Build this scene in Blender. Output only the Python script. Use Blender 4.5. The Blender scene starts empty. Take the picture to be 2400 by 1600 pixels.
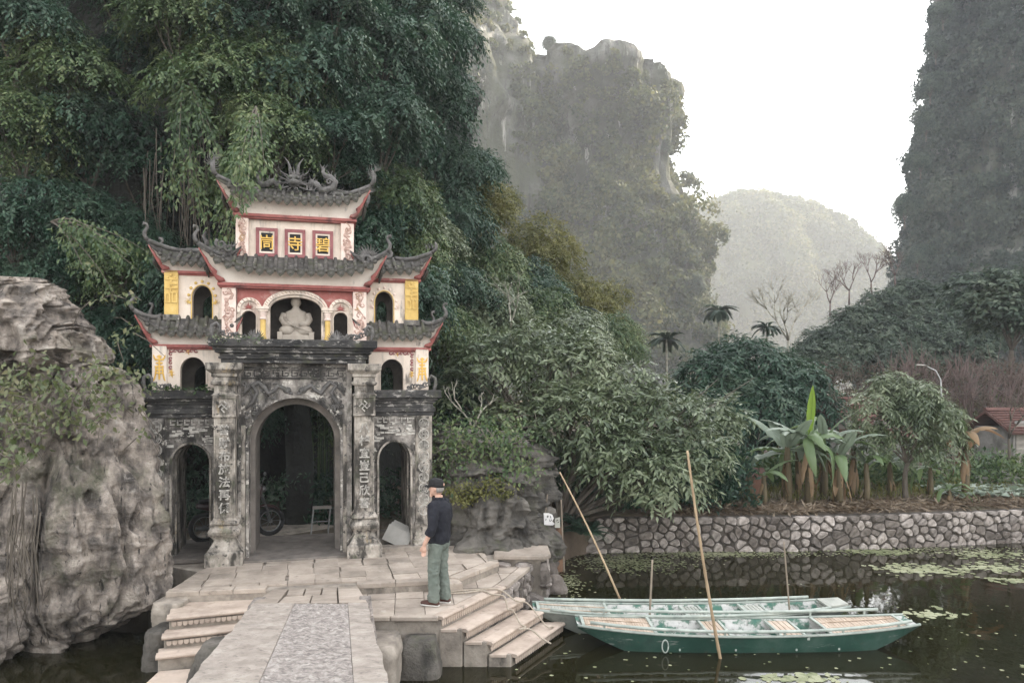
import bpy, bmesh, math, random
import numpy as np
from mathutils import Vector, Matrix, Quaternion, Euler

scene = bpy.context.scene
COL = scene.collection
PI = math.pi
R = math.radians

# ------------------------------------------------------------------ camera, sky, sun, exposure
CAM_Z = 3.8
cam_d = bpy.data.cameras.new('camera')
cam = bpy.data.objects.new('camera', cam_d)
COL.objects.link(cam)
cam.location = (0, 0, CAM_Z)
cam.rotation_euler = (R(90), 0, 0)
cam_d.sensor_width = 36.0
cam_d.lens = 26.0
cam_d.shift_y = 106 / 2400
cam_d.clip_start = 0.1
cam_d.clip_end = 6000
scene.camera = cam

SUN_AZ, SUN_EL = R(54), R(38)
world = bpy.data.worlds.new('World')
scene.world = world
world.use_nodes = True
wn = world.node_tree.nodes
wl = world.node_tree.links
bg = wn['Background']
sky = wn.new('ShaderNodeTexSky')
sky.sky_type = 'NISHITA'
sky.sun_disc = False
sky.sun_elevation = SUN_EL
sky.sun_rotation = SUN_AZ
sky.air_density = 2.0
sky.dust_density = 1.0
sky.ozone_density = 1.0
hs = wn.new('ShaderNodeHueSaturation')
hs.inputs['Saturation'].default_value = 0.16
wl.new(sky.outputs[0], hs.inputs['Color'])
wl.new(hs.outputs[0], bg.inputs['Color'])
bg.inputs['Strength'].default_value = 0.15

sun_d = bpy.data.lights.new('sun', 'SUN')
sun = bpy.data.objects.new('sun', sun_d)
COL.objects.link(sun)
sun_d.energy = 3.0
sun_d.angle = R(6)
sun_d.color = (1.0, 0.86, 0.64)
sun_dir = Vector((math.sin(SUN_AZ) * math.cos(SUN_EL), math.cos(SUN_AZ) * math.cos(SUN_EL), math.sin(SUN_EL)))
sun.rotation_euler = sun_dir.to_track_quat('Z', 'Y').to_euler()
sun.location = (30, 40, 60)

scene.view_settings.view_transform = 'Standard'
scene.view_settings.look = 'None'
scene.view_settings.gamma = 1.0
scene.view_settings.use_curve_mapping = False
scene.view_settings.exposure = 2.2
scene.render.engine = 'CYCLES'
cy = scene.cycles
cy.use_denoising = True
cy.max_bounces = 5
cy.diffuse_bounces = 2
cy.glossy_bounces = 3
cy.transmission_bounces = 4
cy.transparent_max_bounces = 8
cy.volume_bounces = 1
cy.sample_clamp_indirect = 6
HAZE_DENSITY = 0.00072

# ------------------------------------------------------------------ helpers
def at(px, py, d):
    """a point d metres away that stands at a given place of the 2400 x 1600 view"""
    return Vector(((px - 1200) / 1733 * d, d, CAM_Z - (py - 906) / 1733 * d))

def tag(o, label=None, cat=None, group=None, kind=None):
    if label: o['label'] = label
    if cat: o['category'] = cat
    if group: o['group'] = group
    if kind: o['kind'] = kind
    return o

def thing(name, label, cat, loc=(0, 0, 0), rotz=0.0, group=None):
    o = bpy.data.objects.new(name, None)
    COL.objects.link(o)
    o.empty_display_size = 0.2
    o.location = loc
    o.rotation_euler = (0, 0, rotz)
    return tag(o, label, cat, group)

def link(name, mesh, parent=None, loc=(0, 0, 0), rot=(0, 0, 0), scale=(1, 1, 1)):
    o = bpy.data.objects.new(name, mesh)
    COL.objects.link(o)
    if parent: o.parent = parent
    o.location = loc
    o.rotation_euler = rot
    o.scale = scale
    return o

def copy_tree(o, parent=None):
    c = o.copy()
    COL.objects.link(c)
    c.parent = parent
    for ch in list(o.children): copy_tree(ch, c)
    return c

def np_mesh(name, V, F, mats, mi=None, smooth=False):
    """mesh from numpy arrays: V (n,3), F (m,3) or (m,4)"""
    me = bpy.data.meshes.new(name)
    V = np.asarray(V, dtype=np.float32); F = np.asarray(F, dtype=np.int32)
    k = F.shape[1]
    me.vertices.add(len(V)); me.vertices.foreach_set('co', V.ravel())
    me.loops.add(F.size); me.loops.foreach_set('vertex_index', F.ravel())
    me.polygons.add(len(F))
    me.polygons.foreach_set('loop_start', np.arange(0, F.size, k, dtype=np.int32))
    me.polygons.foreach_set('loop_total', np.full(len(F), k, dtype=np.int32))
    if mi is not None: me.polygons.foreach_set('material_index', np.asarray(mi, dtype=np.int32))
    if smooth: me.polygons.foreach_set('use_smooth', np.ones(len(F), dtype=bool))
    for m in (mats if isinstance(mats, (list, tuple)) else [mats]): me.materials.append(m)
    me.update(calc_edges=True)
    return me

class MB:
    def __init__(s): s.v = []; s.f = []; s.m = []
    def add(s, vs, fs, mi=0):
        b = len(s.v)
        s.v += [tuple(p) for p in vs]
        s.f += [tuple(i + b for i in f) for f in fs]
        s.m += [mi] * len(fs)
        return s
    def box(s, x0, x1, y0, y1, z0, z1, mi=0):
        return s.add([(x0, y0, z0), (x1, y0, z0), (x1, y1, z0), (x0, y1, z0), (x0, y0, z1), (x1, y0, z1), (x1, y1, z1), (x0, y1, z1)],
                     [(0, 3, 2, 1), (4, 5, 6, 7), (0, 1, 5, 4), (1, 2, 6, 5), (2, 3, 7, 6), (3, 0, 4, 7)], mi)
    def obox(s, c, ax, hx, hy, hz, mi=0):
        """oriented box: centre, 3 axes"""
        c = Vector(c); X, Y, Z = [Vector(a).normalized() for a in ax]
        vs = [c + X * (hx * a) + Y * (hy * b) + Z * (hz * d) for d in (-1, 1) for a, b in ((-1, -1), (1, -1), (1, 1), (-1, 1))]
        return s.add(vs, [(0, 3, 2, 1), (4, 5, 6, 7), (0, 1, 5, 4), (1, 2, 6, 5), (2, 3, 7, 6), (3, 0, 4, 7)], mi)
    def prism_y(s, poly, y0, y1, mi=0):
        n = len(poly)
        vs = [(x, y0, z) for x, z in poly] + [(x, y1, z) for x, z in poly]
        fs = [tuple(range(n)), tuple(range(2 * n - 1, n - 1, -1))] + [(i, i + n, (i + 1) % n + n, (i + 1) % n) for i in range(n)]
        return s.add(vs, fs, mi)
    def prism_z(s, poly, z0, z1, mi=0):
        n = len(poly)
        vs = [(x, y, z0) for x, y in poly] + [(x, y, z1) for x, y in poly]
        fs = [tuple(range(n - 1, -1, -1)), tuple(range(n, 2 * n))] + [(i, (i + 1) % n, (i + 1) % n + n, i + n) for i in range(n)]
        return s.add(vs, fs, mi)
    def tube(s, path, rad, n=8, mi=0, flat=1.0, caps=True):
        P = [Vector(p) for p in path]
        if not isinstance(rad, (list, tuple)): rad = [rad] * len(P)
        vs = []; fs = []
        up = Vector((0, 0, 1)); prev = None
        for i, p in enumerate(P):
            t = (P[min(i + 1, len(P) - 1)] - P[max(i - 1, 0)])
            t = t.normalized() if t.length > 1e-9 else Vector((0, 0, 1))
            if prev is None:
                a = t.cross(up) if abs(t.z) < .95 else t.cross(Vector((0, 1, 0)))
            else:
                a = prev - t * prev.dot(t)
            if a.length < 1e-6: a = t.orthogonal()
            a.normalize(); prev = a
            b = t.cross(a)
            for k in range(n):
                w = 2 * PI * k / n
                vs.append(p + (a * math.cos(w) + b * math.sin(w) * flat) * rad[i])
        for i in range(len(P) - 1):
            for k in range(n):
                k2 = (k + 1) % n
                fs.append((i * n + k, i * n + k2, (i + 1) * n + k2, (i + 1) * n + k))
        if caps:
            fs.append(tuple(range(n - 1, -1, -1))); fs.append(tuple(range((len(P) - 1) * n, len(P) * n)))
        return s.add(vs, fs, mi)
    def lathe(s, prof, cx=0, cy=0, n=16, mi=0, square=None):
        """profile [(r, z)]; square = (hx, hy) factors turn rings into rectangles"""
        vs = []; fs = []
        if square:
            n = 4
            dirs = [(-square[0], -square[1]), (square[0], -square[1]), (square[0], square[1]), (-square[0], square[1])]
        else:
            dirs = [(math.cos(2 * PI * k / n), math.sin(2 * PI * k / n)) for k in range(n)]
        for r, z in prof:
            for dx, dy in dirs: vs.append((cx + dx * r, cy + dy * r, z))
        for i in range(len(prof) - 1):
            for k in range(n):
                k2 = (k + 1) % n
                fs.append((i * n + k, i * n + k2, (i + 1) * n + k2, (i + 1) * n + k))
        fs.append(tuple(range(n - 1, -1, -1))); fs.append(tuple(range((len(prof) - 1) * n, len(prof) * n)))
        return s.add(vs, fs, mi)
    def grid(s, rows, mi=0, closed=False):
        """rows of equally many points"""
        n = len(rows[0]); vs = [p for r in rows for p in r]; fs = []
        for i in range(len(rows) - 1):
            for k in range(n if closed else n - 1):
                k2 = (k + 1) % n
                fs.append((i * n + k, i * n + k2, (i + 1) * n + k2, (i + 1) * n + k))
        return s.add(vs, fs, mi)
    def ball(s, c, r, mi=0, n=10, m=6, sc=(1, 1, 1)):
        rows = [[(c[0] + r * sc[0] * math.sin(PI * j / m) * math.cos(2 * PI * k / n), c[1] + r * sc[1] * math.sin(PI * j / m) * math.sin(2 * PI * k / n),
                  c[2] + r * sc[2] * math.cos(PI * j / m)) for k in range(n)] for j in range(m + 1)]
        return s.grid(rows[::-1], mi, True)
    def mesh(s, name, mats, smooth=False):
        me = bpy.data.meshes.new(name)
        me.from_pydata(s.v, [], s.f)
        for m in (mats if isinstance(mats, (list, tuple)) else [mats]): me.materials.append(m)
        me.polygons.foreach_set('material_index', s.m)
        if smooth: me.polygons.foreach_set('use_smooth', [True] * len(me.polygons))
        me.update()
        return me
    def build(s, name, mats, parent=None, smooth=False, bevel=0, loc=(0, 0, 0), rot=(0, 0, 0), auto=None):
        o = link(name, s.mesh(name, mats, smooth), parent, loc, rot)
        if bevel:
            b = o.modifiers.new('bevel', 'BEVEL'); b.width = bevel; b.segments = 2; b.limit_method = 'ANGLE'; b.angle_limit = R(35)
        if auto is not None:
            o.data.polygons.foreach_set('use_smooth', [True] * len(o.data.polygons))
            o.data.set_sharp_from_angle(angle=R(auto))
        return o

# numpy value noise
def _h(ix, iy, iz, seed):
    with np.errstate(over='ignore'):
        h = (ix.astype(np.uint32) * np.uint32(374761393) + iy.astype(np.uint32) * np.uint32(668265263)
             + iz.astype(np.uint32) * np.uint32(2147483647 - 59) + np.uint32(seed * 974711 + 12345))
        h = (h ^ (h >> np.uint32(13))) * np.uint32(1274126177)
        h = h ^ (h >> np.uint32(16))
    return h.astype(np.float64) / 4294967295.0 * 2 - 1
def vnoise(P, seed=0):
    P = np.asarray(P, dtype=np.float64)
    i = np.floor(P).astype(np.int64); f = P - i
    u = f * f * f * (f * (f * 6 - 15) + 10)
    r = 0
    for dx in (0, 1):
        wx = u[:, 0] if dx else 1 - u[:, 0]
        for dy in (0, 1):
            wy = u[:, 1] if dy else 1 - u[:, 1]
            for dz in (0, 1):
                wz = u[:, 2] if dz else 1 - u[:, 2]
                r = r + wx * wy * wz * _h(i[:, 0] + dx, i[:, 1] + dy, i[:, 2] + dz, seed)
    return r
def fbm(P, oct=4, seed=0, lac=2.03, gain=.5):
    P = np.asarray(P, dtype=np.float64); r = np.zeros(len(P)); a = 1.0
    for k in range(oct):
        r += a * vnoise(P, seed + k * 7); P = P * lac + 3.7; a *= gain
    return r
def ridged(P, oct=4, seed=0):
    P = np.asarray(P, dtype=np.float64); r = np.zeros(len(P)); a = 1.0
    for k in range(oct):
        r += a * (1 - 2 * np.abs(vnoise(P, seed + k * 5))); P = P * 2.1 + 1.3; a *= .5
    return r
# ------------------------------------------------------------------ materials
def _nt(name):
    m = bpy.data.materials.new(name); m.use_nodes = True
    n = m.node_tree.nodes; l = m.node_tree.links
    return m, n, l, n['Principled BSDF']
def _ramp(n, stops):
    r = n.new('ShaderNodeValToRGB'); e = r.color_ramp.elements
    while len(e) < len(stops): e.new(.5)
    for k, (p, c) in enumerate(stops):
        e[k].position = p; e[k].color = (*c, 1) if len(c) == 3 else c
    return r
def _noise(n, l, co, scale, detail=6, rough=.6, stretch=None, seed=0):
    t = n.new('ShaderNodeTexNoise'); t.inputs['Scale'].default_value = scale; t.inputs['Detail'].default_value = detail
    t.inputs['Roughness'].default_value = rough
    mp = n.new('ShaderNodeMapping'); l.new(co, mp.inputs[0])
    if stretch: mp.inputs['Scale'].default_value = stretch
    mp.inputs['Location'].default_value = (seed * 3.1, seed * 1.7, seed * 2.3)
    l.new(mp.outputs[0], t.inputs['Vector'])
    return t.outputs['Fac']
def mat(name, stops, scale=3.0, rough=.85, bump=.3, bscale=25.0, layers=(), stretch=None, coord='Object', spec=.3, detail=6, metal=0.0, disp=.02, bump2=None, vary=0.0, ridge=None):
    """stops: colour ramp over a noise; layers: (colour, scale, lo, hi, stretch, amount) stains with shapes of their own"""
    m, n, l, b = _nt(name)
    tc = n.new('ShaderNodeTexCoord'); co = tc.outputs[coord]
    f = _noise(n, l, co, scale, detail, .62, stretch)
    r = _ramp(n, stops); l.new(f, r.inputs[0]); col = r.outputs[0]
    for k, (c, sc, lo, hi, st, am) in enumerate(layers):
        nf = _noise(n, l, co, sc, 7, .65, st, seed=k + 1)
        mr = n.new('ShaderNodeMapRange'); mr.inputs[1].default_value = lo; mr.inputs[2].default_value = hi; mr.inputs[4].default_value = am
        l.new(nf, mr.inputs[0])
        mx = n.new('ShaderNodeMix'); mx.data_type = 'RGBA'
        l.new(mr.outputs[0], mx.inputs[0]); l.new(col, mx.inputs[6]); mx.inputs[7].default_value = (*c, 1)
        col = mx.outputs[2]
    if vary:
        oi = n.new('ShaderNodeObjectInfo'); vm = n.new('ShaderNodeMapRange'); vm.inputs[3].default_value = 1 - vary; vm.inputs[4].default_value = 1 + vary * .8
        l.new(oi.outputs['Random'], vm.inputs[0]); hv = n.new('ShaderNodeHueSaturation'); l.new(vm.outputs[0], hv.inputs['Value']); l.new(col, hv.inputs['Color']); col = hv.outputs[0]
    l.new(col, b.inputs['Base Color'])
    b.inputs['Roughness'].default_value = rough; b.inputs['Specular IOR Level'].default_value = spec; b.inputs['Metallic'].default_value = metal
    if bump:
        bf = _noise(n, l, co, bscale, 5, .65, stretch, seed=9)
        bp = n.new('ShaderNodeBump'); bp.inputs['Strength'].default_value = bump; bp.inputs['Distance'].default_value = disp
        l.new(bf, bp.inputs['Height']); nrm = bp.outputs[0]
        if bump2:
            bf2 = _noise(n, l, co, bump2[0], 4, .6, None, seed=11)
            bp2 = n.new('ShaderNodeBump'); bp2.inputs['Strength'].default_value = bump2[1]; bp2.inputs['Distance'].default_value = bump2[2]
            l.new(bf2, bp2.inputs['Height']); l.new(nrm, bp2.inputs['Normal']); nrm = bp2.outputs[0]
        if ridge:
            rt = n.new('ShaderNodeTexNoise'); rt.noise_type = 'RIDGED_MULTIFRACTAL'; rt.inputs['Scale'].default_value = ridge[0]; rt.inputs['Detail'].default_value = 9; rt.inputs['Roughness'].default_value = .6
            rm_ = n.new('ShaderNodeMapping'); rm_.inputs['Scale'].default_value = ridge[2]; l.new(co, rm_.inputs[0]); l.new(rm_.outputs[0], rt.inputs['Vector'])
            bp3 = n.new('ShaderNodeBump'); bp3.inputs['Strength'].default_value = 1.0; bp3.inputs['Distance'].default_value = ridge[1]; bp3.invert = True
            l.new(rt.outputs['Fac'], bp3.inputs['Height']); l.new(nrm, bp3.inputs['Normal']); nrm = bp3.outputs[0]
        l.new(nrm, b.inputs['Normal'])
    return m
def leafmat(name, cols, rough=.5, trans=.25, spec=.35, tcol=None, big=None):
    """leaf colours vary leaf by leaf (random per island) and slowly over the plant"""
    m, n, l, b = _nt(name)
    g = n.new('ShaderNodeNewGeometry')
    k = len(cols)
    r = _ramp(n, [((i + .5) / k, c) for i, c in enumerate(cols)])
    tc = n.new('ShaderNodeTexCoord')
    nf = _noise(n, l, tc.outputs['Object'], big or .6, 2, .5)
    mm = n.new('ShaderNodeMath'); mm.operation = 'MULTIPLY_ADD'; mm.inputs[1].default_value = .55
    l.new(g.outputs['Random Per Island'], mm.inputs[0])
    m3 = n.new('ShaderNodeMath'); m3.operation = 'MULTIPLY_ADD'; m3.inputs[1].default_value = 1.5; m3.inputs[2].default_value = -.5
    l.new(nf, m3.inputs[0]); l.new(m3.outputs[0], mm.inputs[2])
    l.new(mm.outputs[0], r.inputs[0])
    l.new(r.outputs[0], b.inputs['Base Color'])
    b.inputs['Roughness'].default_value = rough; b.inputs['Specular IOR Level'].default_value = spec
    t = n.new('ShaderNodeBsdfTranslucent')
    hsv = n.new('ShaderNodeHueSaturation'); hsv.inputs['Value'].default_value = 1.6; hsv.inputs['Saturation'].default_value = 1.1; hsv.inputs['Hue'].default_value = .485
    l.new(r.outputs[0], hsv.inputs['Color']); l.new(hsv.outputs[0], t.inputs['Color'])
    mx = n.new('ShaderNodeMixShader'); mx.inputs[0].default_value = trans
    l.new(b.outputs[0], mx.inputs[1]); l.new(t.outputs[0], mx.inputs[2])
    l.new(mx.outputs[0], n['Material Output'].inputs['Surface'])
    return m

# greys and stones
M = {}
BLACK = (.016, .016, .017)
M['old_stone'] = mat('old_stone', [(.3, (.10, .09, .082)), (.5, (.27, .242, .22)), (.7, (.50, .46, .42))], 5, .9, .6, 30,
    [((.024, .022, .021), 2.6, .44, .60, (1, 1, .5), .92), ((.10, .11, .065), 3.5, .56, .70, None, .6), ((.56, .52, .47), 8, .59, .64, None, .85), (BLACK, 9, .60, .66, None, .8)])
M['dark_stone'] = mat('dark_stone', [(.3, (.028, .027, .028)), (.55, (.07, .066, .064)), (.75, (.17, .16, .15))], 6, .92, .6, 30,
    [(BLACK, 2.5, .46, .60, (.6, 1, 1), .85), ((.36, .335, .31), 9, .575, .63, (.7, 1, 1.6), .85), ((.08, .085, .045), 4, .56, .70, None, .6)])
M['pale_stone'] = mat('pale_stone', [(.3, (.24, .21, .18)), (.55, (.40, .355, .31)), (.75, (.54, .49, .43))], 6, .88, .35, 30,
    [((.030, .027, .024), 2.8, .43, .58, (1.4, 1.4, .6), .92), ((.09, .10, .06), 4.0, .56, .68, None, .6), ((.42, .30, .15), 2.0, .63, .70, (2, 2, .5), .5), ((.030, .029, .029), 10, .58, .63, None, .85)])
M['white_relief'] = mat('white_relief', [(.35, (.34, .315, .285)), (.65, (.56, .525, .48))], 14, .85, .2, 40, [((.06, .056, .052), 7, .50, .64, None, .75)])
M['cream'] = mat('cream', [(.3, (.60, .50, .42)), (.55, (.74, .63, .54)), (.75, (.80, .70, .61))], 2.2, .85, .15, 35,
    [((.24, .215, .195), 3.2, .52, .74, (2.2, 2.2, .45), .8), ((.62, .40, .34), 1.6, .56, .74, None, .5), ((.07, .065, .06), 2.3, .60, .68, (1.6, 1.6, .5), .8)])
M['relief_pink'] = mat('relief_pink', [(.3, (.34, .20, .165)), (.6, (.54, .38, .32))], 9, .85, .25, 40, [((.42, .27, .10), 3, .55, .70, None, .6), ((.10, .07, .065), 6, .58, .7, None, .6)])
M['pinkish'] = mat('pinkish', [(.3, (.62, .46, .40)), (.6, (.76, .62, .55))], 6, .85, .25, 40,
    [((.60, .38, .18), 2.6, .58, .72, (2, 2, .6), .5), ((.20, .15, .14), 5, .6, .75, None, .5)])
M['red'] = mat('red', [(.3, (.26, .080, .070)), (.6, (.36, .13, .115)), (.8, (.45, .22, .195))], 5, .8, .2, 35,
    [((.58, .44, .39), 6, .58, .70, (.5, 1, 1), .6), ((.06, .04, .04), 3.4, .55, .68, None, .75)])
M['maroon'] = mat('maroon', [(.3, (.20, .07, .075)), (.7, (.34, .14, .14))], 6, .8, .15, 35)
M['yellow'] = mat('yellow', [(.3, (.50, .32, .10)), (.6, (.66, .46, .16)), (.8, (.68, .54, .30))], 5, .8, .2, 35, [((.13, .11, .09), 3, .60, .75, (1, 1, .6), .7)])
M['gold'] = mat('gold', [(.3, (.60, .33, .05)), (.7, (.78, .50, .12))], 9, .5, .1, 35, spec=.5)
M['black_paint'] = mat('black_paint', [(.3, (.008, .008, .009)), (.7, (.02, .018, .017))], 9, .6, .05, 35)
M['roof_tile'] = mat('roof_tile', [(.3, (.032, .029, .027)), (.55, (.088, .080, .075)), (.75, (.19, .175, .16))], 7, .9, .5, 30,
    [((.065, .070, .035), 3.0, .50, .64, None, .75), ((.34, .31, .28), 10, .61, .67, None, .7), ((.018, .017, .016), 4, .58, .68, None, .7)])
M['ornament'] = mat('ornament', [(.3, (.06, .057, .056)), (.6, (.15, .14, .135)), (.8, (.27, .255, .24))], 9, .9, .5, 40, [((.05, .055, .03), 4, .56, .7, None, .6)])
M['shadow_stone'] = mat('shadow_stone', [(.3, (.10, .09, .08)), (.7, (.22, .19, .17))], 4, .9, .3, 20)  # darker stone for inner faces, shade put into the colour
M['paving'] = mat('paving', [(.3, (.27, .222, .185)), (.55, (.375, .315, .265)), (.75, (.46, .39, .335))], 2.5, .75, .25, 40,
    [((.17, .145, .12), 1.4, .50, .68, None, .7), ((.48, .43, .385), 5, .60, .70, None, .5), ((.12, .10, .085), 9, .60, .70, None, .6)], vary=.16)
M['kerb_stone'] = mat('kerb_stone', [(.3, (.16, .135, .115)), (.55, (.30, .26, .22)), (.75, (.42, .37, .32))], 4, .88, .45, 25,
    [((.05, .045, .04), 2.2, .54, .68, (1, 1, .6), .8), ((.10, .11, .06), 3, .6, .72, None, .5)])
M['bridge_stone'] = mat('bridge_stone', [(.3, (.24, .203, .175)), (.55, (.36, .312, .273)), (.75, (.45, .40, .355))], 5, .85, .9, 38,
    [((.22, .19, .165), 2.0, .55, .72, None, .55), ((.15, .132, .12), 18, .55, .64, (.8, 1, 1), .6)])
M['chiselled'] = mat('chiselled', [(.3, (.19, .163, .15)), (.5, (.34, .30, .275)), (.7, (.50, .455, .42))], 14, .85, 1.0, 30,
    [((.12, .105, .098), 17, .50, .60, (.75, 1, 1), .62), ((.50, .45, .41), 21, .56, .64, (.8, 1, 1), .5)], disp=.03)
M['limestone'] = mat('limestone', [(.30, (.055, .047, .042)), (.44, (.175, .15, .132)), (.55, (.32, .272, .235)), (.70, (.54, .47, .41))], 3.2, .92, 1.0, 12, detail=12, layers=
    [((.040, .036, .034), 1.9, .50, .66, (1.8, 1.8, .3), .85), ((.095, .105, .055), 1.2, .55, .70, None, .65), ((.50, .455, .41), 5, .60, .70, (1, 1, .5), .6), ((.022, .020, .020), 5, .60, .66, (2.2, 2.2, .35), .9)],
    disp=.06, bump2=(40, 1.0, .03), ridge=(2.2, .16, (1, 1, .4)))
M['wet_rock'] = mat('wet_rock', [(.3, (.06, .054, .048)), (.6, (.15, .135, .118)), (.78, (.27, .245, .215))], 2.4, .85, .8, 16,
    [((.03, .028, .026), 2.2, .50, .66, (1.6, 1.6, .4), .8), ((.08, .09, .04), 1.8, .54, .68, None, .7)], disp=.05, bump2=(50, .8, .02), ridge=(2.6, .14, (1, 1, .4)))
M['cliff_rock'] = mat('cliff_rock', [(.3, (.07, .068, .066)), (.55, (.17, .165, .16)), (.75, (.36, .35, .34))], .12, .95, .6, .8,
    [((.050, .056, .030), .10, .34, .54, (1, 1, .6), .9), ((.48, .46, .43), .30, .60, .66, (1.2, 1.2, .10), .65), ((.045, .045, .042), .55, .53, .61, (1.6, 1.6, .14), .8), ((.03, .035, .022), 1.1, .58, .66, None, .7)], disp=.9)
M['near_cliff'] = mat('near_cliff', [(.3, (.012, .013, .012)), (.6, (.035, .036, .032)), (.8, (.09, .085, .075))], .7, .95, .6, 4, disp=.2)  # rock colour darkened so the back of the passage reads as shade
M['hill_green'] = mat('hill_green', [(.3, (.030, .040, .020)), (.55, (.065, .075, .040)), (.75, (.13, .12, .085))], .05, .95, .5, .3, disp=1.0)
M['earth'] = mat('earth', [(.3, (.060, .045, .034)), (.55, (.115, .088, .066)), (.75, (.19, .15, .115))], 1.3, .95, .7, 9,
    [((.05, .06, .028), .5, .52, .66, None, .7)], disp=.06)
M['wood_grey'] = mat('wood_grey', [(.3, (.15, .13, .115)), (.6, (.29, .265, .235)), (.8, (.40, .37, .33))], 8, .85, .3, 40, stretch=(.2, 1, 1))
M['bark'] = mat('bark', [(.3, (.055, .045, .036)), (.6, (.13, .11, .09)), (.8, (.22, .19, .16))], 6, .92, .6, 20, stretch=(1, 1, .3))
M['pale_bark'] = mat('pale_bark', [(.3, (.20, .185, .15)), (.7, (.38, .36, .30))], 5, .9, .3, 20)
M['bamboo'] = mat('bamboo', [(.3, (.20, .135, .08)), (.55, (.37, .27, .17)), (.8, (.48, .38, .27))], 6, .6, .1, 30, stretch=(1, 1, .25), spec=.4)
M['grey_bamboo'] = mat('grey_bamboo', [(.3, (.16, .12, .09)), (.7, (.33, .28, .22))], 6, .7, .1, 30, stretch=(1, 1, .25))
# leaves
M['leaf_dark'] = leafmat('leaf_dark', [(.010, .030, .019), (.022, .054, .033), (.040, .080, .050), (.082, .122, .078)], .5, .2, .3)
M['leaf_mid'] = leafmat('leaf_mid', [(.024, .048, .020), (.052, .090, .036), (.090, .130, .052), (.155, .185, .085)], .48, .22, .35)
M['leaf_grey'] = leafmat('leaf_grey', [(.050, .074, .038), (.092, .122, .064), (.140, .172, .096), (.21, .235, .145)], .38, .25, .5)
M['leaf_olive'] = leafmat('leaf_olive', [(.060, .068, .022), (.105, .112, .034), (.155, .155, .050), (.21, .20, .078)], .5, .35)
M['leaf_dry'] = leafmat('leaf_dry', [(.075, .052, .034), (.125, .092, .060), (.19, .145, .100), (.24, .19, .14)], .7, .2)
M['leaf_creeper'] = leafmat('leaf_creeper', [(.050, .072, .026), (.080, .105, .040), (.120, .140, .062), (.18, .17, .09)], .42, .25, .5)
M['leaf_far'] = leafmat('leaf_far', [(.024, .036, .018), (.044, .058, .026), (.072, .084, .036), (.115, .116, .050)], .7, .3, .2, big=.05)
M['leaf_cliff'] = leafmat('leaf_cliff', [(.020, .030, .022), (.034, .048, .034), (.052, .066, .046), (.080, .090, .062)], .7, .15, .2, big=.06)
M['leaf_slope'] = leafmat('leaf_slope', [(.030, .046, .034), (.050, .074, .052), (.078, .104, .072), (.115, .140, .095)], .6, .2, .25, big=.3)
M['leaf_blush'] = leafmat('leaf_blush', [(.045, .042, .030), (.075, .062, .048), (.11, .085, .070)], .7, .3, .2)
M['banana'] = leafmat('banana', [(.085, .14, .06), (.13, .19, .085), (.20, .25, .13)], .36, .35, .5)
M['banana_young'] = leafmat('banana_young', [(.16, .26, .05), (.22, .32, .07)], .4, .4, .5)
M['banana_pale'] = leafmat('banana_pale', [(.15, .19, .14), (.21, .25, .19)], .4, .25, .5)
M['banana_dry'] = leafmat('banana_dry', [(.16, .105, .06), (.26, .18, .11), (.22, .13, .06)], .7, .25, .2)
M['palm'] = leafmat('palm', [(.022, .040, .026), (.038, .060, .036)], .5, .15, .4)
M['duckweed'] = leafmat('duckweed', [(.15, .17, .085), (.24, .25, .14), (.36, .36, .24)], .6, .1, .3, big=.5)

# ------------------------------------------------------------------ leaves and trees, by the thousand
def unit(a): return a / np.maximum(np.linalg.norm(a, axis=1, keepdims=True), 1e-9)
def leaves(B, D, N, L, W, fold=.12):
    """one folded two-triangle leaf for each base B, direction D, facing N"""
    D = unit(D); S = unit(np.cross(D, N)); N = np.cross(S, D)
    L = np.broadcast_to(np.asarray(L, float).reshape(-1, 1), (len(B), 1)); W = np.broadcast_to(np.asarray(W, float).reshape(-1, 1), (len(B), 1))
    m = B + D * L * .45 + N * W * fold
    V = np.stack([B, m + S * W * .5, B + D * L - N * L * .06, m - S * W * .5], axis=1).reshape(-1, 3)
    i = np.arange(len(B))[:, None] * 4
    F = np.concatenate([i + np.array([[0, 1, 2]]), i + np.array([[0, 2, 3]])], axis=1).reshape(-1, 3)
    return V, F
def rand_unit(rng, n):
    return unit(rng.normal(size=(n, 3)))
def clump_leaves(rng, P, Nn, rad, per, L, W, bias=.5, jit=.55):
    """round clumps of leaf-like faces on the points P"""
    n = len(P)
    rad = np.broadcast_to(np.asarray(rad, float), (n,))
    d = rand_unit(rng, n * per).reshape(n, per, 3) + Nn[:, None, :] * bias + np.array([0, 0, .35])
    d = unit(d.reshape(-1, 3))
    rr = np.repeat(rad, per) * rng.uniform(.55, 1.05, n * per)
    B = np.repeat(P, per, 0) + d * rr[:, None] * np.array([1, 1, .8])
    D = rand_unit(rng, n * per) + np.array([0, 0, -.5])
    N = unit(d + rand_unit(rng, n * per) * jit)
    l = L * rng.uniform(.6, 1.3, n * per)
    return leaves(B - unit(D) * l[:, None] * .5, D, N, l, l * W / L)
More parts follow.
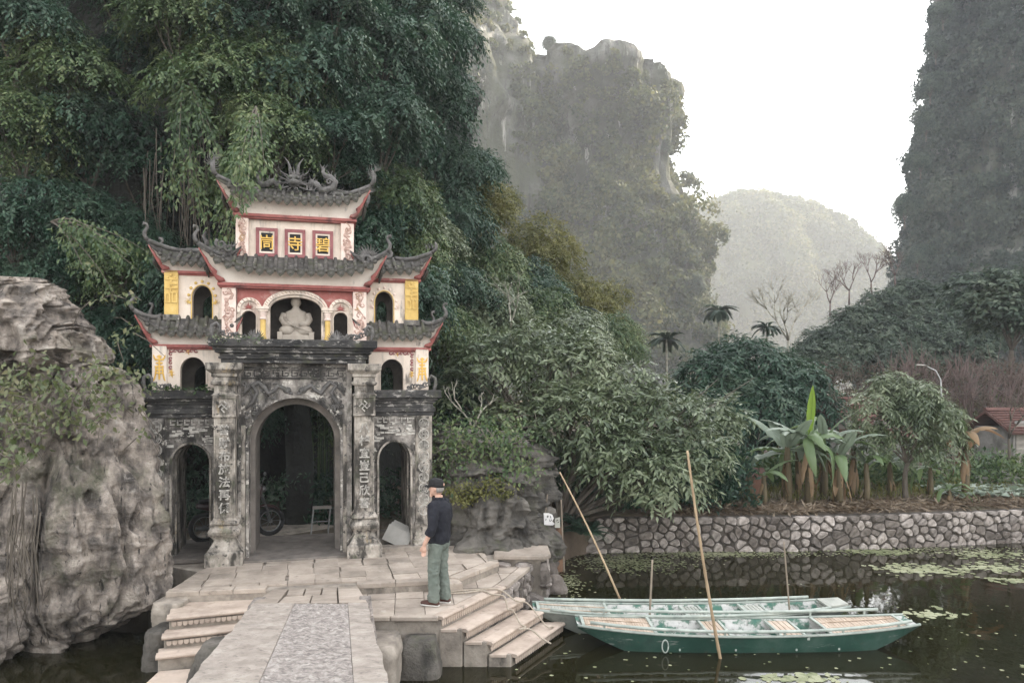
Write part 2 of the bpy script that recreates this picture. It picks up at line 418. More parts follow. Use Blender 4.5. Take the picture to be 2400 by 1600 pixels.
def spray_leaves(rng, lobes, twigs, per, L, W, tw=.45, droop=.6, hang=0.0, shell=.62, bottom=-.5):
    """leaves set along drooping twigs spread over the lobes (x, y, z, rx, ry, rz) of a crown"""
    lob = np.array(lobes, float)
    area = (lob[:, 3] * lob[:, 4] + lob[:, 4] * lob[:, 5] + lob[:, 3] * lob[:, 5])
    idx = rng.choice(len(lob), size=twigs, p=area / area.sum())
    d = rand_unit(rng, twigs); d[:, 2] = np.where(d[:, 2] < bottom, -d[:, 2], d[:, 2])
    r = rng.uniform(shell, 1.0, twigs) ** .6
    c = lob[idx, :3] + d * lob[idx, 3:] * r[:, None]
    td = unit(d * np.array([1, 1, .6]) + rand_unit(rng, twigs) * .55 + np.array([0, 0, -droop * .5]))
    t = (np.arange(per) + .5) / per
    tl = tw * rng.uniform(.6, 1.3, twigs)
    B = c[:, None, :] + td[:, None, :] * (tl[:, None] * t[None, :])[:, :, None]
    B[:, :, 2] -= (droop * .7 + hang) * tl[:, None] * t[None, :] ** 2
    side = unit(np.cross(td, np.array([[0, 0, 1.0]])))
    sg = np.where(np.arange(per) % 2 == 0, 1.0, -1.0)
    D = td[:, None, :] * .75 + side[:, None, :] * sg[None, :, None] * .8 + rng.normal(size=(twigs, per, 3)) * .3
    D[:, :, 2] -= droop * (.5 + .6 * t[None, :]) + hang * .8
    N = np.array([0, 0, 1.0]) + d[:, None, :] * .7 + rng.normal(size=(twigs, per, 3)) * .35
    l = L * rng.uniform(.65, 1.25, twigs * per)
    return leaves(B.reshape(-1, 3), D.reshape(-1, 3), unit(N.reshape(-1, 3)), l, l * W / L)
def cat_vf(parts):
    V = []; F = []; b = 0
    for v, f in parts:
        V.append(v); F.append(f + b); b += len(v)
    return np.concatenate(V), np.concatenate(F)
def branch_wood(rng, lobes, base, r0, mb=None, fork=.35, n=8, sub=2, lean=(0, 0)):
    """tapered trunk from base that forks into bent limbs to every lobe"""
    mb = mb or MB(); rnd = random.Random(int(rng.integers(1e6)))
    lob = [Vector(l[:3]) for l in lobes]
    top = sum(lob, Vector()) / len(lob); base = Vector(base)
    fk = base.lerp(top, fork) + Vector((lean[0], lean[1], 0))
    pts = [base, base.lerp(fk, .35) + Vector((rnd.uniform(-.06, .06), 0, 0)), base.lerp(fk, .7) + Vector((rnd.uniform(-.08, .08), 0, 0)), fk]
    mb.tube(pts, [r0 * 1.25, r0, r0 * .9, r0 * .75], n)
    for l in lob:
        mid = fk.lerp(l, .5) + Vector((rnd.uniform(-.2, .2), rnd.uniform(-.2, .2), rnd.uniform(0, .25))) * (l - fk).length * .35
        rr = r0 * rnd.uniform(.32, .5)
        mb.tube([fk - Vector((0, 0, r0 * .3)), fk.lerp(mid, .5) + Vector((0, 0, .04)), mid, mid.lerp(l, .6), l], [rr, rr * .9, rr * .7, rr * .5, rr * .25], 6)
        for k in range(sub):
            e = l + Vector((rnd.uniform(-1, 1), rnd.uniform(-1, 1), rnd.uniform(-.2, 1))) * (l - fk).length * .2
            mb.tube([mid, mid.lerp(e, .5) + Vector((0, 0, .05)), e], [rr * .5, rr * .35, rr * .12], 5)
    return mb

# ------------------------------------------------------------------ rock bodies
def loft_rock(name, rings, mats, amp=.12, freq=1.2, seed=0, n=96, m=90, flute=.05, power=2.6, pits=0, kind=None, label=None, cat=None, strata=0.0, parent=None, crag=0.0):
    """closed rock: rings (z, x0, x1, y0, y1) are interpolated, rounded, then broken up by noise"""
    rg = np.array(sorted(rings), float)
    zs = np.linspace(rg[0, 0], rg[-1, 0], m)
    I = np.stack([np.interp(zs, rg[:, 0], rg[:, k]) for k in range(1, 5)], axis=1)
    th = np.linspace(0, 2 * PI, n, endpoint=False)
    c, s = np.cos(th), np.sin(th)
    cx = np.sign(c) * np.abs(c) ** (2 / power); sx = np.sign(s) * np.abs(s) ** (2 / power)
    X = (I[:, :1] + I[:, 1:2]) / 2 + (I[:, 1:2] - I[:, :1]) / 2 * cx
    Y = (I[:, 2:3] + I[:, 3:4]) / 2 + (I[:, 3:4] - I[:, 2:3]) / 2 * sx
    Z = np.repeat(zs[:, None], n, 1)
    P = np.stack([X, Y, Z], axis=-1).reshape(-1, 3)
    nx = np.repeat(np.stack([c, s, np.zeros(n)], 1)[None], m, 0).reshape(-1, 3)
    d = amp * fbm(P * freq, 5, seed) + flute * ridged(P * np.array([3.2, 3.2, .55]) * freq / 1.2, 3, seed + 40) + amp * .35 * ridged(P * freq * 2.7, 3, seed + 60)
    if crag:
        g0 = vnoise(P * np.array([1.25, 1.25, .20]) + 3, seed + 101); g1 = vnoise(P * np.array([2.6, 2.6, .45]) + 7, seed + 103)
        d += .10 * ridged(P * np.array([1.9, 1.9, .22]), 3, seed + 105) - .20 * np.exp(-(g0 / .055) ** 2) - .09 * np.exp(-(g1 / .06) ** 2)
        d += crag * ridged(P * np.array([4.5, 4.5, 1.3]), 4, seed + 90) + crag * .5 * fbm(P * np.array([11, 11, 7]), 3, seed + 95) - crag * 1.6 * np.clip(vnoise(P * np.array([3.5, 3.5, .5]), seed + 97) - .35, 0, 1) * 4
    if strata: d += strata * vnoise(P * np.array([.4, .4, 4.0]), seed + 80)
    if pits:
        rs = np.random.default_rng(seed)
        ids = rs.integers(0, len(P), pits)
        for i in ids:
            w = rs.uniform(.04, .13)
            q = (P - P[i]) * np.array([1, 1, .6]); dd = np.sum(q * q, 1) / (w * w)
            d -= .22 * np.exp(-dd * dd)
    P = P + nx * d[:, None]
    P[:, 2] += amp * .4 * fbm(P * freq * .8 + 9, 3, seed + 5)
    i = np.arange(m - 1)[:, None] * n; k = np.arange(n)[None]
    F = np.stack([i + k, i + (k + 1) % n, i + n + (k + 1) % n, i + n + k], -1).reshape(-1, 4)
    t = len(P); top = P[-n:].mean(0) + np.array([0, 0, amp * .4]); bot = P[:n].mean(0)
    P = np.concatenate([P, top[None], bot[None]])
    kk = np.arange(n)
    F = np.concatenate([F, np.stack([(m - 1) * n + kk, (m - 1) * n + (kk + 1) % n, np.full(n, t), np.full(n, t)], -1)])
    ft = np.stack([(kk + 1) % n, kk, np.full(n, t + 1), np.full(n, t + 1)], -1)
    F = np.concatenate([F, ft])
    # quads with a doubled corner become triangles
    me = bpy.data.meshes.new(name)
    me.from_pydata(P.tolist(), [], [tuple(f) if f[2] != f[3] else tuple(f[:3]) for f in F.tolist()])
    for mm in (mats if isinstance(mats, (list, tuple)) else [mats]): me.materials.append(mm)
    me.polygons.foreach_set('use_smooth', [True] * len(me.polygons)); me.update()
    o = link(name, me, parent)
    return tag(o, label, cat, None, kind)

def massif(name, foot, prof, mats, amp, freq, seed, n=220, m=110, flute=.5, ztop=1.0, k=1.0):
    """mountain body on a footprint polygon; prof = [(z, scale)] draws it in towards the top"""
    foot = [(x * k, y * k) for x, y in foot]; prof = [(CAM_Z + (z - CAM_Z) * k if z > 0 else z, c) for z, c in prof]; amp *= k; flute *= k; freq /= k
    F = np.array(foot, float); q = np.concatenate([F, F[:1]])
    sl = np.concatenate([[0], np.cumsum(np.linalg.norm(np.diff(q, axis=0), axis=1))])
    t = np.linspace(0, sl[-1], n, endpoint=False)
    base = np.stack([np.interp(t, sl, q[:, 0]), np.interp(t, sl, q[:, 1])], 1)
    for _ in range(3): base = (np.roll(base, 1, 0) + base * 2 + np.roll(base, -1, 0)) / 4
    c = base.mean(0)
    tg = np.roll(base, -1, 0) - np.roll(base, 1, 0); nr = np.stack([tg[:, 1], -tg[:, 0]], 1); nr /= np.linalg.norm(nr, axis=1, keepdims=True)
    if np.sum(nr * (base - c)) < 0: nr = -nr
    pr = np.array(prof, float); u = np.linspace(0, 1, m)
    kq = np.linspace(0, 1, len(pr))
    zs = np.interp(u, kq, pr[:, 0]); sc = np.interp(u, kq, pr[:, 1])
    P = np.zeros((m, n, 3)); P[:, :, :2] = c + (base - c)[None] * sc[:, None, None]; P[:, :, 2] = zs[:, None]
    P = P.reshape(-1, 3)
    N3 = np.repeat(np.concatenate([nr, np.zeros((n, 1))], 1)[None], m, 0).reshape(-1, 3)
    d = amp * fbm(P * freq, 5, seed) + flute * ridged(P * np.array([2.5, 2.5, .5]) * freq, 3, seed + 3)
    P = P + N3 * d[:, None] * np.repeat(np.clip(sc * 3, 0, 1), n)[:, None]
    P[:, 2] += ztop * amp * .6 * fbm(P * freq * 1.1 + 5, 4, seed + 8) * np.repeat(np.clip(u * 1.5, 0, 1), n)
    i = np.arange(m - 1)[:, None] * n; kk = np.arange(n)[None]
    Fq = np.stack([i + kk, i + (kk + 1) % n, i + n + (kk + 1) % n, i + n + kk], -1).reshape(-1, 4)
    me = np_mesh(name, P, Fq, mats, smooth=True)
    o = link(name, me)
    return tag(o, kind='structure'), P, Fq
def sample_surface(rng, P, F, k, face=-.15, zmin=-1e9, cam_p=(0, 0, CAM_Z), box=None):
    """k points with normals on the faces that look towards the viewer's side"""
    a, b, c, d = P[F[:, 0]], P[F[:, 1]], P[F[:, 2]], P[F[:, 3]]
    n = np.cross(c - a, d - b); ar = np.linalg.norm(n, axis=1); n = n / np.maximum(ar[:, None], 1e-9)
    ce = (a + b + c + d) / 4
    v = unit(np.array(cam_p) - ce)
    if np.median(np.sum(n * (ce - P.mean(0)), 1)) < 0: n = -n
    ok = (np.sum(n * v, 1) > face) & (ce[:, 2] > zmin)
    if box is not None: ok &= box(ce)
    w = ar * ok; i = rng.choice(len(F), size=k, p=w / w.sum())
    s, t = rng.random((k, 1)), rng.random((k, 1))
    p = (a[i] * (1 - s) + b[i] * s) * (1 - t) + (d[i] * (1 - s) + c[i] * s) * t
    return p, n[i]
def vis(p, pad=200):
    """does the point fall near the picture?"""
    px = 1200 + 1733 * p[:, 0] / np.maximum(p[:, 1], .1); py = 906 - 1733 * (p[:, 2] - CAM_Z) / np.maximum(p[:, 1], .1)
    return (px > -pad) & (px < 2400 + pad) & (py > -pad) & (py < 1600 + pad)

# ------------------------------------------------------------------ water and ground
def water_mat():
    m, n, l, b = _nt('pond_water')
    b.inputs['Base Color'].default_value = (.012, .0112, .0045, 1); b.inputs['Roughness'].default_value = .035
    b.inputs['IOR'].default_value = 1.33; b.inputs['Specular IOR Level'].default_value = .5
    tc = n.new('ShaderNodeTexCoord')
    f = _noise(n, l, tc.outputs['Object'], 2.2, 3, .5, (1, .6, 1)); f2 = _noise(n, l, tc.outputs['Object'], .5, 2, .5, None, 4)
    ad = n.new('ShaderNodeMath'); l.new(f, ad.inputs[0]); l.new(f2, ad.inputs[1])
    bp = n.new('ShaderNodeBump'); bp.inputs['Strength'].default_value = .10; bp.inputs['Distance'].default_value = .05
    l.new(ad.outputs[0], bp.inputs['Height']); l.new(bp.outputs[0], b.inputs['Normal'])
    return m
M['water'] = water_mat()
w = MB().add([(-60, -40, 0), (80, -40, 0), (80, 40, 0), (-60, 40, 0)], [(0, 1, 2, 3)]).build('pond_water', M['water'])
tag(w, kind='structure')

bank = [(-600, 15), (-40, 15), (-9, 14.0), (-5.2, 13.4), (-.6, 14.9), (.55, 15.1), (1.4, 16.6), (2.2, 17.25), (4, 17.3), (6.5, 17.35), (9, 17.7), (12, 18.25), (16, 19.2), (24, 21.5), (70, 32), (740, 60)]
GZ = .80
mb = MB()
rows = []
for k, off in enumerate((0, .25, .8, 2, 4, 8, 16, 40, 120, 700)):
    rows.append([(x, y + off, GZ + (0 if k == 0 else (.02 + .06 * math.sin(x * 1.7 + off) + .05 * math.sin(x * .6 - off * 2)) * min(1, off)) - (0.0 if k else .06) + (0 if off < 16 else off * .002)) for x, y in bank])
rows.insert(0, [(x, y - .02, -.6) for x, y in bank])
mb.grid(rows)
g = mb.build('ground', M['earth'], smooth=True)
tag(g, kind='structure')

# ------------------------------------------------------------------ mountains
rs = np.random.default_rng(5)
footA = [(-60, 30), (-30, 19.5), (-16, 17.6), (-9, 17.4), (-5.2, 18.6), (-4.0, 21), (-3.4, 25), (-3.0, 30), (-2.9, 36), (-3.5, 46), (-8, 58), (-40, 60), (-70, 50)]
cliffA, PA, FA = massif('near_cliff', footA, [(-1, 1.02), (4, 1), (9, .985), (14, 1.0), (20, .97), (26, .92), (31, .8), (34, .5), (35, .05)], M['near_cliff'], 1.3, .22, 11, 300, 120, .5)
footB = [(-54, 100), (-28, 92), (-17, 92), (-8, 93), (1, 98), (6, 106), (4, 130), (-18, 150), (-58, 150)]
cliffB, PB, FB = massif('streaked_cliff', footB, [(-1, 1.12), (12, 1.05), (26, 1.0), (40, .97), (52, .95), (60, .80), (68, .66), (78, .5), (84, .3), (86, .03)], M['cliff_rock'], 3.2, .075, 21, 260, 120, 1.3, k=1.7)
footC = [(-4, 112), (8, 104), (16, 104), (24, 110), (27, 122), (24, 145), (5, 152), (-10, 140)]
cliffC, PC, FC = massif('hazy_cliff', footC, [(-1, 1.42), (8, 1.26), (16, 1.12), (24, 1.06), (34, .99), (42, .93), (48, .91), (51.0, .90), (52.2, .78), (52.8, .4), (53.0, .03)], M['cliff_rock'], 3.4, .085, 31, 260, 120, 1.7, .5, k=1.7)
footD = [(51.5, 84), (56, 78), (66, 73), (84, 62), (100, 36), (112, 4), (150, 0), (150, 60), (125, 110), (95, 130), (65, 120), (55, 100)]  # unseen right end drawn nearer and top raised to block the sun
cliffD, PD, FD = massif('right_cliff', footD, [(-1, 1.10), (6, 1.06), (12, 1.03), (17, 1.0), (24, .985), (32, .96), (42, .955), (55, .945), (70, .93), (84, .88), (96, .6), (98, .03)], M['cliff_rock'], 2.0, .09, 41, 420, 150, 1.0, k=1.45)
footE = [(36, 360), (75, 330), (130, 325), (190, 345), (215, 390), (165, 430), (80, 430), (36, 400)]
cliffE, PE, FE = massif('far_hill', footE, [(-1, 1.06), (26, .98), (48, .88), (66, .77), (80, .64), (90, .50), (96, .36), (99.5, .2), (101, .03)], M['hill_green'], 5, .028, 51, 260, 120, 2.5, .8, k=1.25)

def stuff(name, label, cat, VF, m, kind='stuff', parent=None):
    o = link(name, np_mesh(name, VF[0], VF[1], m), parent)
    return tag(o, label, cat, None, kind)

# green cover of the far cliffs: nobody could count it
p, n_ = sample_surface(rs, PE, FE, 5200)
stuff('hill_foliage', 'pale hazy woods covering the rounded far hill', 'woods', clump_leaves(rs, p, n_, rs.uniform(1.6, 4.2, len(p)), 18, 1.9, 1.4, .5, .3), M['leaf_far'])
def cover(p, n_, s=1.0):
    """low mat of shrubs with bigger bushy heads standing out of it"""
    ord_ = np.argsort(p[:, 2] > 74, kind='stable'); p, n_ = p[ord_], n_[ord_]; h = len(p) // 4
    a = clump_leaves(rs, p[h:], n_[h:], rs.uniform(.9, 2.4, len(p) - h) * s, 55, .95 * s, .66 * s, .5, .35)
    b = clump_leaves(rs, p[:h] + n_[:h] * 1.2 * s, n_[:h], rs.uniform(2.2, 6.5, h) * s * np.where(rs.random(h) < .5, .7, 1.0), 230, 1.1 * s, .78 * s, .6, .28)
    return cat_vf([a, b])
def streak_gap(px0, px1, py0, py1):
    def f(c):
        px = 1200 + 1733 * c[:, 0] / c[:, 1]; py = 906 - 1733 * (c[:, 2] - CAM_Z) / c[:, 1]
        inside = (px > px0) & (px < px1) & (py > py0) & (py < py1)
        return vis(c) & ~(inside & (vnoise(c * .8, 3) < .45))
    return f
p, n_ = sample_surface(rs, PB, FB, 2300, box=streak_gap(1080, 1190, 90, 380))
keep = vnoise(p * .13 / 1.7, 77) > -.62
p, n_ = p[keep], n_[keep]
stuff('cliff_foliage', 'shrubs and creepers hanging in bands over the streaked pale cliff', 'shrubs', cover(p, n_), M['leaf_far'])
p, n_ = sample_surface(rs, PC, FC, 2700, box=vis)
keep = (vnoise(p * .12 / 1.7, 78) > -.62) & (p[:, 2] < 83 - 5 * rs.random(len(p)))
p, n_ = p[keep], n_[keep]
stuff('cliff_foliage', 'sunlit shrubs covering the flat-topped hazy cliff in tiers', 'shrubs', cover(p, n_), M['leaf_far'])
p, n_ = sample_surface(rs, PD, FD, 3200, box=vis)
keep = vnoise(p * .11, 79) > -.55
p, n_ = p[keep], n_[keep]
stuff('cliff_foliage', 'dark blue-grey creepers clinging to the steep shaded cliff', 'creepers', cover(p, n_, .62), M['leaf_cliff'])
# creepers over the near cliff behind the gate
p, n_ = sample_surface(rs, PA, FA, 2400, box=vis)
keep = (vnoise(p * .35, 80) > -.25)
p, n_ = p[keep], n_[keep]
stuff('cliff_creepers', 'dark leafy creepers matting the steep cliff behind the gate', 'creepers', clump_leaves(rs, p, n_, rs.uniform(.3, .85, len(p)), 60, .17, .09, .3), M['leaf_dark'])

# ------------------------------------------------------------------ haze
hz = MB().box(-620, 760, -90, 800, -3, 168)
hm = bpy.data.materials.new('haze'); hm.use_nodes = True
hn = hm.node_tree.nodes; hl = hm.node_tree.links
hn.remove(hn['Principled BSDF'])
pv = hn.new('ShaderNodeVolumePrincipled')
pv.inputs['Color'].default_value = (.90, .93, .98, 1); pv.inputs['Density'].default_value = HAZE_DENSITY; pv.inputs['Anisotropy'].default_value = 0.1
pv.inputs['Density Attribute'].default_value = ''
try: hm.cycles.homogeneous_volume = True
except Exception: pass
hl.new(pv.outputs[0], hn['Material Output'].inputs['Volume'])
haze = hz.build('haze', hm)
tag(haze, kind='stuff')

# ------------------------------------------------------------------ terrace, landing, steps
def clip_poly(sub, clip):
    """part of a convex tile inside a convex outline (anticlockwise)"""
    out = list(sub)
    for i in range(len(clip)):
        a, b = clip[i], clip[(i + 1) % len(clip)]
        inp, out = out, []
        if not inp: break
        def side(p): return (b[0] - a[0]) * (p[1] - a[1]) - (b[1] - a[1]) * (p[0] - a[0])
        for k in range(len(inp)):
            p, q = inp[k], inp[(k + 1) % len(inp)]
            sp, sq = side(p), side(q)
            if sp >= 0: out.append(p)
            if (sp >= 0) != (sq >= 0):
                t = sp / (sp - sq); out.append((p[0] + (q[0] - p[0]) * t, p[1] + (q[1] - p[1]) * t))
    return out
def area2(p): return sum(p[i][0] * p[(i + 1) % len(p)][1] - p[(i + 1) % len(p)][0] * p[i][1] for i in range(len(p))) / 2
def inset(poly, d):
    c = (sum(p[0] for p in poly) / len(poly), sum(p[1] for p in poly) / len(poly))
    n = len(poly); out = []
    L = []
    for i in range(n):
        a, b = poly[i], poly[(i + 1) % n]
        dx, dy = b[0] - a[0], b[1] - a[1]; l = math.hypot(dx, dy) or 1
        L.append(((a[0] - dy / l * d, a[1] + dx / l * d), (dx, dy)))
    for i in range(n):
        (p, r), (q, s) = L[i - 1], L[i]
        cr = r[0] * s[1] - r[1] * s[0]
        if abs(cr) < 1e-9: out.append(q); continue
        t = ((q[0] - p[0]) * s[1] - (q[1] - p[1]) * s[0]) / cr
        out.append((p[0] + r[0] * t, p[1] + r[1] * t))
    return out
GA = R(14.8)
GO = (-3.80, 12.9)
EU = (math.cos(GA), math.sin(GA)); EV = (-math.sin(GA), math.cos(GA))
def g2w(u, v): return (GO[0] + u * EU[0] + v * EV[0], GO[1] + u * EU[1] + v * EV[1])

def paved(parent, outline, z, ang, org, tw, td, rnd, gap=.010, th=.03, mats=None, rows_off=0.0):
    """tiles laid on a grid turned by ang, cut to a convex outline; every tile an object"""
    ca, sa = math.cos(ang), math.sin(ang)
    for i in range(-22, 23):
        for j in range(-22, 23):
            off = (rnd.random() * .12 if rows_off else 0) * tw
            x0, y0 = i * tw + off, j * td
            q = [(x0 + gap / 2, y0 + gap / 2), (x0 + tw - gap / 2, y0 + gap / 2), (x0 + tw - gap / 2, y0 + td - gap / 2), (x0 + gap / 2, y0 + td - gap / 2)]
            q = [(org[0] + x * ca - y * sa, org[1] + x * sa + y * ca) for x, y in q]
            q = clip_poly(q, outline)
            if len(q) < 3 or area2(q) < .012: continue
            dz = rnd.uniform(-.006, .006)
            mb = MB().prism_z(q, z - th, z + dz)
            o = mb.build('paving_tile', mats or M['paving'], parent)

rnd = random.Random(3)
TZ = .84
T_out = [(-6.9, 10.38), (-3.3, 10.95), (-1.23, 11.33), (-.85, 11.45), (-.24, 12.52), (-.36, 13.46), (-1.2, 13.9), (-6.9, 12.4)]
ter = MB().prism_z([(-5.0, 10.66), (-3.3, 10.93), (-1.23, 11.31), (-.84, 11.43), (-.22, 12.52), (-.30, 13.5), (-1.0, 16.2), (-4.3, 16.6), (-6.4, 15.2), (-6.2, 12.6), (-5.1, 12.0)], -.5, TZ - .032).build('terrace', M['kerb_stone'], bevel=.015)
tag(ter, kind='structure')
# kerb slabs along the terrace edge stand a finger proud of the tiles
edge = T_out[:5]
tin = inset(T_out, .0)
ker = .16
def kerb(a, b, name='kerb_slab', z0=TZ - .20, z1=TZ + .004, wd=ker, out=.03, par=None, m=None, seg=1):
    dx, dy = b[0] - a[0], b[1] - a[1]; l = math.hypot(dx, dy); dx /= l; dy /= l
    nx, ny = -dy, dx
    for k in range(seg):
        s0, s1 = l * k / seg + .004, l * (k + 1) / seg - .004
        q = [(a[0] + dx * s0 - nx * out, a[1] + dy * s0 - ny * out), (a[0] + dx * s1 - nx * out, a[1] + dy * s1 - ny * out),
             (a[0] + dx * s1 + nx * wd, a[1] + dy * s1 + ny * wd), (a[0] + dx * s0 + nx * wd, a[1] + dy * s0 + ny * wd)]
        MB().prism_z(q, z0 + rnd.uniform(-.004, .004), z1 + rnd.uniform(-.003, .003)).build(name, m or M['paving'], par, bevel=.012)
kerb((-5.0, 10.685), (-3.62, 10.90), par=ter, seg=3, z0=TZ - .07)
kerb((-2.34, 11.13), (-1.20, 11.335), par=ter, seg=2, z0=TZ - .07)
kerb((-.85, 11.45), (-.24, 12.52), par=ter, seg=2, z0=TZ - .07)
T_in = [(-5.0, 10.83), (-3.3, 11.12), (-1.24, 11.50), (-1.0, 11.60), (-.41, 12.56), (-.52, 13.5), (-1.2, 13.9), (-5.0, 12.9)]
paved(ter, T_in, TZ, GA, (-2.98, 11.02), .40, .37, rnd, rows_off=1)
# small block at the bend of the terrace edge
MB().prism_z([(-1.24, 11.14), (-.74, 11.26), (-.86, 11.52), (-1.26, 11.40)], .55, TZ - .02).build('corner_block', M['paving'], ter, bevel=.02)

LZ = .68
N0 = Vector((-.97, 10.05)); NE = Vector((.836, 1.53)).normalized()
NL = 1.745
lan = MB().prism_z([(-2.35, 10.07), (-.97, 10.07), (-.13, 11.60), (.28, 12.84), (-.3, 13.3), (-2.35, 12.4)], -.5, LZ - .032).build('landing', M['kerb_stone'], bevel=.01)
tag(lan, kind='structure')
Lq = [(-2.35, 10.05), (-.99, 10.05), (-.15, 11.58), (.27, 12.86), (-.3, 13.2), (-2.35, 12.4)]
paved(lan, [(-2.35, 10.05), (-1.12, 10.05), (-.28, 11.60), (.13, 12.86), (-.3, 13.2), (-2.35, 12.4)], LZ, R(8), (-1.6, 10.05), .42, .42, rnd)
M['step_stone'] = mat('step_stone', [(.3, (.34, .27, .222)), (.55, (.46, .373, .31)), (.75, (.54, .452, .385))], 3, .75, .2, 40,
    [((.22, .17, .14), 1.8, .50, .70, None, .65), ((.10, .085, .07), 6, .60, .70, None, .6)], vary=.1)
def nosing(a, b, z, wd, par, name='nosing'):
    """rounded front edge slab from a to b, wd deep to the left of a->b"""
    d = (b - a).normalized(); nrm = Vector((-d.y, d.x))
    prof = [(-.035, -.045), (-.045, -.022), (-.035, -.004), (-.01, .003), (wd, .003), (wd, -.045)]
    rows = []
    for p in (a, b):
        rows.append([(p.x + nrm.x * o, p.y + nrm.y * o, z + h) for o, h in prof])
    mb = MB().grid(rows, closed=True)
    n = len(prof); mb.add(rows[0], [tuple(range(n))]); mb.add(rows[1], [tuple(range(n - 1, -1, -1))])
    return mb.build(name, M['step_stone'], par, bevel=.006)
def flutes(a, b, z0, z1, par, step=.055, name='riser_moulding'):
    """small carved tongues in a row below the nosing"""
    d = (b - a).normalized(); nrm = Vector((d.y, -d.x)); l = (b - a).length; mb = MB()
    k = 0
    while (k + .8) * step < l - .03:
        c = a + d * (step * (k + .5) + .02)
        pts = []
        for s in (0, 1, 2, 3, 4):
            w = PI * s / 4
            pts.append((math.cos(w) * step * .43, z0 + (z1 - z0) * (.45 - .45 * math.sin(w))))
        pts = [(step * .43, z1)] + pts + [(-step * .43, z1)]
        vs = [(c.x + d.x * u + nrm.x * .009, c.y + d.y * u + nrm.y * .009, z) for u, z in pts] + [(c.x + d.x * u - nrm.x * .004, c.y + d.y * u - nrm.y * .004, z) for u, z in pts]
        n = len(pts)
        mb.add(vs, [tuple(range(n)), tuple(range(2 * n - 1, n - 1, -1))] + [(i, i + n, (i + 1) % n + n, (i + 1) % n) for i in range(n)])
        k += 1
    o = mb.build(name, M['step_stone'], par); o['kind'] = 'stuff'
    return o
stp = thing('boat_steps', 'four pale stone steps running down into the pond beside the boats', 'steps', (0, 0, 0))
nosing(N0, N0 + NE * NL, LZ, .13, lan)
flutes(N0, N0 + NE * NL, LZ - .14, LZ - .05, lan)
prev = N0
for i in (1, 2, 3):
    z = LZ - .17 * i
    a = N0 + Vector((.335 * i, -.003 * i)); b = a + NE * (NL - .06 * i)
    pv0 = prev; pv1 = prev + NE * (NL - .06 * i)
    st = MB().prism_z([(pv0.x - .02, pv0.y), (a.x - .05, a.y), (b.x - .05, b.y), (pv1.x - .02, pv1.y)], -.5, z - .002).build('step', M['kerb_stone'], stp, bevel=.008)
    MB().prism_z([(pv0.x + .0, pv0.y - .015), (a.x - .12, a.y - .015), (b.x - .12, b.y), (pv1.x + .0, pv1.y)], z - .04, z + .001).build('tread', M['step_stone'], st, bevel=.006)
    nosing(a, b, z, .13, st)
    if i < 4: flutes(a, b, z - .14, z - .05, st)
    prev = a
# front kerb of the landing
kerb((-2.2, 10.05), (-1.66, 10.05), par=lan, z0=LZ - .06, z1=LZ + .002, wd=.0 + .10, out=.02)
kerb((-1.65, 10.05), (-1.0, 10.05), par=lan, z0=LZ - .06, z1=LZ + .002, wd=.10, out=.02)

# rubble wall under the landing's far side, stone by stone
def stone_mesh(rnd, name, m, w=1, h=1, d=1, flat=.0):
    """one rough block, unit size, about 44 triangles"""
    bm = bmesh.new(); bmesh.ops.create_icosphere(bm, subdivisions=1, radius=.5)
    bmesh.ops.subdivide_edges(bm, edges=bm.edges[:], cuts=1, use_grid_fill=True) if False else None
    for v in bm.verts:
        c = v.co.copy()
        k = max(abs(c.x), abs(c.y), abs(c.z))
        c = c.lerp(c * (.5 / k), .62)
        v.co = Vector((c.x * w * rnd.uniform(.86, 1.1), c.y * d * rnd.uniform(.85, 1.1), c.z * h * rnd.uniform(.84, 1.1)))
    me = bpy.data.meshes.new(name); bm.to_mesh(me); bm.free(); me.materials.append(m)
    return me
M['wall_stone'] = mat('wall_stone', [(.3, (.24, .205, .185)), (.6, (.39, .345, .315)), (.8, (.50, .45, .42))], 2.0, .9, .6, 12, [((.09, .075, .065), 1.6, .50, .66, None, .8)], coord='Generated', vary=.3)
M['wall_stone2'] = mat('wall_stone2', [(.3, (.12, .10, .088)), (.6, (.21, .18, .16)), (.8, (.30, .262, .235))], 2.0, .9, .6, 12, [((.06, .052, .045), 1.6, .50, .66, None, .8)], coord='Generated', vary=.3)
M['mortar'] = mat('mortar', [(.3, (.045, .038, .032)), (.7, (.10, .085, .072))], 4, .95, .6, 20)
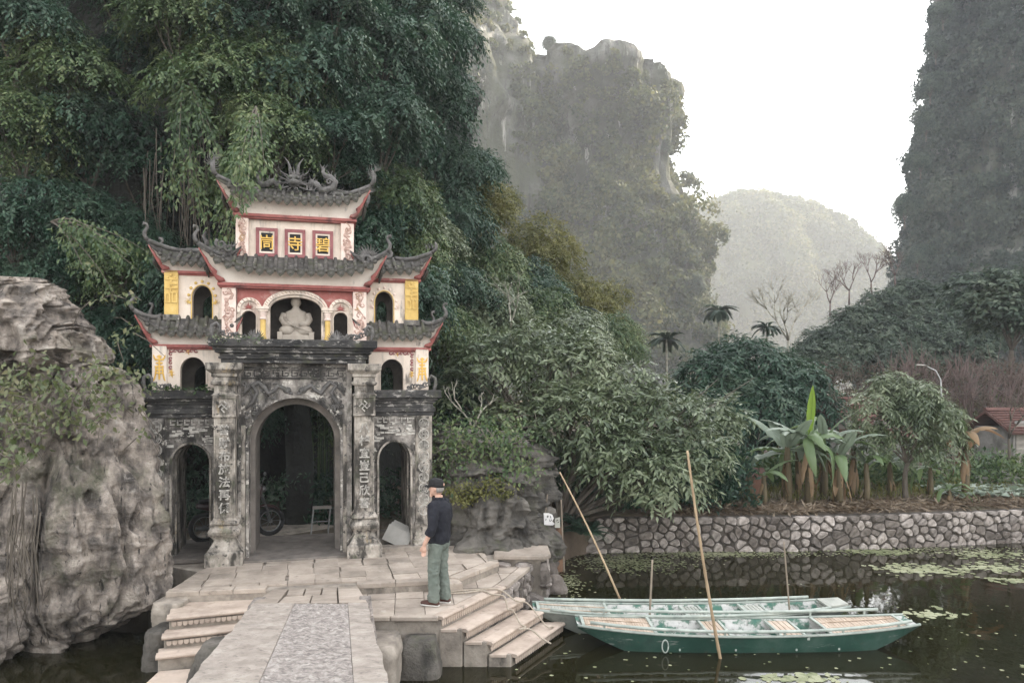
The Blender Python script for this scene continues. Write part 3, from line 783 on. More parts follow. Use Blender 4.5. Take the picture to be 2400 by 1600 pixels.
def stone_course(parent, path, z0, z1, rows, wmin, wmax, depth=.16, skip=0.0):
    """uneven stones fitted together along a ground path: the cells of scattered points, each drawn in and rounded"""
    P = [Vector(p) for p in path]; seg = [(P[i], P[i + 1]) for i in range(len(P) - 1)]
    tot = sum((b - a).length for a, b in seg)
    def pt(s):
        s = max(0, s)
        for a, b in seg:
            l = (b - a).length
            if s <= l: return a + (b - a) * (s / l), (b - a).normalized()
            s -= l
        return seg[-1][1], (seg[-1][1] - seg[-1][0]).normalized()
    hh = (z1 - z0) / rows; ww = (wmin + wmax) / 2; seeds = []
    for r in range(rows):
        s = rnd.uniform(0, ww) - ww * .5
        while s < tot + ww * .4:
            seeds.append((s, z0 + hh * (r + .5) + rnd.uniform(-.32, .32) * hh)); s += rnd.uniform(wmin * .8, wmax * 1.15)
    for i, (s, z) in enumerate(seeds):
        if not 0 <= s <= tot or rnd.random() < skip: continue
        cell = [(s - ww * 1.2, z0), (s + ww * 1.2, z0), (s + ww * 1.2, z1), (s - ww * 1.2, z1)]
        for k, (t, y) in enumerate(seeds):
            if k == i or abs(t - s) > ww * 3 or abs(y - z) > hh * 3: continue
            mx, my = (s + t) / 2, (z + y) / 2; dx, dy = t - s, y - z
            big = 10; cell = clip_poly(cell, [(mx - dy * big, my + dx * big), (mx - dx * big - dy * big, my - dy * big + dx * big), (mx - dx * big + dy * big, my - dy * big - dx * big), (mx + dy * big, my - dx * big)])
            if len(cell) < 3: break
        if len(cell) < 3: continue
        c = (sum(p[0] for p in cell) / len(cell), sum(p[1] for p in cell) / len(cell))
        q = []
        for k in range(len(cell)):
            a, b = cell[k], cell[(k + 1) % len(cell)]
            if math.hypot(a[0] - b[0], a[1] - b[1]) < .02: continue
            q += [(a[0] * .74 + b[0] * .26, a[1] * .74 + b[1] * .26), (a[0] * .26 + b[0] * .74, a[1] * .26 + b[1] * .74)]
        if len(q) < 4: continue
        sh = rnd.uniform(.74, .93)
        q = [(c[0] + (x - c[0]) * sh, c[1] + (y - c[1]) * sh) for x, y in q]
        p0, tg = pt(c[0]); nr = Vector((tg.y, -tg.x)); tx_, tz_ = rnd.uniform(-.25, .25), rnd.uniform(-.25, .25); dp = depth * rnd.uniform(.5, .85)
        def w3(x, y, o): 
            b0, t0 = pt(min(max(x, 0), tot)); ex = x - min(max(x, 0), tot)
            return (b0.x + t0.x * ex + nr.x * o - p0.x, b0.y + t0.y * ex + nr.y * o - p0.y, y - c[1])
        n = len(q); vs = [w3(x, y, -depth * .4) for x, y in q] + [w3(x, y, dp * .5) for x, y in q]
        vs += [w3(c[0] + (x - c[0]) * .72, c[1] + (y - c[1]) * .72, dp * .78 + tx_ * (x - c[0]) + tz_ * (y - c[1])) for x, y in q]
        fs = [(k, (k + 1) % n, (k + 1) % n + n, k + n) for k in range(n)] + [(k + n, (k + 1) % n + n, (k + 1) % n + 2 * n, k + 2 * n) for k in range(n)] + [tuple(range(2 * n, 3 * n))]
        MB().add(vs, fs).build('wall_stone', M['wall_stone'] if rnd.random() < .62 else M['wall_stone2'], parent, loc=(p0.x, p0.y, c[1]))
ch = MB().prism_z([(-.13, 11.62), (.22, 12.80), (.0, 13.0), (-.4, 11.7)], -.5, LZ - .09).build('rubble_face', M['mortar'], lan)
stone_course(lan, [(-.10, 11.66), (.29, 12.86)], -.12, LZ - .05, 4, .12, .26, .12)
kerb((-.11, 11.62), (.29, 12.86), par=lan, z0=LZ - .07, z1=LZ + .004, wd=.14, out=.03, seg=2)
# stub pier with a cap slab where the landing ends
pier = thing('stone_pier', 'short pale stone pier with a cap slab where the landing meets the rock', 'pier', (0, 0, 0))
MB().prism_z([(-.28, 12.92), (.50, 12.90), (.60, 13.02), (.58, 13.7), (-.28, 13.7)], -.5, .80).build('pier_body', M['kerb_stone'], pier)
stone_course(pier, [(-.26, 12.9), (.52, 12.87)], -.05, .78, 3, .24, .42, .16)
stone_course(pier, [(.56, 12.95), (.60, 13.7)], -.05, .78, 3, .22, .40, .14)
MB().prism_z([(-.32, 12.82), (.58, 12.79), (.68, 12.95), (.66, 13.76), (-.32, 13.76)], .80, .88).build('cap_slab', M['paving'], pier, bevel=.02)

# steps on the other side of the bridge, facing the viewer
lst = thing('pond_steps', 'worn pale stone steps between the big boulder and the bridge', 'steps', (0, 0, 0))
F1 = Vector((.935, .355)).normalized()
def lstep(a, ln, z, back, bottom=-.5):
    nb = Vector((-F1.y, F1.x)); b = a + F1 * ln
    o = MB().prism_z([(a.x, a.y + .02), (b.x, b.y + .02), (b.x + nb.x * back, b.y + nb.y * back), (a.x + nb.x * back - .02, a.y + nb.y * back)], bottom, z - .001).build('step', M['kerb_stone'], lst, bevel=.012)
    nosing(a - F1 * .02, b, z, .12, o)
    MB().prism_z([(a.x + nb.x * .10, a.y + nb.y * .10), (b.x + nb.x * .10, b.y + nb.y * .10), (b.x + nb.x * (back - .02), b.y + nb.y * (back - .02)), (a.x + nb.x * (back - .02), a.y + nb.y * (back - .02))], z - .04, z + .002).build('tread', M['step_stone'], o, bevel=.006)
    return o
lstep(Vector((-4.66, 10.03)), 1.75, LZ, .80)
o1 = lstep(Vector((-4.62, 9.80)), 1.75, LZ - .18, .30)
o2 = lstep(Vector((-4.59, 9.57)), 1.75, LZ - .36, .30)
flutes(Vector((-4.64, 10.02)), Vector((-4.64, 10.02)) + F1 * 1.2, LZ - .13, LZ - .07, o1, .07)
flutes(Vector((-4.60, 9.79)), Vector((-4.60, 9.79)) + F1 * 1.2, LZ - .31, LZ - .25, o2, .07)
sl = MB().prism_z([(-4.50, 8.3), (-3.2, 8.6), (-3.2, 9.9), (-4.58, 9.58)], -.5, .13).build('sandy_slab', M['step_stone'], lst, bevel=.03)

# ------------------------------------------------------------------ the humped bridge
br = thing('stone_bridge', 'narrow arched footbridge of pale chiselled stone slabs leading to the gate', 'bridge', (0, 0, 0))
BD = Vector((-.232, 1)).normalized()
def bc(y): return -1.59 + (5.22 - y) * .232
def bz(y):
    s = .153 * (10.95 - y) + TZ - .012
    return s if y > 3.2 else s - .030 * (3.2 - y) ** 2 * .75
def bridge_slab(name, o0, o1, ya, yb, m, amp, nx=8, ny=60, th=.30, seed=0, freq=14, rag=0.0, zoff=0.0):
    """one long slab between side offsets o0..o1 (metres from the middle line), its top cut by the chisel"""
    ys = np.linspace(ya, yb, ny); us = np.linspace(0, 1, nx)
    rows = []
    for y in ys:
        e0, e1 = o0 + (rag * float(fbm(np.array([[y * 2.7, seed, 1.5]]), 4, 3)[0]) if o0 < -.5 else 0), o1 + (rag * float(fbm(np.array([[y * 2.7, seed, 9.5]]), 4, 8)[0]) if o1 > .5 else 0)
        rows.append([(bc(y) + e0 + (e1 - e0) * u, y, bz(y) + zoff) for u in us])
    P = np.array(rows).reshape(-1, 3)
    d = amp * (fbm(P * np.array([freq, freq * .5, 1]), 3, seed) * .6 + ridged(P * np.array([freq * 1.6, freq * .7, 1]), 2, seed + 4) * .5)
    edge = np.ones((ny, nx)); edge[:, 0] = .1; edge[:, -1] = .1; edge[0] = .1; edge[-1] = .1
    P[:, 2] += d * edge.ravel() - amp * .4
    rows = P.reshape(ny, nx, 3).tolist()
    lo = [[(p[0], p[1], p[2] - th) for p in r] for r in rows]
    mb = MB()
    full = [r + l[::-1] for r, l in zip(rows, lo)]
    mb.grid(full, closed=True)
    k = len(full[0]); mb.add(full[0], [tuple(range(k))]); mb.add(full[-1], [tuple(range(k - 1, -1, -1))])
    return mb.build(name, m, br, auto=40)
cuts = [9.35, 4.6, 1.2, -5]
for k in range(3):
    yb_, ya_ = cuts[k], cuts[k + 1] + .012
    bridge_slab('edge_slab', -.72, -.204, ya_, yb_, M['bridge_stone'], .014, 20, 110, .30, 10 + k, 13, .020)
    bridge_slab('chiselled_slab', -.20, .47, ya_ + .1, yb_ - .1 if k else yb_ - .04, M['chiselled'], .020, 40, 170, .30, 20 + k, 15)
    bridge_slab('border_slab', .474, .72, ya_, yb_ + .05, M['bridge_stone'], .010, 8, 70, .30, 30 + k, 12, .020)
# groove along the border, smooth apron flags at the foot of the bridge
for k, (a0, a1, b0, b1, y0, y1) in enumerate([(-.72, -.42, -.60, -.38, 9.38, 10.95), (-.40, -.02, -.36, -.01, 9.38, 10.10), (-.0, .34, 0, .32, 9.38, 10.10), (.36, .72, .33, .61, 9.42, 10.95),
                                              (-.36, -.14, -.36, -.14, 10.12, 10.95), (-.12, .10, -.12, .10, 10.12, 10.95), (.12, .32, .12, .32, 10.12, 10.95)]):
    q = []
    mb = MB(); z0, z1 = bz(y0), bz(y1)
    top = [(bc(y0) + a0, y0, z0), (bc(y0) + a1, y0, z0), (bc(y1) + b1, y1 + .16 * (b1), z1), (bc(y1) + b0, y1 + .16 * (b0), z1)]
    mb.add(top + [(x, y, z - .2) for x, y, z in top], [(0, 1, 2, 3), (7, 6, 5, 4), (0, 4, 5, 1), (1, 5, 6, 2), (2, 6, 7, 3), (3, 7, 4, 0)])
    mb.build('apron_flag', M['paving'], br, bevel=.008)
# body under the slabs with an arch underneath
prof = [(y, bz(y) - .29) for y in np.linspace(-5, 10.9, 40)]
lowb = [(y, max(-.4, 1.25 - .05 * (y - 2.2) ** 2) if -3.2 < y < 7.6 else -.4) for y in np.linspace(10.9, -5, 60)]
mb = MB(); pts = prof + lowb; n = len(pts)
vs = [(bc(y) - .64, y, z) for y, z in pts] + [(bc(y) + .64, y, z) for y, z in pts]
mb.add(vs, [tuple(range(n - 1, -1, -1)), tuple(range(n, 2 * n))] + [(i, (i + 1) % n, (i + 1) % n + n, i + n) for i in range(n)])
mb.build('bridge_body', M['mortar'], br)
P0 = lambda y, o: (bc(y) + o, y)
stone_course(br, [P0(9.6, .70), P0(7.9, .70)], .0, 1.05, 4, .22, .4, .2)
stone_course(br, [P0(9.6, -.70), P0(7.9, -.70)], .0, 1.05, 4, .22, .4, .2)

def block(name, label, cat, rings, m, amp=.03, freq=3, seed=1, n=32, mm=24, power=4.5, flute=.01):
    return loft_rock(name, rings, m, amp, freq, seed, n, mm, flute, power, label=label, cat=cat)
block('abutment_stone', 'square grey stone block leaning against the bridge beside the landing', 'stone', [(-.3, -1.95, -1.52, 9.1, 9.8), (.1, -1.98, -1.46, 9.05, 9.8), (.45, -2.0, -1.44, 9.05, 9.85), (.56, -1.98, -1.48, 9.1, 9.85)], M['kerb_stone'], seed=3)
block('abutment_stone', 'rounded brown stone block at the waterline under the landing corner', 'stone', [(-.3, -1.46, -1.0, 9.6, 10.0), (.05, -1.50, -.96, 9.58, 10.0), (.36, -1.46, -.99, 9.6, 10.02), (.46, -1.42, -1.04, 9.66, 10.0)], M['wet_rock'], seed=5)
block('abutment_stone', 'pale wedge of stone at the foot of the bridge in the bottom water', 'stone', [(-.3, -1.86, -1.42, 8.6, 9.2), (.0, -1.84, -1.46, 8.6, 9.2), (.18, -1.80, -1.54, 8.7, 9.1)], M['wall_stone'], seed=7)
block('leaning_stone', 'dark slab of stone leaning on the bridge above the pond steps', 'stone', [(.1, -3.82, -3.45, 8.75, 9.1), (.3, -3.86, -3.4, 8.72, 9.1), (.62, -3.74, -3.36, 8.75, 9.15), (.72, -3.66, -3.42, 8.8, 9.12)], M['wet_rock'], seed=8)
block('mossy_stone', 'dark mossy stone in the shade under the pond steps', 'stone', [(-.3, -4.9, -4.64, 9.9, 10.4), (.2, -4.95, -4.66, 9.85, 10.4), (.5, -4.92, -4.70, 9.9, 10.4)], M['wet_rock'], seed=9)
block('wall_block', 'grey weathered block built in beneath the terrace beside the big boulder', 'stone', [(.4, -5.1, -4.72, 10.42, 10.9), (.6, -5.12, -4.7, 10.4, 10.9), (.74, -5.08, -4.72, 10.42, 10.9)], M['kerb_stone'], seed=10)

# ------------------------------------------------------------------ retaining wall of the far bank
rw = thing('retaining_wall', 'low rubble retaining wall of pale stones along the far bank', 'wall', (0, 0, 0))
wp = [(1.9, 16.95), (2.6, 17.1), (4, 17.12), (6.5, 17.17), (9, 17.5), (12, 18.05), (16, 19.0)]
mb = MB()
mb.grid([[(x, y - .04, -.5) for x, y in wp], [(x, y - .03, GZ - .05) for x, y in wp], [(x, y + .35, GZ - .03) for x, y in wp], [(x, y + .35, -.5) for x, y in wp]])
mb.build('wall_core', M['mortar'], rw)
cnt = stone_course(rw, [(x, y - .03) for x, y in wp], -.06, GZ - .0, 5, .15, .40, .14, .0)

# ------------------------------------------------------------------ boulders
loft_rock('limestone_boulder', [(-.4, -11, -6.89, 10.6, 12.0), (.05, -11, -6.59, 10.45, 12.2), (.35, -11, -5.99, 10.45, 12.2), (.62, -11, -5.54, 10.4, 12.1), (1.2, -11, -5.50, 10.4, 12.05),
    (2.0, -11, -5.60, 10.45, 12.1), (2.7, -11, -5.76, 10.5, 12.1), (3.3, -11, -5.90, 10.6, 12.1), (3.8, -11, -6.04, 10.8, 12.0), (4.1, -11, -6.24, 11.0, 12.0), (4.25, -10.5, -7.04, 11.2, 11.8)],
    M['limestone'], .15, 1.1, 17, 340, 250, .10, 2.8, pits=70, crag=.022, label='tall grey limestone boulder pitted with dark holes beside the gate', cat='boulder')
loft_rock('limestone_boulder', [(3.90, -10.5, -7.48, 10.9, 12.0), (4.05, -10.6, -6.78, 10.6, 12.2), (4.3, -10.6, -6.50, 10.45, 12.3), (4.6, -10.6, -6.63, 10.5, 12.3), (4.95, -10.6, -7.03, 10.55, 12.3), (5.15, -10.5, -7.23, 10.65, 12.2), (5.32, -10.3, -7.33, 10.75, 12.1), (5.46, -10, -7.63, 10.9, 11.9)],
    M['limestone'], .14, 1.5, 23, 280, 170, .09, 2.8, pits=14, crag=.026, label='pale grey limestone block lying on top of the tall boulder', cat='boulder')
loft_rock('limestone_boulder', [(-.4, -9.5, -7.35, 9.7, 10.6), (.4, -9.5, -7.05, 9.65, 10.7), (1.0, -9.5, -6.95, 9.8, 10.7), (1.7, -9.5, -7.2, 9.95, 10.7), (2.4, -9.5, -7.35, 10.1, 10.7), (3.0, -9.5, -7.7, 10.25, 10.7)],
    M['limestone'], .13, 1.4, 29, 200, 180, .09, 2.6, pits=26, crag=.026, label='rugged grey limestone buttress at the left edge rising from the water', cat='boulder')
loft_rock('gateside_rock', [(.3, -1.0, .55, 13.6, 15.4), (.85, -1.0, .52, 13.55, 15.4), (1.2, -1.05, .42, 13.7, 15.4), (1.6, -1.1, .25, 13.8, 15.4), (2.0, -1.15, .1, 13.95, 15.4), (2.3, -1.1, -.2, 14.2, 15.3)],
    M['wet_rock'], .17, 1.6, 33, 200, 140, .14, 2.8, pits=22, crag=.04, label='fluted dark grey rock beside the gate above the landing', cat='rock')
loft_rock('overgrown_rock', [(1.4, -1.3, .5, 14.6, 16.2), (2.0, -1.35, .55, 14.5, 16.2), (2.4, -1.4, .25, 14.7, 16.2), (2.65, -1.4, -.1, 14.9, 16.2), (2.85, -1.3, -.5, 15.1, 16.0)],
    M['wet_rock'], .26, 1.4, 37, 160, 120, .20, 2.8, crag=.06, label='dark rock face behind the fluted rock, overgrown with creeper', cat='rock')
loft_rock('waterside_stone', [(-.2, .68, .98, 13.6, 13.9), (.05, .64, 1.0, 13.55, 13.95), (.22, .70, .92, 13.6, 13.85), (.3, .76, .86, 13.65, 13.8)], M['wall_stone2'], .03, 4, 43, 30, 20, .01, 2.5, label='small pale pointed stone sticking out of the pond near the pier', cat='stone')
loft_rock('waterside_stone', [(.0, .52, .85, 14.2, 14.6), (.35, .5, .88, 14.15, 14.6), (.62, .55, .76, 14.2, 14.5), (.75, .58, .7, 14.25, 14.45)], M['wall_stone2'], .05, 4, 47, 30, 24, .02, 2.5, label='pale broken stone standing between the fluted rock and the tree stump', cat='stone')

# ------------------------------------------------------------------ the gate (local axes: x along the front, y into it, z up)
gate = thing('temple_gate', 'weathered three-arched temple gate of dark stone with cream storeys and curved tile roofs', 'gate', (GO[0], GO[1], TZ), GA)
grnd = random.Random(11)
def char_mesh(ch, size, ext, m, name, offset=.012, sx=1.0):
    """a raised written character, centred, standing in the x-z plane and facing -y"""
    cu = bpy.data.curves.new('tmp', 'FONT'); cu.body = ch; cu.size = size; cu.extrude = ext; cu.offset = offset * size
    cu.align_x = 'CENTER'; cu.align_y = 'CENTER'; cu.resolution_u = 2
    ob = bpy.data.objects.new('tmp', cu); COL.objects.link(ob)
    me = bpy.data.meshes.new_from_object(ob.evaluated_get(bpy.context.evaluated_depsgraph_get()))
    bpy.data.objects.remove(ob); bpy.data.curves.remove(cu)
    if len(me.vertices):
        V = np.zeros(len(me.vertices) * 3, np.float32); me.vertices.foreach_get('co', V); V = V.reshape(-1, 3)
        c = (V.max(0) + V.min(0)) / 2; V -= c
        V = np.stack([V[:, 0] * sx, -V[:, 2], V[:, 1]], 1)
        me.vertices.foreach_set('co', V.astype(np.float32).ravel()); me.update()
    me.name = name; me.materials.clear(); me.materials.append(m)
    return me
def arch_pts(a0, a1, zs, rise, n=16, pw=2.0):
    c = (a0 + a1) / 2; h = (a1 - a0) / 2
    return [(c - h * math.cos(PI * k / n), zs + rise * math.sin(PI * k / n) ** (2 / pw)) for k in range(n + 1)]
def arch_wall(x0, x1, z0, z1, a0, a1, zs, rise, n=16):
    return [(x0, z0), (a0, z0)] + arch_pts(a0, a1, zs, rise, n) + [(a1, z0), (x1, z0), (x1, z1), (x0, z1)]
def arch_trim(mb, a0, a1, z0, zs, rise, wd, y0, y1, mi=0, n=20, legs=True):
    """raised band that follows an arch"""
    i = arch_pts(a0, a1, zs, rise, n); o = arch_pts(a0 - wd, a1 + wd, zs, rise + wd, n)
    if legs: i = [(a0, z0)] + i + [(a1, z0)]; o = [(a0 - wd, z0)] + o + [(a1 + wd, z0)]
    rows = [[(x, y0, z) for x, z in o], [(x, y0, z) for x, z in i], [(x, y1, z) for x, z in i], [(x, y1, z) for x, z in o], [(x, y0, z) for x, z in o]]
    mb.grid(rows, mi)
def moulding(mb, x0, x1, y0, y1, steps, mi=0):
    """stack of (z0, z1, out) courses round a rectangle"""
    for z0, z1, o in steps: mb.box(x0 - o, x1 + o, y0 - o, y1 + o, z0, z1, mi)
def spiral(c, r, turns, z_sign=1, start=0.0, n=18, shrink=.12, y=0.0, flip=1):
    return [(c[0] + flip * r * (1 - (1 - shrink) * k / n) * math.cos(start + turns * 2 * PI * k / n), y, c[1] + z_sign * r * (1 - (1 - shrink) * k / n) * math.sin(start + turns * 2 * PI * k / n)) for k in range(n + 1)]
def curls(mb, rnd, x0, x1, z0, z1, y, cnt, size, rad, mi=0):
    """sprawling relief of stems, scrolls and leaves, half sunk in a face at y"""
    x = (x0 + x1) / 2; stem = []
    k = 14
    for i in range(k + 1):
        stem.append(((x0 + x1) / 2 + math.sin(i * 1.15 + rnd.random() * .4) * (x1 - x0) * .30, y, z0 + (z1 - z0) * i / k))
    mb.tube(stem, rad * 1.1, 5, mi, .8)
    for i in range(cnt):
        c = (rnd.uniform(x0 + size, x1 - size), rnd.uniform(z0 + size, z1 - size))
        sp = spiral(c, size * rnd.uniform(.5, 1.15), rnd.uniform(.5, 1.1), rnd.choice((-1, 1)), rnd.uniform(0, 6.28), 8, .2, y)
        sp = [(min(max(p[0], x0), x1), p[1], min(max(p[2], z0), z1)) for p in sp]
        mb.tube(sp, [rad * (1.25 - .8 * q / len(sp)) for q in range(len(sp))], 5, mi, .8)
def flame(mb, p, d, L, r, bend=.4, mi=0, n=6, flat=.6):
    """curved tongue, thick at the root and pointed"""
    p = Vector(p); d = Vector(d).normalized(); s = Vector((0, 1, 0)).cross(d)
    pts = [p + d * L * t + s * bend * L * math.sin(t * PI * 1.2) * t * .6 for t in [k / n for k in range(n + 1)]]
    mb.tube(pts, [r * (1 - .92 * (k / n) ** 1.3) for k in range(n + 1)], 6, mi, flat)

# ---- ground storey: middle bay
D1 = 1.42
mb = MB()
mb.prism_y(arch_wall(-.872, .895, .0, 3.36, -.745, .785, 2.03, .735, 24), .0, .30)
mb.build('arch_wall', M['old_stone'], gate)
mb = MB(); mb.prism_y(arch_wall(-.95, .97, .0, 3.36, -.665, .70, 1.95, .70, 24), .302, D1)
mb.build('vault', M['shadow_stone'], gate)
mb = MB(); arch_trim(mb, -.745, .785, 0, 2.03, .735, .045, -.035, .02); mb.build('arch_moulding', M['old_stone'], gate, bevel=.006)
mb = MB(); arch_trim(mb, -.84, .875, 0, 2.03, .10, .0, -.03, .02, legs=True) if False else mb.box(-.872, -.80, -.02, .01, .0, 2.3)
mb.build('jamb_strip', M['pale_stone'], gate, bevel=.006)
MB().box(.83, .895, -.02, .01, 0, 2.3).build('jamb_strip', M['pale_stone'], gate, bevel=.006)
# dragons in relief above the arch
mb = MB()
for s in (-1, 1):
    cx = .012
    def q(x, z): return (cx + s * x, -.012, z)
    body = [(.80, 2.58), (.70, 2.70), (.62, 2.86), (.70, 2.98), (.60, 3.04), (.50, 2.94), (.44, 2.84), (.34, 2.90), (.28, 2.98), (.18, 2.93), (.12, 2.86)]
    mb.tube([q(*b) for b in body], [.02, .032, .042, .045, .045, .045, .045, .042, .042, .045, .03], 7, 0, .9)
    mb.ball(q(.13, 2.90), .06, 0, 8, 5, (1.2, .5, 1)); mb.tube([q(.1, 2.85), q(.04, 2.84), q(.05, 2.88)], [.025, .02, .008], 5)
    for k in range(7): mb.tube([q(.84 - k * .012, 2.80 + k * .02), q(.82 - k * .03, 2.93 + k * .015), q(.80 - k * .045, 3.04 + k * .004)], [.016, .013, .005], 5)
    for k in range(14):
        c = (grnd.uniform(.25, .84), grnd.uniform(2.72, 3.04))
        mb.tube([(cx + s * p[0], -.006, p[2]) for p in spiral(c, grnd.uniform(.03, .07), .8, 1, grnd.uniform(0, 6), 8)], [.015 - .0012 * i for i in range(9)], 5)
    for k in range(10):
        c = (grnd.uniform(.62, .84), grnd.uniform(2.38, 2.72))
        mb.tube([(cx + s * p[0], -.006, p[2]) for p in spiral(c, grnd.uniform(.03, .06), .8, 1, grnd.uniform(0, 6), 8)], [.016 - .0012 * i for i in range(9)], 5)
mb.build('dragon_relief', M['ornament'], gate, smooth=True)
# fret band: small square spirals
mb = MB()
x = -.82
while x < .80:
    b = .010; w_ = .135; z0, z1 = 3.135, 3.255
    for (a0, a1, c0, c1) in ((x, x + w_, z1 - .016, z1), (x, x + .016, z0, z1 - .018), (x + .0, x + w_ * .75, z0, z0 + .016), (x + w_ * .68, x + w_ * .8, z0 + .018, z1 - .05), (x + w_ * .35, x + w_ * .66, z1 - .065, z1 - .05)):
        mb.box(a0, a1, -.022, .005, c0, c1)
    x += .155
mb.box(-.85, .87, -.03, .004, 3.095, 3.118); mb.box(-.85, .87, -.03, .004, 3.272, 3.30)
o = mb.build('fret_band', M['dark_stone'], gate)
# cornice of the middle bay
mb = MB()
moulding(mb, -1.14, 1.19, -.20, D1 + .05, [(3.362, 3.43, .03), (3.432, 3.47, .07), (3.472, 3.53, .05), (3.532, 3.575, .12), (3.577, 3.63, .15), (3.632, 3.76, .21)])
mb.build('cornice', M['dark_stone'], gate, bevel=.010)

# ---- the two great pillars
def pillar(cx, chars, name='pillar'):
    y = -.16
    mb = MB()
    hx, hy = .168, .16
    # plinth, bulging foot, mouldings, shaft, capital
    sq = (1, .95)
    P = [(.298, -.01), (.298, .205), (.285, .222), (.265, .235)]
    mb.lathe(P, cx, y, square=sq)
    prof = [(.262, .236), (.245, .27), (.20, .335), (.168, .39), (.17, .425), (.205, .465), (.242, .51), (.255, .555), (.24, .60), (.205, .635), (.19, .655)]
    mb.lathe(prof, cx, y, square=sq)
    mb.lathe([(.20, .656), (.225, .675), (.225, .705), (.205, .72), (.205, .735), (.182, .752), (.178, .78)], cx, y, square=sq)
    mb.lathe([(hx, .781), (hx, 2.452)], cx, y, square=(1, .95))
    mb.lathe([(.19, 2.453), (.19, 2.80)], cx, y, square=(1, .95))
    mb.lathe([(.205, 2.801), (.21, 2.825), (.18, 2.84), (.165, 2.86), (.165, 2.975), (.20, 2.99), (.215, 3.01), (.215, 3.045), (.185, 3.06), (.18, 3.12), (.205, 3.135), (.20, 3.18), (.235, 3.205), (.27, 3.235), (.285, 3.25), (.285, 3.358)], cx, y, square=sq)
    o = mb.build(name, M['pale_stone'], gate, bevel=.006)
    # lower dark mass: capital painted by age
    mb = MB(); yf = y - hx * .95
    mb.box(cx - .12, cx + .12, yf - .012, yf + .01, .86, .872); mb.box(cx - .12, cx + .12, yf - .012, yf + .01, 2.36, 2.372)
    for s in (-1, 1):
        mb.box(cx + s * .128 - .006, cx + s * .128 + .006, yf - .012, yf + .01, .88, 2.352)
        mb.box(cx + s * .155 - .010, cx + s * .155 + .010, yf - .010, yf + .01, .80, 2.43)
    mb.build('panel_frame', M['pale_stone'], o)
    n = len(chars)
    for k, c in enumerate(chars):
        me = char_mesh(c, .185, .016, M['white_relief'], 'carved_character', .02)
        link('carved_character', me, o, (cx, yf - .012, 2.245 - k * (1.30 / (n - 1))))
    # square box with the turned cross of the temple
    yb = y - .19 * .95
    mb = MB()
    for a0, a1, c0, c1 in ((-.185, .185, 2.765, 2.80), (-.185, .185, 2.455, 2.49), (-.185, -.145, 2.492, 2.763), (.145, .185, 2.492, 2.763)): mb.box(cx + a0, cx + a1, yb - .022, yb + .01, c0, c1)
    mb.build('box_frame', M['pale_stone'], o, bevel=.005)
    me = char_mesh('卍', .17, .014, M['white_relief'], 'temple_emblem', .012)
    e = link('temple_emblem', me, o, (cx, yb - .012, 2.627), (0, R(45), 0))
    # worn scroll relief above the box
    mb = MB(); curls(mb, grnd, cx - .14, cx + .14, 2.87, 2.97, y - .165 * .95, 10, .035, .010); mb.build('scroll_relief', M['pale_stone'], o, smooth=True)
    return o
pillar(-1.105, '曾財布施法再係')
pillar(1.185, '八棹宜豈己欣喜')
# dark weathering courses: wall between pillar and wing
mb = MB(); mb.box(-.930, -.872, -.05, .28, .0, 3.36); mb.box(.895, .985, -.05, .28, .0, 3.36); mb.build('pillar_return', M['old_stone'], gate, bevel=.008)

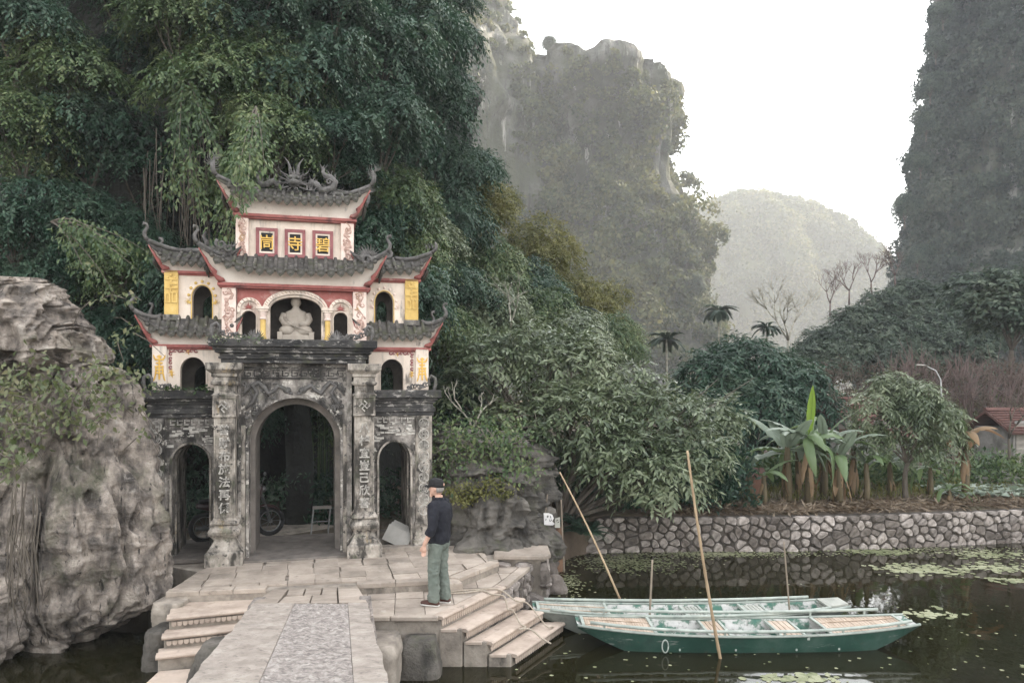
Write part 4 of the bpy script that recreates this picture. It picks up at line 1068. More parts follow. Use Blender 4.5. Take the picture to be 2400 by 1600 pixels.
# ---- wings
def wing(s, x0, x1, a0, a1, zs, crown, px0, px1, txt):
    """side bay from x0 to x1 with a small arch a0..a1 and an outer pilaster px0..px1"""
    o = MB().prism_y(arch_wall(x0, x1, 0, 2.43, a0, a1, zs, crown - zs, 16), .14, .40).build('wing_wall', M['old_stone'], gate)
    MB().prism_y(arch_wall(x0 + .02, x1 - .02, 0, 2.43, a0 + .03, a1 - .03, zs, crown - zs - .02, 16), .402, D1 - .05).build('vault', M['pale_stone'], o)
    mb = MB(); arch_trim(mb, a0, a1, 0, zs, crown - zs, .035, .105, .16); mb.build('arch_moulding', M['pale_stone'], o, bevel=.005)
    # carved corner brackets over the arch: stepped fret pieces
    mb = MB(); c = (a0 + a1) / 2; h = (a1 - a0) / 2 + .04
    for k in range(26):
        t = grnd.uniform(-1, 1); zz = grnd.uniform(zs + (crown - zs) * math.sqrt(max(0, 1 - min(1, abs(t)) ** 2)) + .10, 2.27)
        w_ = grnd.uniform(.02, .07); hgt = grnd.uniform(.012, .05)
        mb.box(c + t * h - w_, c + t * h + w_, .118 + grnd.uniform(0, .006), .15, zz, zz + hgt)
    for k in range(6):
        xx = c - h + (k + .1) * 2 * h / 6; mb.box(xx, xx + .07, .118, .15, 2.31, 2.325); mb.box(xx, xx + .018, .1185, .15, 2.335, 2.40); mb.box(xx + .03, xx + .09, .118, .15, 2.375, 2.39)
    mb.build('fret_relief', M['white_relief'], o)
    # pilaster with base and discs
    pc = (px0 + px1) / 2; pw = (px1 - px0) / 2
    mb = MB(); mb.lathe([(1, .52), (1, 2.432)], pc, .14 + .06, square=(pw, .12))
    mb.lathe([(1.32, -.01), (1.32, .16), (1.2, .18), (1.08, .26), (.98, .32), (1.06, .40), (1.14, .43), (1.14, .47), (1.03, .5), (1.03, .519)], pc, .20, square=(pw, .125))
    p = mb.build('pilaster', M['pale_stone'] if s > 0 else M['old_stone'], o, bevel=.006)
    mb = MB()
    for e in (-1, 1): mb.box(pc + e * pw * .82 - .010, pc + e * pw * .82 + .010, .068, .09, .56, 2.38)
    mb.build('panel_frame', M['pale_stone'] if s > 0 else M['old_stone'], p)
    for k, t in enumerate(txt):
        z = 2.29 - k * .198
        mb = MB(); ring = []
        for q in range(21):
            a = 2 * PI * q / 20; ring.append((pc + math.cos(a) * .092, .078, z + math.sin(a) * .092))
        mb.tube(ring, .008, 5)
        d = mb.build('disc_rim', M['white_relief'], p)
        # round word: letters stretched to fill the circle
        me = char_mesh(t, .10, .012, M['white_relief'], 'round_word', .02)
        V = np.array([v.co[:] for v in me.vertices])
        if len(V):
            hw = np.abs(V[:, 0]).max(); hh = np.abs(V[:, 2]).max()
            xx = V[:, 0] / hw * .080; lim = np.sqrt(np.maximum(.088 ** 2 - xx ** 2, .0004))
            V[:, 0] = xx; V[:, 2] = V[:, 2] / hh * lim * .92
            me.vertices.foreach_set('co', V.astype(np.float32).ravel()); me.update()
        link('round_word', me, p, (pc, .078, z))
    # entablature
    mb = MB()
    xa, xb = (x0, x1)
    for z0, z1, ot in [(2.432, 2.50, .03), (2.502, 2.59, .06), (2.592, 2.66, .02), (2.662, 2.71, .05), (2.712, 2.755, .09), (2.757, 2.90, .15)]:
        if s < 0: mb.box(xa - ot, xb, .14 - ot, D1 - .02 + ot * .5, z0, z1)
        else: mb.box(xa, xb + ot, .14 - ot, D1 - .02 + ot * .5, z0, z1)
    mb.build('entablature', M['dark_stone'], o, bevel=.010)
    return o
wing(-1, -2.36, -.955, -1.99, -1.40, 1.66, 1.98, -2.36, -2.10, ['CHI', 'HOA', 'HUU', 'DAO', 'TAM', 'BAO', 'THAN', 'QUY', 'Y'])
wing(1, 1.03, 2.44, 1.47, 2.04, 1.63, 1.96, 2.13, 2.43, ['ĐỘNG', 'SEN', 'TRUNG', 'LIÊN', 'TÔNG', 'GIAO', 'NGOC', 'THEM', 'TU'])
# threshold and passage floor
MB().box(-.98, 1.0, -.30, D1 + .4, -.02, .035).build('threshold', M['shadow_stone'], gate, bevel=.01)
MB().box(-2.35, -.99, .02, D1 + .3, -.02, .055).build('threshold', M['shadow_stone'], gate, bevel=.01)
MB().box(1.02, 2.6, -.05, D1 + .3, -.02, .075).build('threshold', M['kerb_stone'], gate, bevel=.01)

# ---- curved roofs
M['cove'] = mat('cove', [(.3, (.58, .50, .44)), (.55, (.74, .66, .59)), (.75, (.80, .73, .66))], 2.0, .85, .15, 35,
    [((.16, .145, .135), 3.0, .60, .74, (2.0, 2.0, .5), .8), ((.05, .045, .042), 1.7, .66, .72, (1.4, 1.4, .6), .85)])
def ring_pts(x0, x1, y0, y1, o, z, w, lift, ext, nf=28, ns=14):
    cx, cy = (x0 + x1) / 2, (y0 + y1) / 2; hx, hy = (x1 - x0) / 2, (y1 - y0) / 2
    pts = []
    def pt(sx, sy, t):
        k = t ** 5 * w
        return (cx + sx * (hx + o + ext * k), cy + sy * (hy + o + ext * k), z + lift * t ** 4 * w)
    for i in range(nf): s = -1 + 2 * i / nf; pts.append(((cx + s * (hx + o + ext * w * abs(s) ** 5)), cy - (hy + o + ext * w * abs(s) ** 5), z + lift * w * abs(s) ** 4))
    for i in range(ns): s = -1 + 2 * i / ns; a = abs(s); pts.append((cx + (hx + o + ext * w * a ** 5), cy + s * (hy + o + ext * w * a ** 5), z + lift * w * a ** 4))
    for i in range(nf): s = 1 - 2 * i / nf; a = abs(s); pts.append((cx + s * (hx + o + ext * w * a ** 5), cy + (hy + o + ext * w * a ** 5), z + lift * w * a ** 4))
    for i in range(ns): s = 1 - 2 * i / ns; a = abs(s); pts.append((cx - (hx + o + ext * w * a ** 5), cy + s * (hy + o + ext * w * a ** 5), z + lift * w * a ** 4))
    return pts
def pendant_mesh():
    """pointed drop tile at the eaves with a boss"""
    mb = MB()
    out = [(-.062, .05), (-.066, .0), (-.055, -.03), (-.03, -.052), (0, -.075), (.03, -.052), (.055, -.03), (.066, 0), (.062, .05)]
    mb.prism_y([(x, z) for x, z in out], -.014, .012)
    mb.lathe([(.036, 0), (.030, .012), (.012, .017)], 0, 0, 8)
    me = mb.mesh('eave_tile', M['roof_tile'])
    # turn the boss (last lathe) to face -y
    V = np.array([v.co[:] for v in me.vertices]); k = len(out) * 2
    b = V[k:].copy(); V[k:] = np.stack([b[:, 0], -.012 - b[:, 2], b[:, 1] - .005], 1)
    me.vertices.foreach_set('co', V.astype(np.float32).ravel()); me.update()
    return me
PEND = pendant_mesh()
def round_tile_mesh():
    mb = MB(); mb.tube([(0, -.02, 0), (0, .03, 0)], .036, 10); mb.tube([(0, -.026, 0), (0, -.018, 0)], .020, 8)
    return mb.mesh('eave_disc', M['roof_tile'], True)
EDISC = round_tile_mesh()
def roof(rect, zb, bh, ov, ze, lift, ext, top, inner, step=.165, finial='curl', name='roof', sides=(True, True), ridge=None, band=True):
    """rect: wall rectangle; band from zb to zb+bh; eaves at ze reach ov out; slope rises to (top) at inner offset"""
    x0, x1, y0, y1 = rect
    cx, cy = (x0 + x1) / 2, (y0 + y1) / 2; hx, hy = (x1 - x0) / 2, (y1 - y0) / 2
    # slope body
    prof = [(ov, ze, 1.0), (ov + .015, ze + .05, 1.0)]
    for k in range(1, 7):
        t = k / 6; prof.append((ov + (inner - ov) * t, ze + .05 + (top - ze - .05) * (t ** 1.25), (1 - t) ** 1.6))
    rows = [ring_pts(x0, x1, y0, y1, o, z, w, lift, ext) for o, z, w in prof]
    mb = MB(); mb.grid([ring_pts(x0, x1, y0, y1, ov - .05, ze + .002, .97, lift, ext)] + rows, closed=True)
    n = len(rows[0]); mb.add(rows[-1], [tuple(range(n))])
    rf = mb.build(name, M['roof_tile'], gate, auto=50)
    # white cove under the eaves
    cv = [(.015, zb + bh + .001, 0)]
    for k in range(1, 9):
        t = k / 8; cv.append((.015 + (ov - .035) * (t ** 1.5), zb + bh + (ze - zb - bh) * (1 - (1 - t) ** 1.25), t ** 1.4))
    mb = MB(); mb.grid([ring_pts(x0, x1, y0, y1, o, z, w, lift, ext) for o, z, w in cv], closed=True)
    mb.build('cove', M['cove'], rf, smooth=True)
    # red scalloped tongue on the corners of the cove
    for sx in (-1, 1):
        mb = MB()
        tip = Vector((cx + sx * (hx + ov + ext), cy - (hy + ov + ext), ze + lift)); foot = Vector((cx + sx * (hx + .03), cy - hy - .035, zb + bh))
        pts = []
        for k in range(9):
            t = k / 8
            e = foot.lerp(tip, t); e.z = zb + bh + (ze + lift - zb - bh) * (t ** 1.15) - .01
            inn = e + Vector((-sx * (.012 + .13 * (1 - t) ** 1.2 * (.7 + .4 * math.sin(k * 2.4))), 0, .03 * (1 - t)))
            inn.y = e.y + .012 + .05 * t
            pts.append((tuple(e + Vector((sx * .004, -.014, 0))), tuple(inn + Vector((0, -.03, 0)))))
        rr = [[a for a, b in pts], [b for a, b in pts]]
        if sx > 0: rr = rr[::-1]
        mb.grid(rr)
        sc = mb.build('corner_scallop', M['red'], rf, smooth=True)
        md = sc.modifiers.new('solid', 'SOLIDIFY'); md.thickness = .012
    if band:
        mb = MB(); mb.box(x0 - .06, x1 + .06, y0 - .06, y1 + .06, zb + bh * .35, zb + bh); mb.box(x0 - .03, x1 + .03, y0 - .03, y1 + .03, zb, zb + bh * .35 - .001)
        mb.build('red_band', M['red'], rf, bevel=.008)
    # tile ribs, each its own tile row
    def prof_at(off_side):
        return [(o, z, w) for o, z, w in prof[1:] if True]
    def rib(axis, sgn, a):
        pts = []
        h = hx if axis == 'x' else hy; g = hy if axis == 'x' else hx
        for o, z, w in prof[1:]:
            lim = h + o
            if abs(a) > lim - .005: break
            t = min(1, abs(a) / (h + o + ext * w))
            zz = z + lift * w * t ** 4 + .022; e = g + o + ext * w * t ** 5
            pts.append((cx + a, cy - sgn * e, zz) if axis == 'x' else (cx + sgn * e, cy + a, zz))
        if len(pts) >= 2:
            rad = [.034] * len(pts); rad[-1] = .03
            MB().tube(pts, rad, 7).build('tile_rib', M['roof_tile'], rf, smooth=True)
        return pts
    k = 0; a = -hx - ov + .10
    cnt = max(2, round((2 * (hx + ov) - .2) / step)); st = (2 * (hx + ov) - .2) / cnt
    for i in range(cnt + 1):
        a = -hx - ov + .10 + st * i
        rib('x', 1, a); rib('x', -1, a)
        t = min(1, abs(a) / (hx + ov + ext)); z = ze + lift * t ** 4; yy = cy - (hy + ov + ext * t ** 5)
        link('eave_disc', EDISC, rf, (cx + a, yy - .01, z + .035))
        if i < cnt:
            a2 = a + st / 2; t = min(1, abs(a2) / (hx + ov + ext)); z = ze + lift * t ** 4; yy = cy - (hy + ov + ext * t ** 5)
            sl_ = math.atan2(lift * 4 * t ** 3 / (hx + ov) * (1 if a2 > 0 else -1), 1)
            link('eave_tile', PEND, rf, (cx + a2, yy - .015, z - .005), (0, -sl_, 0), (st / .165, 1, grnd.uniform(.9, 1.15)))
    cnt = max(2, round((2 * (hy + ov) - .2) / step)); st = (2 * (hy + ov) - .2) / cnt
    for sg, on in ((-1, sides[0]), (1, sides[1])):
        if not on: continue
        for i in range(cnt + 1):
            a = -hy - ov + .10 + st * i
            rib('y', sg, a)
            if i < cnt:
                a2 = a + st / 2; t = min(1, abs(a2) / (hy + ov + ext)); z = ze + lift * t ** 4; xx = cx + sg * (hx + ov + ext * t ** 5)
                link('eave_tile', PEND, rf, (xx + sg * .015, cy + a2, z - .005), (0, 0, sg * PI / 2), (st / .165, 1, 1))
    # hips with upturned finials
    for sx in (-1, 1):
        if not sides[0 if sx < 0 else 1]: continue
        for sy in (-1, 1):
            pts = [(cx + sx * (hx + o + ext * w), cy + sy * (hy + o + ext * w), z + lift * w + .03) for o, z, w in prof[1:]]
            mb = MB(); mb.tube(pts, [.036, .042, .044, .042, .040, .038, .036][:len(pts)], 8)
            tip = Vector(pts[0]); d = Vector((sx, sy * .6, 0)).normalized()
            if finial == 'curl':
                cp = [tip, tip + d * .05 + Vector((0, 0, .07)), tip + d * .055 + Vector((0, 0, .15)), tip + d * .02 + Vector((0, 0, .21)), tip - d * .015 + Vector((0, 0, .26)), tip + d * .01 + Vector((0, 0, .32)), tip + d * .065 + Vector((0, 0, .335)), tip + d * .075 + Vector((0, 0, .29))]
                mb.tube([tip + (c_ - tip) * .8 for c_ in cp], [.038, .034, .030, .026, .026, .028, .026, .016], 8)
            elif finial == 'phoenix':
                cp = [tip, tip + d * .05 + Vector((0, 0, .08)), tip + d * .055 + Vector((0, 0, .17)), tip + d * .02 + Vector((0, 0, .25))]
                mb.tube(cp, [.04, .042, .038, .024], 8)
                for q in range(9):
                    aa = -1.1 + q * .28
                    flame(mb, cp[2] + Vector((0, 0, -.02 + .012 * q)), Vector((math.sin(aa) , .1, math.cos(aa))), .15 + .05 * math.cos(aa), .018, .35 * (1 if aa > 0 else -1))
                for q in range(4): flame(mb, cp[1] + Vector((0, 0, .03 * q)), (-sx, .1, .3 + .2 * q), .13, .02, .4)
            else:
                cp = [tip, tip + d * .07 + Vector((0, 0, .05)), tip + d * .09 + Vector((0, 0, .12)), tip + d * .05 + Vector((0, 0, .19))]
                mb.tube(cp, [.036, .032, .026, .012], 8)
                for q in range(4): flame(mb, cp[1] - d * .06 * q + Vector((0, 0, .02)), (-sx * .4, 0, 1), .10, .018, .3 * sx)
            mb.build('hip_ridge', M['ornament'], rf, smooth=True)
    return rf

# side towers, lower storey (z 2.90 - 3.66) then lower side roof, upper storey, upper side roof
def tower(s, X0, X1, a0, a1, P0_, P1_, U0, U1, b0, b1, Q0, Q1):
    nm = 'tower_storey'
    o = MB().prism_y(arch_wall(X0, X1, 2.90, 3.66, a0, a1, 3.24, .23, 14), .30, .46).build(nm, M['cream'], gate)
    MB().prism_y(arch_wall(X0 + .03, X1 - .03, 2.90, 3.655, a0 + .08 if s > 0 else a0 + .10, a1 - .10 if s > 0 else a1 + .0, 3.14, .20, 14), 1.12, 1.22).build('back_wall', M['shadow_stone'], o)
    mb = MB()
    for xa in (X0, X1 - .12): mb.box(xa + .01, xa + .11, .462, 1.118, 2.90, 3.654)
    mb.box(X0 + .02, X1 - .02, .47, 1.11, 3.60, 3.652); mb.build('inner_wall', M['cream'], o)
    MB().box(P0_, P1_, .24, .50, 2.902, 3.658).build('corner_pillar', M['cream'], o, bevel=.006)
    # gold longevity sign: stacked bars and hooked feet
    pc = (P0_ + P1_) / 2; mb = MB(); h = (P1_ - P0_) / 2 * .80; y = .236
    for z, w_ in ((3.46, .35), (3.41, .75), (3.35, .55), (3.29, .75), (3.235, .60), (3.18, .75)): mb.box(pc - h * w_, pc + h * w_, y - .014, y + .008, z, z + .026)
    mb.box(pc - .014, pc + .014, y - .012, y + .008, 3.08, 3.50)
    for e in (-1, 1):
        mb.tube([(pc + e * h * .5, y, 3.42), (pc + e * h * .85, y, 3.45), (pc + e * h, y, 3.50)], [.014, .014, .008], 5)
        mb.tube([(pc + e * h * .55, y, 3.30), (pc + e * h * .6, y, 3.20), (pc + e * h * .8, y, 3.10), (pc + e * h, y, 3.06)], [.014, .014, .013, .008], 5)
    mb.build('gold_sign', M['gold'], o)
    # red and gold corner scrolls
    mb = MB(); ea = P1_ if s < 0 else P0_; dr = 1 if s < 0 else -1
    for k in range(7):
        sp = spiral((ea + dr * (.06 + .065 * k), 3.585 - .012 * (k % 2)), .035, .9, 1 if k % 2 else -1, .5, 9, .3, .296); mb.tube(sp, [.017 - .001 * q for q in range(len(sp))], 5)
    for k in range(4):
        sp = spiral((ea + dr * .055, 3.52 - .075 * k), .034, .9, -1 if k % 2 else 1, 1.2, 9, .3, .296); mb.tube(sp, [.017 - .001 * q for q in range(len(sp))], 5)
    mb.build('corner_scroll', M['maroon'], o, smooth=True)
    mb = MB()
    for c in ((ea + dr * .33, 3.565), (ea + dr * .06, 3.22), (ea + dr * .07, 3.17)):
        for k in range(5): flame(mb, (c[0], .296, c[1]), (math.cos(k * 1.25), 0, math.sin(k * 1.25)), .06, .015, .3)
    mb.build('gold_leaf', M['gold'], o, smooth=True)
    mb = MB(); arch_trim(mb, a0, a1, 2.9, 3.24, .23, .02, .285, .31); mb.build('arch_moulding', M['yellow'] if False else M['cream'], o)
    # upper storey
    u = MB().prism_y(arch_wall(U0, U1, 4.13, 4.96, b0, b1, 4.51, .215, 14), .38, .54).build(nm, M['cream'], gate)
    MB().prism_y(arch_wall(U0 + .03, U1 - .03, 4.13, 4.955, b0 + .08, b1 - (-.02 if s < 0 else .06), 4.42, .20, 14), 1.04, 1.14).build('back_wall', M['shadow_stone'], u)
    mb = MB()
    for xa in (U0, U1 - .12): mb.box(xa + .01, xa + .11, .542, 1.038, 4.13, 4.954)
    mb.box(U0 + .02, U1 - .02, .55, 1.03, 4.90, 4.952); mb.build('inner_wall', M['cream'], u)
    MB().box(Q0, Q1, .32, .58, 4.20, 4.958).build('corner_pillar', M['yellow'], u, bevel=.006)
    MB().box(Q0 - .02, Q1 + .02, .30, .60, 4.10, 4.199).build('pillar_foot', M['old_stone'], u, bevel=.008)
    # longevity sign: meander bars on the yellow pillar
    pc = (Q0 + Q1) / 2; mb = MB(); h = (Q1 - Q0) / 2 * .86; y = .316
    for z, l0, l1 in ((4.79, -1, 1), (4.715, -.1, 1), (4.64, -1, 1), (4.565, -.1, 1), (4.545, -1, -.25), (4.40, -1, -.2), (4.40, .2, 1)): mb.box(pc + h * l0, pc + h * l1, y - .013, y + .008, z, z + .024)
    for xx, z0, z1 in ((-.9, 4.40, 4.568), (-.25, 4.40, 4.568), (.25, 4.40, 4.568), (.9, 4.40, 4.568), (-.1, 4.59, 4.71), (.0, 4.665, 4.79)): mb.box(pc + h * xx - .012, pc + h * xx + .012, y - .0125, y + .008, z0, z1)
    mb.ball((pc, y, 4.875), .028, 0, 8, 5, (1, .5, 1)); mb.ball((pc - .055, y, 4.83), .018, 0, 8, 5, (1, .5, 1)); mb.ball((pc + .055, y, 4.83), .018, 0, 8, 5, (1, .5, 1))
    mb.build('longevity_sign', M['yellow'], u)
    # gold bosses round the arch
    mb = MB(); c = (b0 + b1) / 2; hw = (b1 - b0) / 2
    for k in range(9):
        a = PI * (-.12 + 1.24 * k / 8); mb.ball((c + (hw + .055) * math.cos(a), .376, 4.52 + (.215 + .055) * math.sin(a)), .027, 0, 8, 5, (1, .55, 1))
    for e in (-1, 1):
        for k in range(5): flame(mb, (c + e * (hw + .06), .376, 4.44), (e * math.cos(k * .8 - 1.4), 0, math.sin(k * .8 - 1.6)), .07, .012, .4)
    mb.build('arch_boss', M['yellow'] if s < 0 else M['pinkish'], u, smooth=True)
    mb = MB(); arch_trim(mb, b0, b1, 4.14, 4.51, .215, .016, .366, .39); mb.build('arch_moulding', M['yellow'], u)
tower(-1, -2.32, -1.16, -1.885, -1.475, -2.32, -2.09, -2.145, -1.20, -1.71, -1.385, -2.145, -1.925)
tower(1, 1.30, 2.39, 1.515, 1.93, 2.15, 2.39, 1.25, 2.21, 1.42, 1.755, 1.965, 2.21)
roof((-2.30, -1.10, .30, 1.25), 3.60, .085, .17, 3.86, .30, .08, 4.16, -.10, .15, 'curl', sides=(True, False))
roof((1.25, 2.38, .30, 1.25), 3.60, .085, .17, 3.86, .28, .08, 4.16, -.10, .15, 'curl', sides=(False, True))
roof((-2.13, -1.12, .38, 1.14), 4.885, .075, .16, 5.08, .27, .07, 5.36, -.36, .15, 'curl', sides=(True, False))
roof((1.20, 2.20, .38, 1.14), 4.885, .075, .16, 5.08, .28, .07, 5.38, -.36, .15, 'phoenix_small', sides=(False, True))
# ridges of the side towers with volutes
mb = MB(); mb.box(1.24, 1.66, .70, .82, 5.36, 5.44)
sp = spiral((1.70, 5.49), .07, 1.1, 1, -1.57, 12, .25, .76); mb.tube([(1.6, .76, 5.42)] + sp, [.035] * 14, 7)
for k in range(10): flame(mb, (1.28 + .012 * k, .70, 5.44), (math.sin(-1.35 + .3 * k), 0, math.cos(-1.35 + .3 * k)), .21, .026, .1)
mb.build('ridge_ornament', M['ornament'], gate, smooth=True)
mb = MB(); mb.box(-1.85, -1.15, .70, .82, 5.35, 5.42); mb.tube([(-1.55, .76, 5.4), (-1.52, .76, 5.55), (-1.58, .76, 5.66), (-1.53, .76, 5.74)], [.05, .045, .03, .01], 7); mb.build('ridge_ornament', M['ornament'], gate, smooth=True)

# ---- middle storey with the three niches
mz0, mz1 = 3.762, 4.70
na0, na1 = -.415, .46
mid = MB().prism_y([(-.96, mz0), (-.885, mz0)] + arch_pts(-.885, -.645, 4.17, .115, 10) + [(-.645, mz0), (-.645 + .0, mz0 - .0)][:1] + [(na0, mz0)] + arch_pts(na0, na1, 4.33, .215, 18) + [(na1, mz0), (.675, mz0)] + arch_pts(.675, .92, 4.18, .115, 10) + [(.92, mz0), (1.01, mz0), (1.01, mz1), (-.96, mz1)], .19, .36).build('niche_wall', M['cream'], gate)
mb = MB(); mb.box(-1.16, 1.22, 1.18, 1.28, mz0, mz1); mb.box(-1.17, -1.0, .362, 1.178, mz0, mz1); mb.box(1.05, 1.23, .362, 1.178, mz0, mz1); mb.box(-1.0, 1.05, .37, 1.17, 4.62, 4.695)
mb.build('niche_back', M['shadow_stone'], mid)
# red field above the arches
def lobed(x0, x1, z1, arcs, y0, y1):
    low = []
    for a0, a1, zs, r in arcs: low += arch_pts(a0, a1, zs, r, 12)
    return [(x0, z1)] + [(x0, low[0][1])] + low + [(x1, low[-1][1]), (x1, z1)]
MB().prism_y(lobed(-.955, 1.005, 4.695, [(-.945, -.565, 4.33, .175), (-.53, .575, 4.33, .35), (.61, .995, 4.345, .175)], 0, 0)[::-1], .176, .188).build('red_field', M['red'], mid)
mb = MB()
for a0, a1, zs, r, wd in ((-.90, -.60, 4.30, .155, .055), (na0 - .04, na1 + .04, 4.32, .27, .075), (.645, .955, 4.315, .155, .055)):
    arch_trim(mb, a0, a1, zs - .05, zs, r, wd, .135, .18)
mb.build('arch_band', M['cream'], mid, bevel=.005)
mb = MB()
for a0, a1, zs, r, cnt in ((-.93, -.57, 4.30, .185, 8), (na0 - .078, na1 + .078, 4.32, .31, 22), (.615, .985, 4.315, .185, 8)):
    c = (a0 + a1) / 2; h = (a1 - a0) / 2
    for k in range(cnt):
        a = PI * (.08 + .84 * k / (cnt - 1)); p = (c - h * math.cos(a), .133, zs + r * math.sin(a))
        mb.tube([(p[0] - .02, p[1], p[2] + .018), (p[0], p[1] - .003, p[2] - .005), (p[0] + .022, p[1], p[2] - .016)], [.004, .007, .004], 4)
mb.build('arch_scales', M['relief_pink'], mid)
mb = MB()
for a0, a1, zs, r in ((-.885, -.645, 4.17, .115), (.675, .92, 4.18, .115)): arch_trim(mb, a0, a1, mz0, zs, r, .018, .172, .2)
mb.build('niche_moulding', M['cream'], mid)
for c, z in ((-.765, 4.325), (.797, 4.335)):
    mb = MB()
    for k in range(9):
        a = -1.25 + 2.5 * k / 8; flame(mb, (c, .178, z), (math.sin(a), 0, math.cos(a)), .115 - .02 * abs(a), .016, .15 * (1 if a > 0 else -1))
    for e in (-1, 1): flame(mb, (c, .178, z), (e, 0, -.1), .12, .014, .3 * e)
    mb.build('lotus_relief', M['red'], mid, smooth=True)
for cx_ in (-.525, .568):
    mb = MB(); mb.lathe([(.060, mz0), (.060, 3.82), (.046, 3.84), (.046, 4.13)], cx_, .13, 14); c = mb.build('colonnette', M['yellow'], mid, auto=40)
    mb = MB(); mb.lathe([(.052, 4.131), (.062, 4.14), (.062, 4.155), (.050, 4.17), (.052, 4.22), (.070, 4.265)], cx_, .13, 14); mb.build('capital', M['pinkish'], c, auto=40)
    mb = MB(); mb.lathe([(.072, 4.266), (.085, 4.275), (.085, 4.30), (.105, 4.31), (.105, 4.355)], cx_, .13, square=(1, .75)); mb.build('abacus', M['cream'], c, bevel=.004)
for xa, xb in ((-1.195, -.965), (1.01, 1.245)):
    o = MB().box(xa, xb, .08, .36, mz0, 4.705).build('carved_pillar', M['pinkish'], gate, bevel=.006)
    mb = MB(); curls(mb, grnd, xa + .02, xb - .02, mz0 + .05, 4.68, .08, 34, .045, .013); mb.build('floral_relief', M['relief_pink'], o, smooth=True)
roof((-1.20, 1.26, .08, 1.30), 4.66, .085, .22, 4.935, .34, .10, 5.24, -.13, .165, 'none' if False else 'curl', name='roof')

# ---- top storey with the three written panels
tz0, tz1 = 5.16, 5.95
top_o = MB().box(-.77, .80, .33, 1.05, tz0, tz1).build('top_storey', M['cream'], gate)
for k, (xa, xb, ch) in enumerate(((-.655, -.288, '峝'), (-.17, .186, '寺'), (.305, .667, '碧'))):
    z0, z1 = 5.262, 5.762
    mb = MB()
    for a0, a1, c0, c1 in ((xa, xb, z1 - .055, z1), (xa, xb, z0, z0 + .055), (xa, xa + .055, z0 + .056, z1 - .056), (xb - .055, xb, z0 + .056, z1 - .056)): mb.box(a0, a1, .285, .328, c0, c1)
    f = mb.build('panel_frame', M['maroon'], top_o)
    mb = MB()
    for a0, a1, c0, c1 in ((xa + .057, xb - .057, z1 - .085, z1 - .057), (xa + .057, xb - .057, z0 + .057, z0 + .085), (xa + .057, xa + .085, z0 + .086, z1 - .086), (xb - .085, xb - .057, z0 + .086, z1 - .086)): mb.box(a0, a1, .296, .327, c0, c1)
    mb.build('inner_frame', M['cream'], f)
    MB().box(xa + .086, xb - .086, .312, .326, z0 + .086, z1 - .086).build('black_panel', M['black_paint'], f)
    me = char_mesh(ch, .27, .012, M['gold'], 'gold_character', .007); link('gold_character', me, f, ((xa + xb) / 2, .300, (z0 + z1) / 2))
for xa, xb in ((-.985, -.772), (.802, 1.03)):
    o = MB().box(xa, xb, .24, 1.10, tz0, tz1).build('carved_pillar', M['pinkish'], gate, bevel=.006)
    mb = MB(); curls(mb, grnd, xa + .02, xb - .02, tz0 + .08, tz1 - .03, .24, 30, .05, .013); mb.build('floral_relief', M['relief_pink'], o, smooth=True)
roof((-.97, 1.02, .26, 1.10), 5.905, .085, .20, 6.21, .26, .09, 6.50, -.36, .150, 'phoenix', name='roof')
# ---- dragons on the ridge
mb = MB(); mb.box(-.62, .66, .62, .76, 6.46, 6.54)
mb.tube([(.60, .69, 6.50), (.74, .66, 6.46), (.86, .62, 6.42)], [.05, .05, .03], 7)
for k in range(6): flame(mb, (.62 + .03 * k, .60, 6.50), (.3 - .1 * k, 0, 1), .09, .022, .3)
mb.build('ridge_beam', M['ornament'], gate, smooth=True)
mb = MB()
# facing dragon head with flames
mb.ball((-.02, .60, 6.70), .13, 0, 12, 8, (1.15, .8, 1)); mb.ball((-.02, .49, 6.66), .075, 0, 10, 6, (1.3, .8, .7))
for e in (-1, 1):
    mb.ball((-.02 + e * .06, .50, 6.75), .03); flame(mb, (-.02 + e * .05, .60, 6.80), (e * .30, 0, 1), .36, .036, -.22 * e)
    flame(mb, (-.02 + e * .09, .60, 6.78), (e * .9, 0, .7), .26, .032, .3 * e); flame(mb, (-.02 + e * .1, .56, 6.64), (e, 0, .25), .26, .030, .3 * e)
    flame(mb, (-.02 + e * .09, .54, 6.58), (e, 0, -.15), .28, .028, .3 * e); flame(mb, (-.02 + e * .05, .5, 6.56), (e * .6, 0, -.8), .14, .022, .3)
for k in range(26):
    a = grnd.uniform(-.2, PI + .2); flame(mb, (-.02 + math.cos(a) * .12, .58 + grnd.uniform(-.06, .06), 6.66 + math.sin(a) * .09), (math.cos(a), 0, math.sin(a) * .8 + .1), grnd.uniform(.12, .22), .020, grnd.uniform(-.5, .5))
for k in range(22):
    flame(mb, (grnd.uniform(-.34, .34), .60 + grnd.uniform(-.05, .05), 6.53), (grnd.uniform(-1, 1), 0, .8), grnd.uniform(.08, .16), .022, grnd.uniform(-.5, .5))
mb.build('dragon_head', M['ornament'], gate, smooth=True)
mb = MB()
body = [(.22, .62, 6.60), (.30, .62, 6.70), (.38, .62, 6.66), (.44, .62, 6.58), (.54, .62, 6.57), (.66, .62, 6.62), (.70, .62, 6.74), (.62, .62, 6.82), (.53, .62, 6.84), (.49, .62, 6.92), (.52, .62, 6.99)]
mb.tube(body, [.06, .07, .07, .065, .07, .075, .07, .06, .05, .035, .012], 9)
for i, b in enumerate(body[1:-1]):
    for k in range(3): flame(mb, (b[0], b[1], b[2] + .03), (grnd.uniform(-.8, .8), 0, 1), grnd.uniform(.09, .16), .02, grnd.uniform(-.4, .4))
mb.tube(spiral((.60, 6.72), .06, 1.2, 1, 0, 12, .2, .56), .018, 6)
for k in range(8): flame(mb, (.62 + .03 * k, .60, 6.58), (1, 0, grnd.uniform(-.4, .6)), .14, .022, .3)
